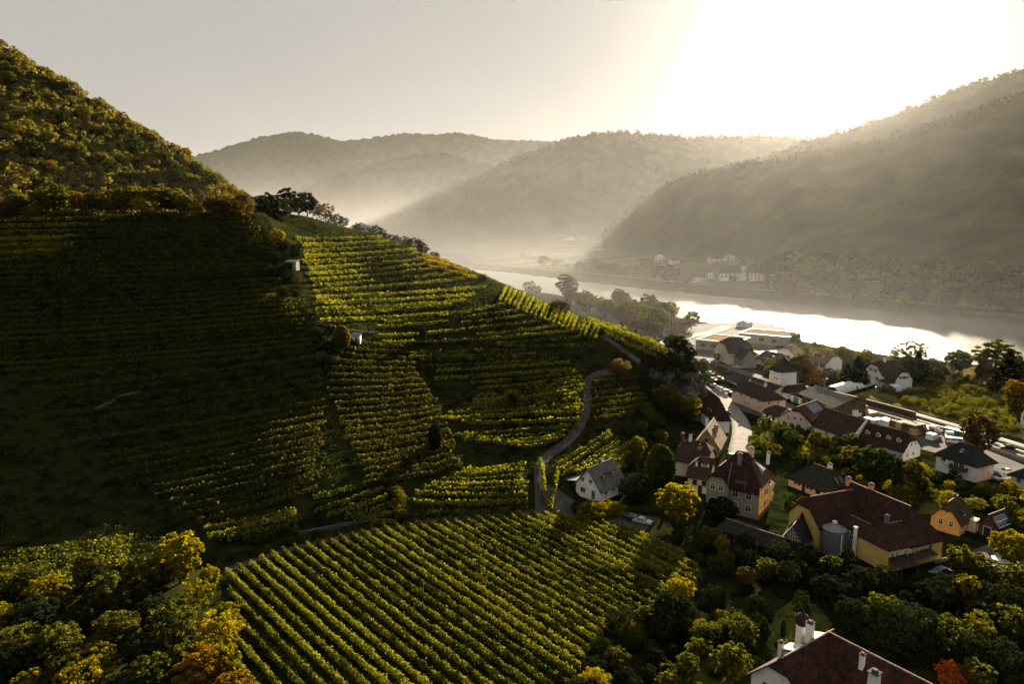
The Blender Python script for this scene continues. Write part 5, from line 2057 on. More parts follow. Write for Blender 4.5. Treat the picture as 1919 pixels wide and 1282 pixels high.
T(1084, 962, 22, 'bush', 'dark', 'dark low bush in the drive circle of the white house', 1)
T(1248, 772, 50, 'tree', 'olive', 'olive tree below the cliff, left of the yellow one', 0)
T(1288, 790, 46, 'tree', 'yellow', 'yellow green tree below the cliff beside the street houses', 0)
T(1062, 559, 42, 'tall', 'green', 'tall pale tree alone on the river bank beyond the spur', 1, 1.6)
T(992, 553, 26, 'loose', 'brown', 'thin hazy tree at the river left of the tall pale one', 1)
T(1006, 556, 20, 'loose', 'brown', 'smaller thin hazy tree by the river', 1)
T(1216, 596, 42, 'tree', 'brown', 'round brown tree on the near river bank', 1)
T(1243, 616, 46, 'tree', 'brown', 'dark brown tree with wide crown on the near river bank', 1, .9)
T(1258, 602, 34, 'tree', 'orange', 'rusty tree behind the dark brown bank tree', 1)
T(1187, 592, 28, 'column', 'brown', 'slender dark tree on the near river bank', 1)
T(1296, 618, 32, 'tree', 'olive', 'pale olive tree at the landing place', 1)
T(1706, 692, 50, 'loose', 'olive', 'airy pale willow on the bank right of the glitter', 0, 1.1)
T(1795, 702, 42, 'tree', 'green', 'small spreading tree on the sunny bank meadow', 0, 1.1)
T(1863, 716, 74, 'tall', 'olive', 'tall feathery tree left of the dark spruces', 0, 1.6)
T(1888, 722, 60, 'conifer', 'dark', 'dark spruce, leftmost of the riverside spruces', 0, 1.4)
T(1905, 718, 50, 'conifer', 'dark', 'dark spruce in the middle of the riverside spruces', 0, 1.4)
T(1921, 716, 48, 'conifer', 'dark', 'dark spruce at the right edge by the river', 0, 1.4)
T(1842, 722, 40, 'tree', 'brown', 'reddish brown tree in front of the feathery tall tree', 1)
T(1900, 770, 54, 'tree', 'orange', 'orange tree above the white gable at the edge', 0, 1.0)
T(1498, 716, 50, 'tree', 'brown', 'brown green tree right of the tower house', 0, 1.0)
T(1521, 722, 34, 'tree', 'orange', 'orange tree right of the tower house tree', 1)
T(1606, 722, 52, 'conifer', 'dark', 'dark conifer left of the white riverside villa', 0, 1.5)
T(1586, 720, 36, 'conifer', 'dark', 'shorter dark conifer left of the white riverside villa', 1, 1.7)
T(1700, 716, 44, 'bush', 'dark', 'dark hedge mass right of the white riverside villa', 0, 1.3)
T(1740, 712, 36, 'bush', 'dark', 'second dark hedge mass towards the bank meadow', 0, 1.3)
T(1718, 708, 48, 'conifer', 'dark', 'pointed conifer above the dark hedge mass', 1, 1.2)
T(1352, 1040, 34, 'tree', 'yellow', 'small yellow tree in front of the low sheds', 0, 1.1)
T(1442, 1088, 38, 'tree', 'olive', 'olive tree below the long dark shed', 0, 1.1)
T(1398, 1098, 34, 'tree', 'brown', 'rusty brown tree at the vineyard corner', 0, 1.2)
T(1384, 1048, 22, 'bush', 'yellow', 'yellow bush beside the low sheds', 0)
T(1462, 1046, 30, 'tree', 'yellow', 'yellow sunlit tree in front of the timber barn', 0)
T(1780, 1282, 40, 'bush', 'red', 'flaming orange red bush beside the white house chimney', 0)
T(1276, 1130, 44, 'tree', 'yellow', 'sunlit yellow tree at the right tip of the vineyard', 0, 1.1)
T(1168, 1186, 44, 'bush', 'dark', 'round dark bush at the lower edge of the vineyard', 0)
T(1236, 1190, 50, 'bush', 'dark', 'large round dark bush right of the pale plank', 0)
T(1467, 1196, 34, 'column', 'dark', 'thin dark cypress left of the sunlit lawn', 0, .8)
T(1500, 1170, 62, 'loose', 'dark', 'slim see-through tree on the sunlit lawn', 0, .5)
T(1511, 1180, 44, 'loose', 'dark', 'smaller slim tree on the sunlit lawn', 0, .5)
T(1890, 1060, 62, 'tree', 'yellow', 'yellow willow like tree right of the parked white cars', 0, 1.0)
T(1690, 1210, 70, 'bush', 'dark', 'broad dark domed tree right of the lawn', 0, 1.1)
T(1905, 1140, 50, 'bush', 'dark', 'dark round tree below the car park at the edge', 0)
T(1812, 1098, 44, 'tree', 'olive', 'olive tree left of the parked white cars', 0)

# ---- orchard in the lower left corner
ORCH = [(338, 1100, 96, 'yellow', 1.25), (262, 1130, 80, 'olive', 1.1), (205, 1165, 84, 'olive', 1.2), (372, 1150, 60, 'yellow', 1.1), (110, 1150, 70, 'yellow', 1.1), (62, 1190, 64, 'dark', 1.2), (225, 1235, 88, 'olive', 1.2), (330, 1225, 92, 'olive', 1.2),
        (408, 1235, 84, 'yellow', 1.15), (385, 1300, 86, 'orange', 1.1), (285, 1312, 78, 'olive', 1.2), (108, 1250, 76, 'olive', 1.1), (30, 1280, 70, 'dark', 1.2), (160, 1320, 84, 'yellow', 1.2), (20, 1130, 56, 'olive', 1.2), (168, 1090, 50, 'olive', 1.2), (440, 1325, 70, 'orange', .9),
        (70, 1100, 44, 'olive', 1.2), (290, 1180, 60, 'dark', 1.1), (150, 1200, 60, 'dark', 1.1), (60, 1330, 70, 'yellow', 1.2), (230, 1340, 70, 'dark', 1.2), (300, 1115, 60, 'olive', 1.2), (395, 1108, 46, 'yellow', .9), (180, 1125, 60, 'dark', 1.2), (40, 1235, 66, 'olive', 1.2), (270, 1265, 74, 'dark', 1.2), (350, 1275, 70, 'olive', 1.2), (425, 1180, 50, 'yellow', .9), (130, 1300, 76, 'olive', 1.2), (0, 1200, 66, 'yellow', 1.2), (190, 1275, 70, 'yellow', 1.1), (415, 1285, 74, 'yellow', 1.0), (85, 1135, 50, 'yellow', 1.2)]
for i, (u, v, hp, pal, wd) in enumerate(sorted(ORCH, key=lambda q: q[0])):
    T(u, v, hp, 'tree' if i % 3 else 'loose', pal, f'{WORDS[pal]} fruit tree, {ordinal(i)} from the left in the lower left orchard', 0, wd, group='fruit trees of the lower left orchard')

# ---- crest of the slope and hedges of the gullies
rr = random.Random(5)
cr = [(u, 392 + rr.uniform(-3, 3), rr.uniform(30, 52), rr.choice(['tree', 'tree', 'loose', 'bush']), rr.choice(['yellow', 'olive', 'olive', 'brown', 'orange'])) for u in range(-6, 470, 14)]
for i, (u, v, hp, kd, pal) in enumerate(cr):
    p = at_y(u, v, 272 + rr.uniform(-6, 10))
    zz = float(H(p[0], p[1]))
    plant(p[0], p[1], zz - .2, hp * 272 / FPX * (.75 if kd == 'bush' else 1), kd, pal, 0 if i % 2 else 1, f'{WORDS[pal]} {KINDW[kd]}, {ordinal(i)} from the left in the crest line', group='trees along the crest of the left slope', wide=1.1)
for i, (u, hp, kd, pal) in enumerate([(488, 36, 'tree', 'dark'), (506, 44, 'tree', 'dark'), (522, 40, 'bush', 'dark'), (541, 54, 'tall', 'dark'), (560, 34, 'tree', 'dark'), (575, 44, 'tree', 'dark'), (594, 30, 'loose', 'brown'), (610, 36, 'loose', 'brown'), (628, 22, 'bush', 'dark'), (645, 20, 'loose', 'dark'), (672, 18, 'bush', 'dark'), (700, 22, 'bush', 'dark'), (716, 16, 'bush', 'dark'),
                                      (738, 16, 'bush', 'dark'), (760, 18, 'bush', 'brown'), (778, 22, 'bush', 'dark'), (792, 18, 'bush', 'dark'), (815, 12, 'bush', 'dark'), (905, 14, 'bush', 'dark'), (1052, 24, 'bush', 'dark'), (1040, 18, 'bush', 'dark')]):
    v = interp(u, [(470, 398), (560, 406), (640, 424), (720, 448), (800, 476), (860, 501), (930, 542), (1060, 590)])
    y = interp(u, [(470, 284), (560, 330), (640, 375), (720, 395), (800, 378), (860, 350), (930, 318), (1060, 282)]) + 3
    p = at_y(u, v, y)
    plant(p[0], p[1], float(H(p[0], p[1])) - .3, hp * y / FPX, kd, pal, 1, f'{WORDS[pal]} {KINDW[kd]}, {ordinal(i)} from the left on the skyline crest', group='plants on the skyline of the slope', wide=1.1)
patch([(478, 460), (555, 468), (560, 560), (520, 560)], 12, 'in the gully beside the sunlit terraces', [('bush', 'dark', 2), ('bush', 'brown', 1), ('tree', 'dark', 1)], (4, 7), seed=2, gap=3)
patch([(570, 600), (640, 640), (660, 690), (600, 690)], 10, 'below the tiny hut', [('bush', 'dark', 2), ('bush', 'olive', 1)], (3, 6), seed=3)
patch([(722, 890), (736, 886), (765, 975), (745, 985)], 12, 'in the gully hedge above the flat vineyard', [('bush', 'olive', 2), ('bush', 'yellow', 1), ('bush', 'dark', 1)], (2.5, 4), seed=4, gap=1.2)
patch([(800, 640), (1060, 700), (1000, 830), (860, 760)], 9, 'scattered among the middle terraces', [('bush', 'dark', 2), ('tree', 'dark', 1)], (3, 5), seed=5, gap=8)
patch([(1195, 690), (1290, 672), (1325, 720), (1330, 752), (1270, 800), (1215, 760)], 42, 'on the rocky end of the spur', [('bush', 'dark', 4), ('bush', 'brown', 2), ('bush', 'olive', 1), ('tree', 'dark', 1)], (3.5, 8), seed=6, gap=2.2, stuff=('undergrowth', 'dark', 'dark scrub covering the rocky end of the spur'))
patch([(1215, 628), (1285, 655), (1300, 690), (1250, 660)], 12, 'at the end of the plateau vineyard', [('tree', 'dark', 2), ('tree', 'olive', 1), ('bush', 'olive', 1)], (4, 8), seed=7)
patch([(1200, 770), (1260, 810), (1240, 850), (1180, 880), (1170, 830)], 16, 'on the bank above the old houses', [('bush', 'dark', 2), ('bush', 'olive', 1), ('tree', 'olive', 1)], (3, 6), seed=8)
patch([(440, 1010), (560, 995), (600, 1005), (560, 1025), (430, 1050)], 12, 'on the bank above the flat vineyard', [('bush', 'olive', 2), ('bush', 'dark', 1)], (1.5, 3), seed=9)

# ---- village gardens
patch([(1408, 805), (1450, 800), (1520, 822), (1600, 850), (1690, 880), (1640, 890), (1560, 880), (1480, 868), (1405, 860)], 50, 'in the garden below the long white houses', [('bush', 'olive', 3), ('bush', 'green', 2), ('bush', 'yellow', 2), ('tree', 'olive', 2), ('tree', 'green', 1)], (3.2, 6), lod=1, seed=10, gap=2.6)
patch([(1560, 880), (1640, 890), (1700, 905), (1750, 925), (1720, 960), (1620, 935), (1590, 910)], 22, 'in the garden between bungalow and farmhouse', [('bush', 'olive', 2), ('bush', 'green', 2), ('bush', 'yellow', 1), ('bush', 'orange', 1), ('tree', 'green', 1)], (3, 5.5), seed=11, gap=2.4)
patch([(1690, 870), (1748, 885), (1830, 915), (1900, 935), (1919, 960), (1800, 960), (1730, 940)], 22, 'around the black roofed house', [('bush', 'yellow', 2), ('bush', 'olive', 3), ('tree', 'olive', 1), ('bush', 'dark', 1)], (3, 5.5), seed=12, gap=2.6)
patch([(1855, 930), (1919, 940), (1960, 1020), (1870, 1010), (1880, 975)], 14, 'right of the shed with solar panels', [('bush', 'olive', 2), ('tree', 'olive', 1), ('tree', 'yellow', 1), ('bush', 'green', 1)], (3.5, 6), seed=13)
patch([(1475, 925), (1550, 955), (1530, 975), (1470, 960)], 12, 'between villa and bungalow', [('bush', 'olive', 2), ('bush', 'yellow', 1), ('bush', 'green', 1)], (1.6, 3.4), seed=14, gap=1.5)
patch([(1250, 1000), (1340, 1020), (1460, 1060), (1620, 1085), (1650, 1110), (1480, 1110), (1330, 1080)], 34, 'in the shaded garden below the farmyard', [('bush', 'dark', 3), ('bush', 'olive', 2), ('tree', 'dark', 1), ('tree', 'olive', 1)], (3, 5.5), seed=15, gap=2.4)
patch([(1080, 1260), (1200, 1190), (1330, 1130), (1430, 1140), (1440, 1230), (1400, 1282), (1300, 1330), (1080, 1330)], 44, 'in the garden below the vineyard', [('bush', 'dark', 3), ('tree', 'dark', 2), ('bush', 'olive', 2), ('tree', 'olive', 1), ('bush', 'yellow', 1)], (3, 5.6), lod=0, seed=16, gap=2.3)
patch([(1540, 1120), (1680, 1110), (1790, 1110), (1919, 1160), (1990, 1282), (1900, 1330), (1790, 1300), (1700, 1240), (1570, 1190)], 42, 'in the orchard right of the lawn', [('loose', 'dark', 3), ('tree', 'dark', 2), ('bush', 'dark', 2), ('loose', 'olive', 1.3), ('tree', 'yellow', .3)], (3.6, 6.4), lod=0, seed=17, gap=2.8)
patch([(1770, 1040), (1800, 1068), (1900, 1095), (1960, 1130), (1860, 1130), (1780, 1090)], 10, 'below the car park', [('tree', 'olive', 2), ('bush', 'dark', 2)], (3.5, 6), seed=18)
patch([(1280, 1150), (1400, 1170), (1440, 1210), (1400, 1230), (1300, 1200)], 14, 'around the garden seats', [('bush', 'olive', 2), ('column', 'dark', 1), ('bush', 'yellow', 1)], (2, 4), seed=19)
# ---- allotments and river bank
patch([(1650, 735), (1760, 720), (1840, 735), (1919, 770), (1919, 815), (1800, 790), (1700, 760)], 130, 'on the allotments', [('bush', 'olive', 3), ('bush', 'yellow', 2), ('bush', 'green', 2)], (2.4, 5), lod=1, seed=20, gap=2.2, stuff=('shrubbery', 'olive', 'pale green bushes and crops of the allotments beyond the railway'))
patch([(1640, 690), (1760, 690), (1860, 720), (1919, 740), (1830, 750), (1720, 725)], 30, 'on the river meadow', [('bush', 'olive', 2), ('bush', 'dark', 2), ('tree', 'olive', 1), ('bush', 'brown', 1)], (3, 6), lod=1, seed=21, gap=3)
patch([(1400, 690), (1450, 680), (1560, 695), (1600, 715), (1540, 725), (1440, 712)], 26, 'behind the station', [('bush', 'olive', 2), ('tree', 'brown', 1), ('bush', 'brown', 2), ('bush', 'yellow', 1)], (4, 8), lod=1, seed=22, gap=3)
patch([(1480, 648), (1560, 655), (1660, 672), (1720, 682), (1640, 690), (1560, 680), (1490, 665)], 30, 'along the bank below the glitter', [('bush', 'olive', 2), ('bush', 'brown', 2), ('tree', 'olive', 1)], (4, 8), lod=1, seed=23, gap=4, stuff=('undergrowth', 'olive', 'backlit bushes along the bank below the sun glitter'))
patch([(1320, 655), (1345, 645), (1420, 660), (1400, 690), (1340, 680)], 14, 'around the grey house by the station road', [('bush', 'olive', 2), ('bush', 'brown', 1), ('tree', 'olive', 1)], (4, 8), lod=1, seed=24, gap=3)
patch([(1060, 566), (1160, 575), (1240, 605), (1300, 625), (1230, 640), (1140, 605), (1080, 590)], 36, 'on the near river bank beyond the spur', [('tree', 'brown', 2), ('tree', 'olive', 2), ('bush', 'brown', 1)], (9, 17), lod=1, seed=25, gap=7)
patch([(1300, 660), (1340, 700), (1345, 735), (1325, 725)], 6, 'under the cliff by the station', [('bush', 'olive', 1), ('bush', 'green', 1)], (2, 4), seed=26)

# ---- woodland on the steep left hill: one mass, with the nearest trees singled out
rg = np.random.default_rng(77)
C, N, SZ = [], [], []
xs = rg.uniform(-430, -95, 9000)
ys = rg.uniform(300, 462, 9000)
zs = HL(xs, ys)
dens = fbm(xs / 45, ys / 45, 41)
ok = (dens > -.28 + .25 * (rg.random(9000) - .5)) & (zs > 40)
xs, ys, zs = xs[ok][:3600], ys[ok][:3600], zs[ok][:3600]
for x, y, z in zip(xs, ys, zs):
    r = rg.uniform(1.4, 3.6)
    m = 42
    d = rg.normal(size=(m, 3))
    d /= np.linalg.norm(d, axis=1, keepdims=True)
    d[:, 2] = np.abs(d[:, 2]) * 1.15 - .15
    C.append(np.array((x, y, z + r * .5)) + d * r * (.55 + .45 * rg.random((m, 1))))
    N.append(d)
    SZ.append(np.full(m, r * .42) * (.6 + .8 * rg.random(m)))
m_wl = mat_leaf('woodland_leaves', [(0.010, 0.014, 0.004), (0.03, 0.036, 0.009), (0.085, 0.083, 0.017), (0.15, 0.125, 0.026)], .35, scale=.06)
me = leaf_mesh('woodland', np.concatenate(C), np.concatenate(SZ), rg, flat=.2, N=np.concatenate(N) * 1.2)
tag(link('woodland', me, m_wl), 'dense autumn scrub and trees covering the steep left hill', 'woodland', kind='stuff')
px = [(u, v) for u, v in [(95, 330), (150, 300), (210, 330), (255, 345), (290, 345), (330, 350), (365, 330), (400, 355), (430, 345), (120, 240), (200, 260), (250, 290), (60, 200), (20, 160), (160, 230), (310, 310), (350, 300), (60, 300), (230, 240), (30, 260)]]
for i, (u, v) in enumerate(sorted(px)):
    d = ray(u, v)
    t = np.arange(280, 520, 1.0)
    k = np.nonzero(CAM_H + d[2] * t < HL(d[0] * t, d[1] * t))[0]
    if len(k):
        tt = t[k[0]]
        pal = ('olive', 'yellow', 'olive', 'green', 'orange', 'green')[(i * 7) % 6]
        plant(d[0] * tt, d[1] * tt, CAM_H + d[2] * tt - .5, 8 + (i * 5 % 4), 'tree', pal, 1, f'{WORDS[pal]} tree, {ordinal(i)} from the left among the scrub of the left hill', group='larger trees on the steep left hill')

# ---- rough grass and weeds between the rows of the slope
rg = np.random.default_rng(5)
n = 26000
xx, yy = rg.uniform(-190, 75, n), rg.uniform(120, 400, n)
zz = H(xx, yy)
k = (zz > 1.2) & in_poly(xx, yy, LAND)
xx, yy, zz = xx[k], yy[k], zz[k]
m = 4
C = np.repeat(np.stack([xx, yy, zz + .15], 1), m, 0) + rg.normal(size=(len(xx) * m, 3)) * (.5, .5, .12)
me = leaf_mesh('weeds', C, rg.uniform(.25, .6, len(C)), rg, flat=-.3)
tag(link('weeds', me, mat_leaf('weed_leaves', [(0.006, 0.009, 0.003), (0.018, 0.024, 0.006), (0.05, 0.05, 0.012)], .35, scale=.05)), 'rough grass and weeds between the vine rows', 'weeds', kind='stuff')
# ------------------------------------------------------------------ the far bank
def far_house(name, u, v, w_px, lab, cat='house', he=5.0, hr=4.0, dep=9.0, wall=None, roof=None, hip=(.3, .3), rz=0.0, ridge='x', z=2.0, y=None, n_win=3, rows=2):
    """A house whose front wall starts at (u, v) and is W_PX photo pixels wide."""
    a = at_z(u, v, z) if y is None else at_y(u, v, y)
    t = a[1] * CP - (a[2] - CAM_H) * SP
    L = w_px / FPX * t
    h = House.__new__(House)
    h.L = L
    h.rz = rz
    h.o = empty(name, a, rz, lab, cat, 'houses of the far village')
    h.block(0, L, 0, dep, he, hr, ridge=ridge, hip=hip, over=.5, wall=wall or P_WHITE, roof=roof or R_BROWN, z0=-6)
    for r in range(rows):
        zz = he - 1.5 - 2.8 * r
        if zz > .6:
            h.wins('front', [L * (k + .5) / n_win for k in range(n_win)], zz, w=1.1, h=1.5, dark=True)
    return h


h = far_house('parish_house', 1294, 527, 27, 'long white house left of the far church', he=7, hr=5, n_win=5, rz=R(-8))
h = far_house('house', 1322, 525, 16, 'white gabled house next to the far church nave', he=6, hr=5, ridge='y', rz=R(-8))
h = far_house('manor', 1405, 530, 45, 'broad pale manor with hipped roof right of the far church', he=10, hr=5, dep=16, hip=(1, 1), n_win=7, wall=P_CREAM, rz=R(-14), rows=3)
# church
a = at_z(1347, 528, 2)
c = empty('church', a, R(-16), 'white church with dark steep roof and pointed tower on the far bank', 'church')
k = House.__new__(House)
k.o, k.rz, k.L = c, R(-16), 24
k.block(0, 24, 0, 12, 10, 9, ridge='x', hip=(.9, 0), over=.6, wall=P_WHITE, roof=R_DARK, z0=-6, wname='nave', rname='nave_roof')
for i in range(4):
    k.win('front', 3.5 + i * 5, 5.5, w=1.3, h=4, dark=True)
k.block(24, 31, 2.5, 9.5, 21, 15, ridge='x', hip=(1, 1), over=.5, wall=P_WHITE, roof=R_DARK, z0=-6, wname='tower', rname='spire')
k.wins('front', (2.2, 4.8), 18, w=1.0, h=2.4, dark=True)
k.wins('right', (2.2, 4.8), 18, w=1.0, h=2.4, dark=True)
MB().box(27.4, 27.6, 5.9, 6.1, 35.5, 38.5).box(26.8, 28.2, 5.92, 6.08, 37.2, 37.4).build('cross', m_metal, c)

FH = [(1292, 474, 22, 1180, 'white gabled house high above the far church', P_WHITE, R_GREY), (1308, 477, 10, 1190, 'small pale house beside the gabled one above the church', P_CREAM, R_BROWN), (1330, 486, 26, 1050, 'low house row behind the far church, left end', P_CREAM, R_BROWN),
      (1362, 489, 20, 1040, 'pale house right behind the church tower', P_WHITE, R_GREY), (1392, 482, 18, 1060, 'white house between church tower and manor', P_WHITE, R_BROWN), (1412, 481, 30, 1080, 'long pale house on the slope above the manor', P_CREAM, R_GREY),
      (1456, 482, 22, 1060, 'white gabled house above the dark far trees', P_WHITE, R_BROWN), (1505, 487, 26, 1010, 'white two winged house above the far bank trees, left part', P_WHITE, R_BROWN), (1543, 489, 18, 1000, 'cream gable house above the far bank trees', P_CREAM, R_BROWN),
      (1654, 489, 14, 950, 'small white house among the far bank trees', P_WHITE, R_GREY), (1708, 492, 12, 930, 'tiny pale house right of the small white far house', P_CREAM, R_GREY), (1258, 492, 16, 1100, 'pale house left of the far church in haze', P_CREAM, R_BROWN),
      (1228, 486, 18, 1200, 'hazy house by the river left of the church', P_WHITE, R_GREY), (1112, 487, 18, 1500, 'hazy white roofed house on the misty bank', P_WHITE, R_GREY), (1130, 484, 14, 1520, 'second hazy house on the misty bank', P_WHITE, R_BROWN),
      (1060, 454, 18, 1900, 'faint white house low on the misty slope', P_WHITE, R_GREY), (1084, 450, 14, 1930, 'faint house beside the lone dark tree in mist', P_CREAM, R_GREY), (1180, 470, 12, 1500, 'faint house under the dark hillside', P_WHITE, R_GREY)]
for i, (u, v, w, y, lab, wl, rf) in enumerate(FH):
    far_house('house', u, v, w, lab, he=6, hr=4.5, dep=11, wall=wl, roof=rf, y=y, n_win=3, ridge='y' if i % 3 == 0 else 'x', rz=R(-10 + 7 * (i % 4)))


# gently rising fields behind the far bank carry these houses
def far_slope():
    us = np.linspace(880, 2600, 160)
    m = 26
    V = np.zeros((160, m, 3))
    for i, u in enumerate(us):
        y0 = interp(u, [(880, 1230), (1050, 1000), (1200, 840), (1350, 740), (1500, 670), (1700, 590), (1919, 520), (2600, 420)])
        y1 = interp(u, [(880, 2300), (1050, 2150), (1200, 1700), (1350, 1300), (1500, 1150), (1700, 1020), (1919, 960), (2600, 900)])
        v1 = interp(u, [(880, 455), (1050, 440), (1200, 452), (1350, 455), (1500, 448), (1700, 440), (1919, 436), (2600, 430)])
        p0 = at_z(u, 500, 0)
        k = ray(u, 480)[0] / ray(u, 480)[1]
        z1 = at_y(u, v1, y1)[2]
        s = np.linspace(0, 1, m)
        y = y0 + (y1 - y0) * s
        V[i, :, 0] = k * y
        V[i, :, 1] = y
        V[i, :, 2] = -1.5 + (z1 + 1.5) * s ** 1.3 + 1.2 * fbm(k * y / 40, y / 40, 7) * s
    return np_mesh('far_bank', V.reshape(-1, 3), grid_faces(160, m), smooth=True)


def mat_fields():
    m, nt = nt_new('far_fields')
    L = nt.links.new
    out = nt.nodes.new('ShaderNodeOutputMaterial')
    b = nt.nodes.new('ShaderNodeBsdfPrincipled')
    b.inputs['Roughness'].default_value = .95
    b.inputs['Specular IOR Level'].default_value = 0
    tc = nt.nodes.new('ShaderNodeTexCoord')
    v = nt.nodes.new('ShaderNodeTexVoronoi')
    v.inputs['Scale'].default_value = .014
    mp = nt.nodes.new('ShaderNodeMapping')
    mp.inputs['Scale'].default_value = (1, 2.2, 1)
    L(tc.outputs['Object'], mp.inputs['Vector'])
    L(mp.outputs[0], v.inputs['Vector'])
    sp = nt.nodes.new('ShaderNodeSeparateColor')
    L(v.outputs['Color'], sp.inputs[0])
    n = nt.nodes.new('ShaderNodeTexNoise')
    n.inputs['Scale'].default_value = .12
    n.inputs['Detail'].default_value = 6
    L(tc.outputs['Object'], n.inputs['Vector'])
    a = nt.nodes.new('ShaderNodeMath')
    a.operation = 'MULTIPLY_ADD'
    L(sp.outputs[0], a.inputs[0])
    a.inputs[1].default_value = .55
    L(n.outputs['Fac'], a.inputs[2])
    r = ramp_node(nt, [(.35, (.012, .018, .007)), (.6, (.03, .04, .012)), (.85, (.06, .065, .02)), (1.0, (.11, .09, .035))])
    L(a.outputs[0], r.inputs['Fac'])
    L(r.outputs[0], b.inputs['Base Color'])
    L(b.outputs[0], out.inputs['Surface'])
    return m


tag(link('far_bank', far_slope(), mat_fields()), kind='structure')


def far_z(x, y):
    """Height of the far bank at (x, y), from its own mesh."""
    ok, loc, nrm_, _ = FARO.ray_cast(Vector((x, y, 900)), Vector((0, 0, -1)))
    return loc.z if ok else 0.0


FARO = bpy.data.objects['far_bank']
bpy.context.view_layer.update()
for o in SC.objects:
    if o.get('group') == 'houses of the far village' or o.name.startswith('church'):
        z = far_z(o.location.x, o.location.y)
        if abs(o.location.z - z) > .5:
            o.location.z = z + .3

rr = random.Random(9)


def far_tree(u, v, hpx, kind, pal, lab, grp, lod=1, wide=1.0):
    p = at_z(u, v, 0.5)
    z = far_z(p[0], p[1])
    t = p[1] * CP + 60 * SP
    plant(p[0], p[1], z - .5, hpx / FPX * t, kind, pal, lod, lab, group=grp, wide=wide)


# belt of trees along the far bank, right of the manor
belt = []
for u in np.arange(1436, 1935, 15):
    v = interp(u, [(1430, 535), (1550, 540), (1700, 552), (1919, 566)])
    belt.append((u + rr.uniform(-5, 5), v + rr.uniform(-5, 0), rr.uniform(34, 54)))
for u in np.arange(1450, 1935, 19):
    v = interp(u, [(1430, 548), (1550, 556), (1700, 568), (1919, 584)])
    belt.append((u + rr.uniform(-6, 6), v + rr.uniform(-3, 2), rr.uniform(24, 46)))
for i, (u, v, hp) in enumerate(sorted(belt)):
    pal = rr.choice(['olive', 'green', 'green', 'dark', 'olive', 'brown'])
    far_tree(u, v, hp, 'tree', pal, f'{WORDS[pal]} tree, {ordinal(i)} from the left in the belt on the far bank', 'trees of the belt on the far bank', wide=1.25)
lft = [(1250, 531, 36, 'dark'), (1228, 524, 22, 'brown'), (1270, 530, 24, 'brown'), (1286, 532, 20, 'olive'), (1390, 530, 26, 'dark'), (1374, 534, 16, 'dark'), (1398, 520, 22, 'olive'), (1212, 512, 20, 'brown')]
for u in np.arange(985, 1222, 11):
    lft.append((u, interp(u, [(985, 497), (1100, 511), (1222, 524)]) + rr.uniform(-6, 1), rr.uniform(10, 22), rr.choice(['brown', 'olive', 'dark'])))
for i, (u, v, hp, pal) in enumerate(sorted(lft)):
    far_tree(u, v, hp, 'tree', pal, f'hazy {WORDS[pal]} tree, {ordinal(i)} from the left along the misty far bank', 'hazy trees along the far bank', wide=1.3)

# skyline trees of the far ridges: masses too small to tell apart
def treeline(o, u0, u1, n, size, seed):
    me0 = o.data
    co = np.empty(len(me0.vertices) * 3, np.float32)
    me0.vertices.foreach_get('co', co)
    co = co.reshape(-1, 3)
    rg_ = np.random.default_rng(seed)
    # front side vertices seen between the given columns
    uu = co[:, 0] / (co[:, 1] * CP - (co[:, 2] - CAM_H) * SP) * FPX + 959.5
    j_ = np.arange(len(co)) % 46
    k = np.nonzero((uu > u0) & (uu < u1) & (j_ > 34) & (j_ < 39))[0]
    k = rg_.choice(k, min(n, len(k)), replace=False)
    P = co[k] + rg_.normal(size=(len(k), 3)) * (5, 5, 0)
    m = 9
    d = rg_.normal(size=(len(P), m, 3))
    d[..., 2] = np.abs(d[..., 2])
    d /= np.linalg.norm(d, axis=2, keepdims=True)
    r = size * (.6 + .8 * rg_.random((len(P), 1, 1)))
    C = (P[:, None, :] + d * r * (.8, .8, 1.1) - (0, 0, size * .15)).reshape(-1, 3)
    me = leaf_mesh('woodland', C, np.repeat(r[:, 0, 0], m) * .85, rg_, N=d.reshape(-1, 3) * 1.2)
    return me


m_far = mat_leaf('far_wood_leaves', [(0.01, 0.014, 0.006), (0.025, 0.03, 0.01), (0.05, 0.048, 0.014)], .2, scale=.01)
for nm, u0, u1, n, sz, lab in (('hill.003', 1150, 1990, 2600, 4.5, 'woods on the upper ridge of the right hill'), ('hill.004', 1130, 1990, 2600, 4.0, 'woods on the near flank of the right hill'), ('hill.002', 620, 1560, 2600, 6.0, 'woods on the middle ridge across the valley')):
    tag(link('woodland', treeline(bpy.data.objects[nm], u0, u1, n, sz, len(lab)), m_far), lab, 'woodland', kind='stuff')
# ------------------------------------------------------------------ cars
m_tyre = mat_plain('tyre_rubber', [(.01, .01, .01), (.02, .02, .02)], scale=5, rough=.8)
m_lamp = mat_plain('lamp_glass', [(.5, .5, .48), (.7, .7, .68)], scale=5, rough=.1, spec=.6)
m_rear = mat_plain('rear_lamp', [(.25, .01, .01), (.35, .02, .02)], scale=5, rough=.2, spec=.6)


def paint(name, c, rough=.25):
    return mat_plain('paint_' + name, [tuple(x * .93 for x in c), c], scale=.8, rough=rough, spec=.6)


CAR = {}


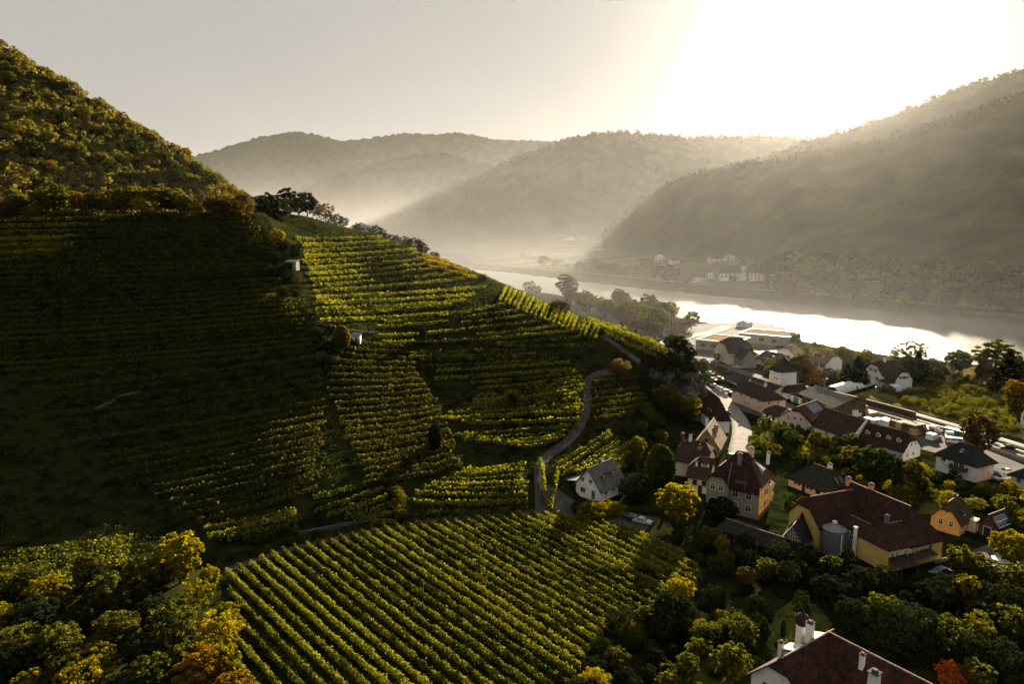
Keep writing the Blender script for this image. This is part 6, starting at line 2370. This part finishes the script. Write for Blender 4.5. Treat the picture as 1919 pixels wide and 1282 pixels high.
def car_mesh(kind, pal):
    if (kind, pal) in CAR:
        return CAR[(kind, pal)]
    if kind == 'car':      # side outline from nose to tail: (x, z), half widths at sill, shoulder and roof
        low = [(-2.1, .35), (-2.15, .62), (-1.95, .80), (-.95, .95), (.95, .98), (1.75, .95), (2.1, .8), (2.12, .4)]
        cab = [(-1.0, .93), (-.35, 1.42), (.75, 1.45), (1.55, .97)]
        W, Wr = .88, .66
    else:
        low = [(-2.3, .35), (-2.35, .8), (-2.1, 1.05), (-1.6, 1.15), (2.2, 1.15), (2.35, 1.1), (2.35, .4)]
        cab = [(-1.65, 1.12), (-1.1, 1.9), (2.1, 1.95), (2.3, 1.12)]
        W, Wr = .95, .84
    b = MB()
    n = len(low)
    vs = [(x, -W, z) for x, z in low] + [(x, W, z) for x, z in low]
    b.add(vs, [tuple(range(n)), tuple(range(2 * n - 1, n - 1, -1))] + [(i, (i + 1) % n, n + (i + 1) % n, n + i) for i in range(n)])
    m = len(cab)
    vs = [(x, -(W - .04 if i in (0, m - 1) else Wr), z) for i, (x, z) in enumerate(cab)] + [(x, (W - .04 if i in (0, m - 1) else Wr), z) for i, (x, z) in enumerate(cab)]
    b.add(vs, [(1, 2, m + 2, m + 1), (0, 1, 2, 3), (m + 3, m + 2, m + 1, m), (0, m, m + 1, 1), (2, m + 2, m + 3, 3)])
    me = b.mesh('body', pal)
    bm = bmesh.new()
    bm.from_mesh(me)
    bmesh.ops.bevel(bm, geom=list(bm.edges), offset=.07, segments=2, affect='EDGES', clamp_overlap=True)
    bm.to_mesh(me)
    bm.free()
    g = MB()
    (x0, z0), (x1, z1), (x2, z2), (x3, z3) = cab
    wl = W - .04

    def pt(t, s, sd):
        """Point on the side glass: t along, s up."""
        xa, xb = x0 + (x1 - x0) * s, x3 + (x2 - x3) * s
        za = z0 + (z1 - z0) * s
        return (xa + (xb - xa) * t, sd * (wl + (Wr - wl) * s + .012), za)
    for sd in (-1, 1):
        for ta, tb in ((.10, .48), (.53, .88)):
            g.add([pt(ta, .12, sd), pt(tb, .12, sd), pt(tb, .86, sd), pt(ta, .86, sd)], [(0, 1, 2, 3)])
    gl = g.mesh('side_glass', m_glass)
    w_ = MB()
    for (xa, za), (xb, zb), s in (((x0, z0), (x1, z1), -1), ((x3, z3), (x2, z2), 1)):
        k = .012 * s
        w_.add([(xa + (xb - xa) * f_ + k, y * (wl + (Wr - wl) * f_) * .88, za + (zb - za) * f_ + .012) for f_, y in ((.12, -1), (.12, 1), (.9, 1), (.9, -1))], [(0, 1, 2, 3)])
    ws = w_.mesh('windscreen', m_glass)
    wv, wf = [], []
    seg_ = 14
    wh = MB()
    ring = [(math.cos(i / seg_ * 6.2832) * .32, math.sin(i / seg_ * 6.2832) * .32) for i in range(seg_)]
    wh.add([(x, -.1, z) for x, z in ring] + [(x, .1, z) for x, z in ring], [tuple(range(seg_)), tuple(range(2 * seg_ - 1, seg_ - 1, -1))] + [(i, (i + 1) % seg_, seg_ + (i + 1) % seg_, seg_ + i) for i in range(seg_)])
    tm = wh.mesh('wheel', m_tyre)
    rm = MB()
    rm.add([(x * .6, -.112, z * .6) for x, z in ring] + [(x * .6, .112, z * .6) for x, z in ring], [tuple(range(seg_)), tuple(range(2 * seg_ - 1, seg_ - 1, -1))])
    rm = rm.mesh('rim', m_metal)
    hl = MB().box(-.03, .03, -.18, .18, -.07, .07).mesh('headlight', m_lamp)
    tl = MB().box(-.03, .03, -.14, .14, -.1, .1).mesh('tail_light', m_rear)
    CAR[(kind, pal)] = (me, gl, ws, tm, rm, hl, tl, low, W)
    return CAR[(kind, pal)]


def car(x, y, z, rz, pal, label, kind='car', group=None):
    me, gl, ws, tm, rm, hl, tl, low, W = car_mesh(kind, pal)
    o = empty('parked_car' if kind == 'car' else 'parked_van', (x, y, z), rz, label, 'car' if kind == 'car' else 'van', group)
    link('body', me, None, o)
    link('side_glass', gl, None, o)
    link('windscreen', ws, None, o)
    for ax in (-1.3, 1.35):
        for sd in (-1, 1):
            w = link('wheel', tm, None, o, (ax, sd * (W - .08), .32))
            link('rim', rm, None, w)
    for sd in (-1, 1):
        link('headlight', hl, None, o, (low[1][0] + .02, sd * (W - .26), low[1][1] + .04))
        link('tail_light', tl, None, o, (low[-2][0] + .01, sd * (W - .2), low[-2][1] - .08))
    return o


PW, PB, PG, PD, PR = paint('white', (.75, .75, .74)), paint('blue', (.02, .05, .12)), paint('silver', (.38, .40, .42)), paint('black', (.012, .013, .015)), paint('red', (.3, .02, .015))


def car_px(u, v, deg, pal, label, kind='car', group=None):
    p = hit(u, v)
    car(p[0], p[1], float(H(p[0], p[1])) + .05, R(deg), pal, label, kind, group)


for i, (u, v, pal, lab) in enumerate([(1884, 1036, PW, 'white car, farthest of the parked row at the right edge'), (1886, 1046, PG, 'silver car, second from the back of the parked row'), (1882, 1056, PW, 'white car, third from the back of the parked row'),
                                      (1876, 1066, PW, 'white car, fourth from the back of the parked row'), (1868, 1075, PG, 'silver grey car, nearest of the parked row')]):
    car_px(u, v, 164, pal, lab, group='cars parked in a row by the orange house')
car_px(1852, 1070, 70, PB, 'blue car parked across the end of the white row')
car_px(1185, 976, 150, PD, 'black car parked below the white gabled house', group='two cars below the white gabled house')
car_px(1204, 982, 150, PG, 'silver car parked next to the black one', group='two cars below the white gabled house')
car_px(1762, 1078, 20, PB, 'dark blue car beside the yellow farmhouse corner')
car_px(1876, 900, 10, PG, 'silver car parked right of the black roofed house')
car_px(1862, 895, 10, PB, 'dark blue car left of the silver one by the black roofed house')
car_px(1884, 888, 8, PW, 'white car half hidden behind the dark hedge')
car_px(1888, 842, -10, PD, 'black car standing alone on the sunlit yard')
car_px(1434, 796, -20, PW, 'white van parked before the small white shed', 'van')
car_px(1450, 799, -20, PG, 'silver car right of the white van by the shed')
car_px(1789, 832, -25, PW, 'white van at the yard fence near the large brown tree', 'van')
for i, (u, v, pal) in enumerate([(1338, 726, PW), (1350, 732, PW), (1361, 737, PG), (1375, 735, PD), (1334, 714, PG), (1346, 712, PR), (1330, 702, PW), (1380, 690, PW), (1372, 700, PB)]):
    car_px(u, v, -60 + 15 * (i % 3), pal, f'{("white", "white", "silver", "black", "grey", "red", "pale", "bright white", "blue")[i]} car, {ordinal(i)} of those at the station forecourt', group='cars at the station forecourt')
car_px(1320, 676, -50, PW, 'white car on the station road below the spur')
car_px(1340, 680, -50, PG, 'silver car on the station road near the grey house')
car_px(1360, 776, -70, PD, 'black car beside the pink house wall')
car_px(1371, 860, 80, PD, 'dark car at the wall beside the tan gabled house')

# ------------------------------------------------------------------ the timber and material yard
m_tarp = mat_plain('tarpaulin', [(.55, .56, .58), (.7, .71, .72)], scale=1.5, rough=.5)
m_lilac = mat_plain('lilac_wrap', [(.30, .26, .42), (.42, .38, .55)], scale=1.5, rough=.5)
m_lumber = mat_plain('sawn_lumber', [(.20, .13, .07), (.34, .23, .13), (.45, .33, .2)], scale=2, rough=.85, stretch=(.2, 3, 3))


def stack(u, v, deg, nx, ny, nz, bw, bd, bh, mats, name, label, cat, group=None):
    """Packs piled on the ground, each pack a part."""
    p = at_z(u, v, .06)
    o = empty(name, p, R(deg), label, cat, group)
    rr_ = random.Random(int(u * 3 + v))
    ms = {}
    for i in range(nx):
        for j in range(ny):
            for k in range(nz - (rr_.random() < .4)):
                m = mats[rr_.randrange(len(mats))]
                if m.name not in ms:
                    b = MB().box(-bw / 2 + .06, bw / 2 - .06, -bd / 2 + .06, bd / 2 - .06, .1, bh - .02)
                    for s in (-1, 0, 1):
                        b.box(s * bw * .4 - .06, s * bw * .4 + .06, -bd / 2 + .06, bd / 2 - .06, 0, .1)
                    ms[m.name] = b.mesh('pack', m)
                q = link('pack', ms[m.name], None, o, (i * bw + rr_.uniform(-.06, .06), j * bd + rr_.uniform(-.06, .06), k * bh))
                q.rotation_euler = (0, 0, rr_.uniform(-.03, .03))
    return o


stack(1592, 778, -65, 2, 2, 2, 1.9, 1.9, 1.2, [m_tarp], 'pallet_stack', 'white wrapped pallets, leftmost in the material yard', 'pallet stack', 'stacks in the material yard')
stack(1612, 774, -65, 3, 2, 2, 1.9, 1.9, 1.3, [m_tarp, m_lumber], 'pallet_stack', 'white and brown wrapped pallets behind the leftmost ones', 'pallet stack', 'stacks in the material yard')
stack(1630, 780, -65, 2, 2, 1, 1.9, 1.9, 1.3, [m_lumber], 'lumber_stack', 'low brown lumber stack beside the wrapped pallets', 'lumber stack', 'stacks in the material yard')
stack(1626, 796, -65, 2, 2, 2, 2.0, 2.0, 1.2, [m_lilac, m_tarp], 'pallet_stack', 'lilac wrapped pallets in the middle of the material yard', 'pallet stack', 'stacks in the material yard')
stack(1652, 797, -65, 2, 2, 2, 1.9, 1.9, 1.1, [m_tarp], 'pallet_stack', 'bright white pallets right of the lilac ones', 'pallet stack', 'stacks in the material yard')
stack(1674, 806, -65, 3, 2, 3, 2.1, 1.9, 1.1, [m_lumber, m_wood], 'lumber_stack', 'tall brown lumber stack in the material yard', 'lumber stack', 'stacks in the material yard')
stack(1700, 812, -65, 2, 3, 3, 2.1, 1.9, 1.1, [m_lumber, m_wood], 'lumber_stack', 'dark brown lumber stack right of the tall one', 'lumber stack', 'stacks in the material yard')
stack(1745, 824, -65, 1, 2, 2, 2.4, 2.2, 1.0, [m_tarp, m_lumber], 'pallet_stack', 'pallets at the right end of the material yard', 'pallet stack', 'stacks in the material yard')


def container(u, v, deg, L, W, Hh, mat, label):
    p = at_z(u, v, .06)
    o = empty('container', p, R(deg), label, 'container')
    b = MB().box(0, L, 0, W, .1, Hh)
    b.build('shell', mat, o)
    r = MB()
    n = int(L / .45)
    for i in range(n):
        x = .2 + i * (L - .4) / n
        r.box(x, x + .16, -.05, -.002, .25, Hh - .15)
    tag(r.build('ribs', mat, o), kind='stuff')
    MB().box(-.08, L + .08, -.08, W + .08, Hh, Hh + .1).build('lid', mat, o)
    return o


container(1766, 815, -64, 7.5, 2.5, 2.4, m_green, 'dark green container at the railway side of the yard')
container(1722, 806, -64, 5, 2.3, 1.6, m_metal, 'low grey skip container behind the lumber stacks')
# trucks
def truck(u, v, deg, mat, load, label):
    p = at_z(u, v, .06)
    o = empty('truck', p, R(deg), label, 'truck')
    MB().box(0, 6.2, -1.15, 1.15, .8, 1.0).build('chassis', m_metal, o)
    MB().box(1.9, 6.2, -1.2, 1.2, 1.0, 1.9).build('load_bed', load, o)
    c = MB()
    c.add([(0, y, z) if i < 2 else (x, y, z) for i, (x, y, z) in enumerate([(0, -1.15, .6), (0, 1.15, .6), (1.75, 1.15, .6), (1.75, -1.15, .6), (.1, -1.1, 1.7), (.1, 1.1, 1.7), (1.75, 1.1, 2.6), (1.75, -1.1, 2.6), (.45, -1.05, 2.6), (.45, 1.05, 2.6)])],
          [(0, 3, 2, 1), (0, 1, 5, 4), (4, 5, 9, 8), (8, 9, 6, 7), (2, 3, 7, 6), (0, 4, 8, 7, 3), (1, 2, 6, 9, 5)])
    cb = c.build('cab', mat, o)
    MB().add([(.08, -.95, 1.75), (.08, .95, 1.75), (.38, .92, 2.5), (.38, -.92, 2.5)], [(0, 1, 2, 3)]).build('windscreen', m_glass, cb)
    me, gl, ws, tm, rm, hl, tl, low, W = car_mesh('car', PW)
    for ax in (.9, 4.3, 5.4):
        for sd in (-1, 1):
            w = link('wheel', tm, None, o, (ax, sd * 1.02, .46))
            w.scale = (1.45, 1.3, 1.45)
            link('rim', rm, None, w)


truck(1752, 812, -160, PW, m_wood, 'white truck with tipped bed in the material yard')
truck(1778, 822, -120, PW, m_metal, 'white flatbed truck beside the green container')
# low dark wall between railway and the lane
X, Y, _ = along(rbP, .13, .49, 5.6, 30)
m = MB()
for i in range(29):
    m.slab([(X[i], Y[i], 1.9), (X[i + 1], Y[i + 1], 1.9), (X[i + 1] + .8, Y[i + 1] + .4, 1.9), (X[i] + .8, Y[i] + .4, 1.9)], 2.0)
tag(m.build('barrier_wall', m_wood), 'long low dark wall beside the railway ending at the pale platform', 'wall')

# ------------------------------------------------------------------ slope details
def hut(u, v, w, d, hh, label, wall, rz=0.0, name='hut'):
    p = hit(u, v)
    o = empty(name, p, rz, label, 'hut')
    MB().box(0, w, 0, d, -1, hh).build('wall', wall, o)
    MB().slab([(-.3, -.4, hh + .05), (w + .3, -.4, hh + .05), (w + .3, d + .3, hh + .7), (-.3, d + .3, hh + .7)], .15).build('roof', R_GREY, o)
    MB().box(w * .4, w * .6, -.05, .02, 0, hh * .8).build('door', m_shut, o)


hut(660, 640, 2.6, 2.2, 2.0, 'tiny white vineyard hut beside the golden pillar tree', P_WHITE)
hut(536, 502, 4.2, 3, 2.4, 'small grey vineyard hut at the left edge of the sunlit terraces', P_GREY, R(-10))
hut(1232, 636, 3.0, 2.4, 2.2, 'small pale hut among the trees at the end of the plateau vineyard', P_WHITE)


def stone_wall(pix, hh, label):
    """Dry stone terrace wall: rough blocks standing proud of a core."""
    P = [hit(*p) for p in pix]
    P = [p for p in P if p]
    A = np.array(P)
    d = np.concatenate([[0], np.cumsum(np.hypot(*np.diff(A[:, :2], axis=0).T))])
    n = max(3, int(d[-1] / 1.6))
    t = np.linspace(0, d[-1], n)
    X, Y = np.interp(t, d, A[:, 0]), np.interp(t, d, A[:, 1])
    Z = H(X, Y)
    o = empty('terrace_wall', (X[0], Y[0], Z[0]), 0, label, 'stone wall', 'dry stone walls of the terraces')
    m = MB()
    s = MB()
    rr_ = random.Random(int(X[0] * 7))
    for i in range(n - 1):
        dx, dy = X[i + 1] - X[i], Y[i + 1] - Y[i]
        l = math.hypot(dx, dy)
        nx, ny = dy / l, -dx / l
        if ny > 0:
            nx, ny = -nx, -ny
        a = [(X[i] - X[0], Y[i] - Y[0]), (X[i + 1] - X[0], Y[i + 1] - Y[0])]
        top = max(Z[i], Z[i + 1]) - Z[0] + hh * .5
        m.slab([(a[0][0], a[0][1], top), (a[1][0], a[1][1], top), (a[1][0] - nx * .6, a[1][1] - ny * .6, top), (a[0][0] - nx * .6, a[0][1] - ny * .6, top)], hh + 1.0)
        k = 3
        for q in range(k):
            for c in range(2):
                f0, f1 = (c + .06) / 2, (c + .94) / 2
                z1 = top - hh * q / k - .05
                pr = rr_.uniform(.04, .16)
                p0 = (a[0][0] + dx * f0, a[0][1] + dy * f0)
                p1 = (a[0][0] + dx * f1, a[0][1] + dy * f1)
                s.slab([(p0[0] + nx * pr, p0[1] + ny * pr, z1), (p1[0] + nx * pr, p1[1] + ny * pr, z1), (p1[0], p1[1], z1), (p0[0], p0[1], z1)], hh / k * .86)
    m.build('core', m_stone, o)
    tag(s.build('stones', m_stone, o), kind='stuff')


stone_wall([(715, 905), (770, 888), (830, 868), (868, 858)], 1.3, 'pale terrace wall climbing from the gully hedge to the right')
stone_wall([(590, 606), (640, 622), (700, 628)], 1.5, 'terrace wall below the sunlit terraces')
stone_wall([(180, 772), (230, 745), (262, 738)], 1.5, 'short pale wall in the shaded slope')
stone_wall([(560, 1004), (620, 992), (700, 975)], 1.2, 'low wall at the foot of the plot left of the gully')
stone_wall([(1300, 700), (1318, 722), (1326, 744)], 2.0, 'rough retaining wall at the tip of the rocky spur')
# rock faces at the end of the spur
for i, (u, v, s) in enumerate([(1225, 700, 4.0), (1250, 708, 5.0), (1275, 700, 4.0), (1298, 712, 5.0), (1312, 728, 5.0), (1318, 744, 4.0), (1285, 742, 4.5), (1255, 735, 3.5)]):
    p = hit(u, v)
    if not p:
        continue
    bm = bmesh.new()
    bmesh.ops.create_icosphere(bm, subdivisions=3, radius=1.0)
    for q in bm.verts:
        c = q.co
        n_ = float(fbm(c.x * 1.7 + i * 9, c.y * 1.7 + c.z * 2.3, 4))
        q.co = Vector((c.x * s * 1.3, c.y * s * .8, c.z * s)) * (1 + .5 * n_)
    me = bpy.data.meshes.new('rock_outcrop')
    bm.to_mesh(me)
    bm.free()
    o = link('rock_outcrop', me, mat_plain('spur_rock', [(.02, .018, .015), (.05, .044, .036), (.10, .085, .065)], scale=.5, rough=.95, bump=.4, bscale=1.2), None, (p[0], p[1] + s * .3, p[2] - s * .45))
    o.rotation_euler = (.2 * i, .1 * i, i * 1.3)
    tag(o, f'dark rock outcrop, {ordinal(i)} of those on the spur end above the houses', 'rock', 'rock outcrops at the end of the spur')

# ------------------------------------------------------------------ garden things in the lower right
def table_set(u, v, label):
    p = at_z(u, v, 0)
    o = empty('garden_table', p, .4, label, 'garden table')
    MB().box(-.9, .9, -.45, .45, .70, .75).build('table_top', m_metal, o)
    for x, y in ((-.8, -.35), (.8, -.35), (.8, .35), (-.8, .35)):
        MB().box(x - .03, x + .03, y - .03, y + .03, 0, .7).build('leg', m_metal, o)


table_set(1378, 1194, 'small garden table on the terrace below the vineyard')
# garden fence on the sunlit strip
a, b = at_z(1352, 1138), at_z(1402, 1172)
o = empty('garden_fence', a, math.atan2(b[1] - a[1], b[0] - a[0]), 'wooden garden fence on the sunlit strip below the vineyard', 'fence')
ln = math.hypot(b[0] - a[0], b[1] - a[1])
pm, rm_ = MB().box(-.08, .08, -.08, .08, -.2, 1.25).mesh('post', m_wood), MB().box(0, ln, -.03, .03, -.06, .06).mesh('rail', m_wood)
for i in range(8):
    link('post', pm, None, o, (ln * i / 7, 0, 0))
for z in (.5, 1.0):
    link('rail', rm_, None, o, (0, -.1, z))
# pale plank at the vineyard corner
a, b = at_z(1188, 1152, .5), at_z(1256, 1126, .5)
o = empty('plank', (a[0], a[1], .3), math.atan2(b[1] - a[1], b[0] - a[0]), 'long pale handrail at the lower corner of the vineyard', 'handrail')
ln = math.hypot(b[0] - a[0], b[1] - a[1])
MB().box(0, ln, -.12, .12, .55, .75).build('rail', m_conc, o)
for x in (0.2, ln / 2, ln - .2):
    MB().box(x - .08, x + .08, -.08, .08, -.3, .55).build('post', m_wood, o)
# white storage boxes in the shaded garden
for (u, v, w, lab) in ((1484, 1066, 1.9, 'white storage box in the shaded garden'), (1412, 1062, 1.2, 'small white box left of the white storage box'), (1508, 1060, 1.0, 'small pale crate right of the white storage box')):
    p = at_z(u, v, 0)
    o = empty('storage_box', p, .3, lab, 'box', 'white boxes in the shaded garden')
    MB().box(-w / 2, w / 2, -w * .35, w * .35, 0, w * .55).build('body', P_WHITE, o)
    MB().box(-w / 2 - .05, w / 2 + .05, -w * .35 - .05, w * .35 + .05, w * .55, w * .6).build('lid', m_frame, o)
# yellow litter bin like lamp at the lawn: street lamps along the station road
for i, (u, v) in enumerate([(1495, 719), (1342, 690), (1384, 668), (1452, 690), (1640, 752), (1545, 735)]):
    p = at_z(u, v, 0)
    o = empty('street_lamp', p, i, f'slim street lamp, {ordinal(i)} in the list of those along the railway and station road', 'street lamp', 'street lamps by the station')
    v_, f_ = tube([(0, 0, 0), (0, 0, 5.2), (.25, 0, 5.6), (.9, 0, 5.7)], [.07, .05, .045, .04], 6)
    link('pole', np_mesh('pole', v_, f_), m_metal, o)
    MB().box(.6, 1.2, -.12, .12, 5.6, 5.72).build('lamp_head', m_frame, o)
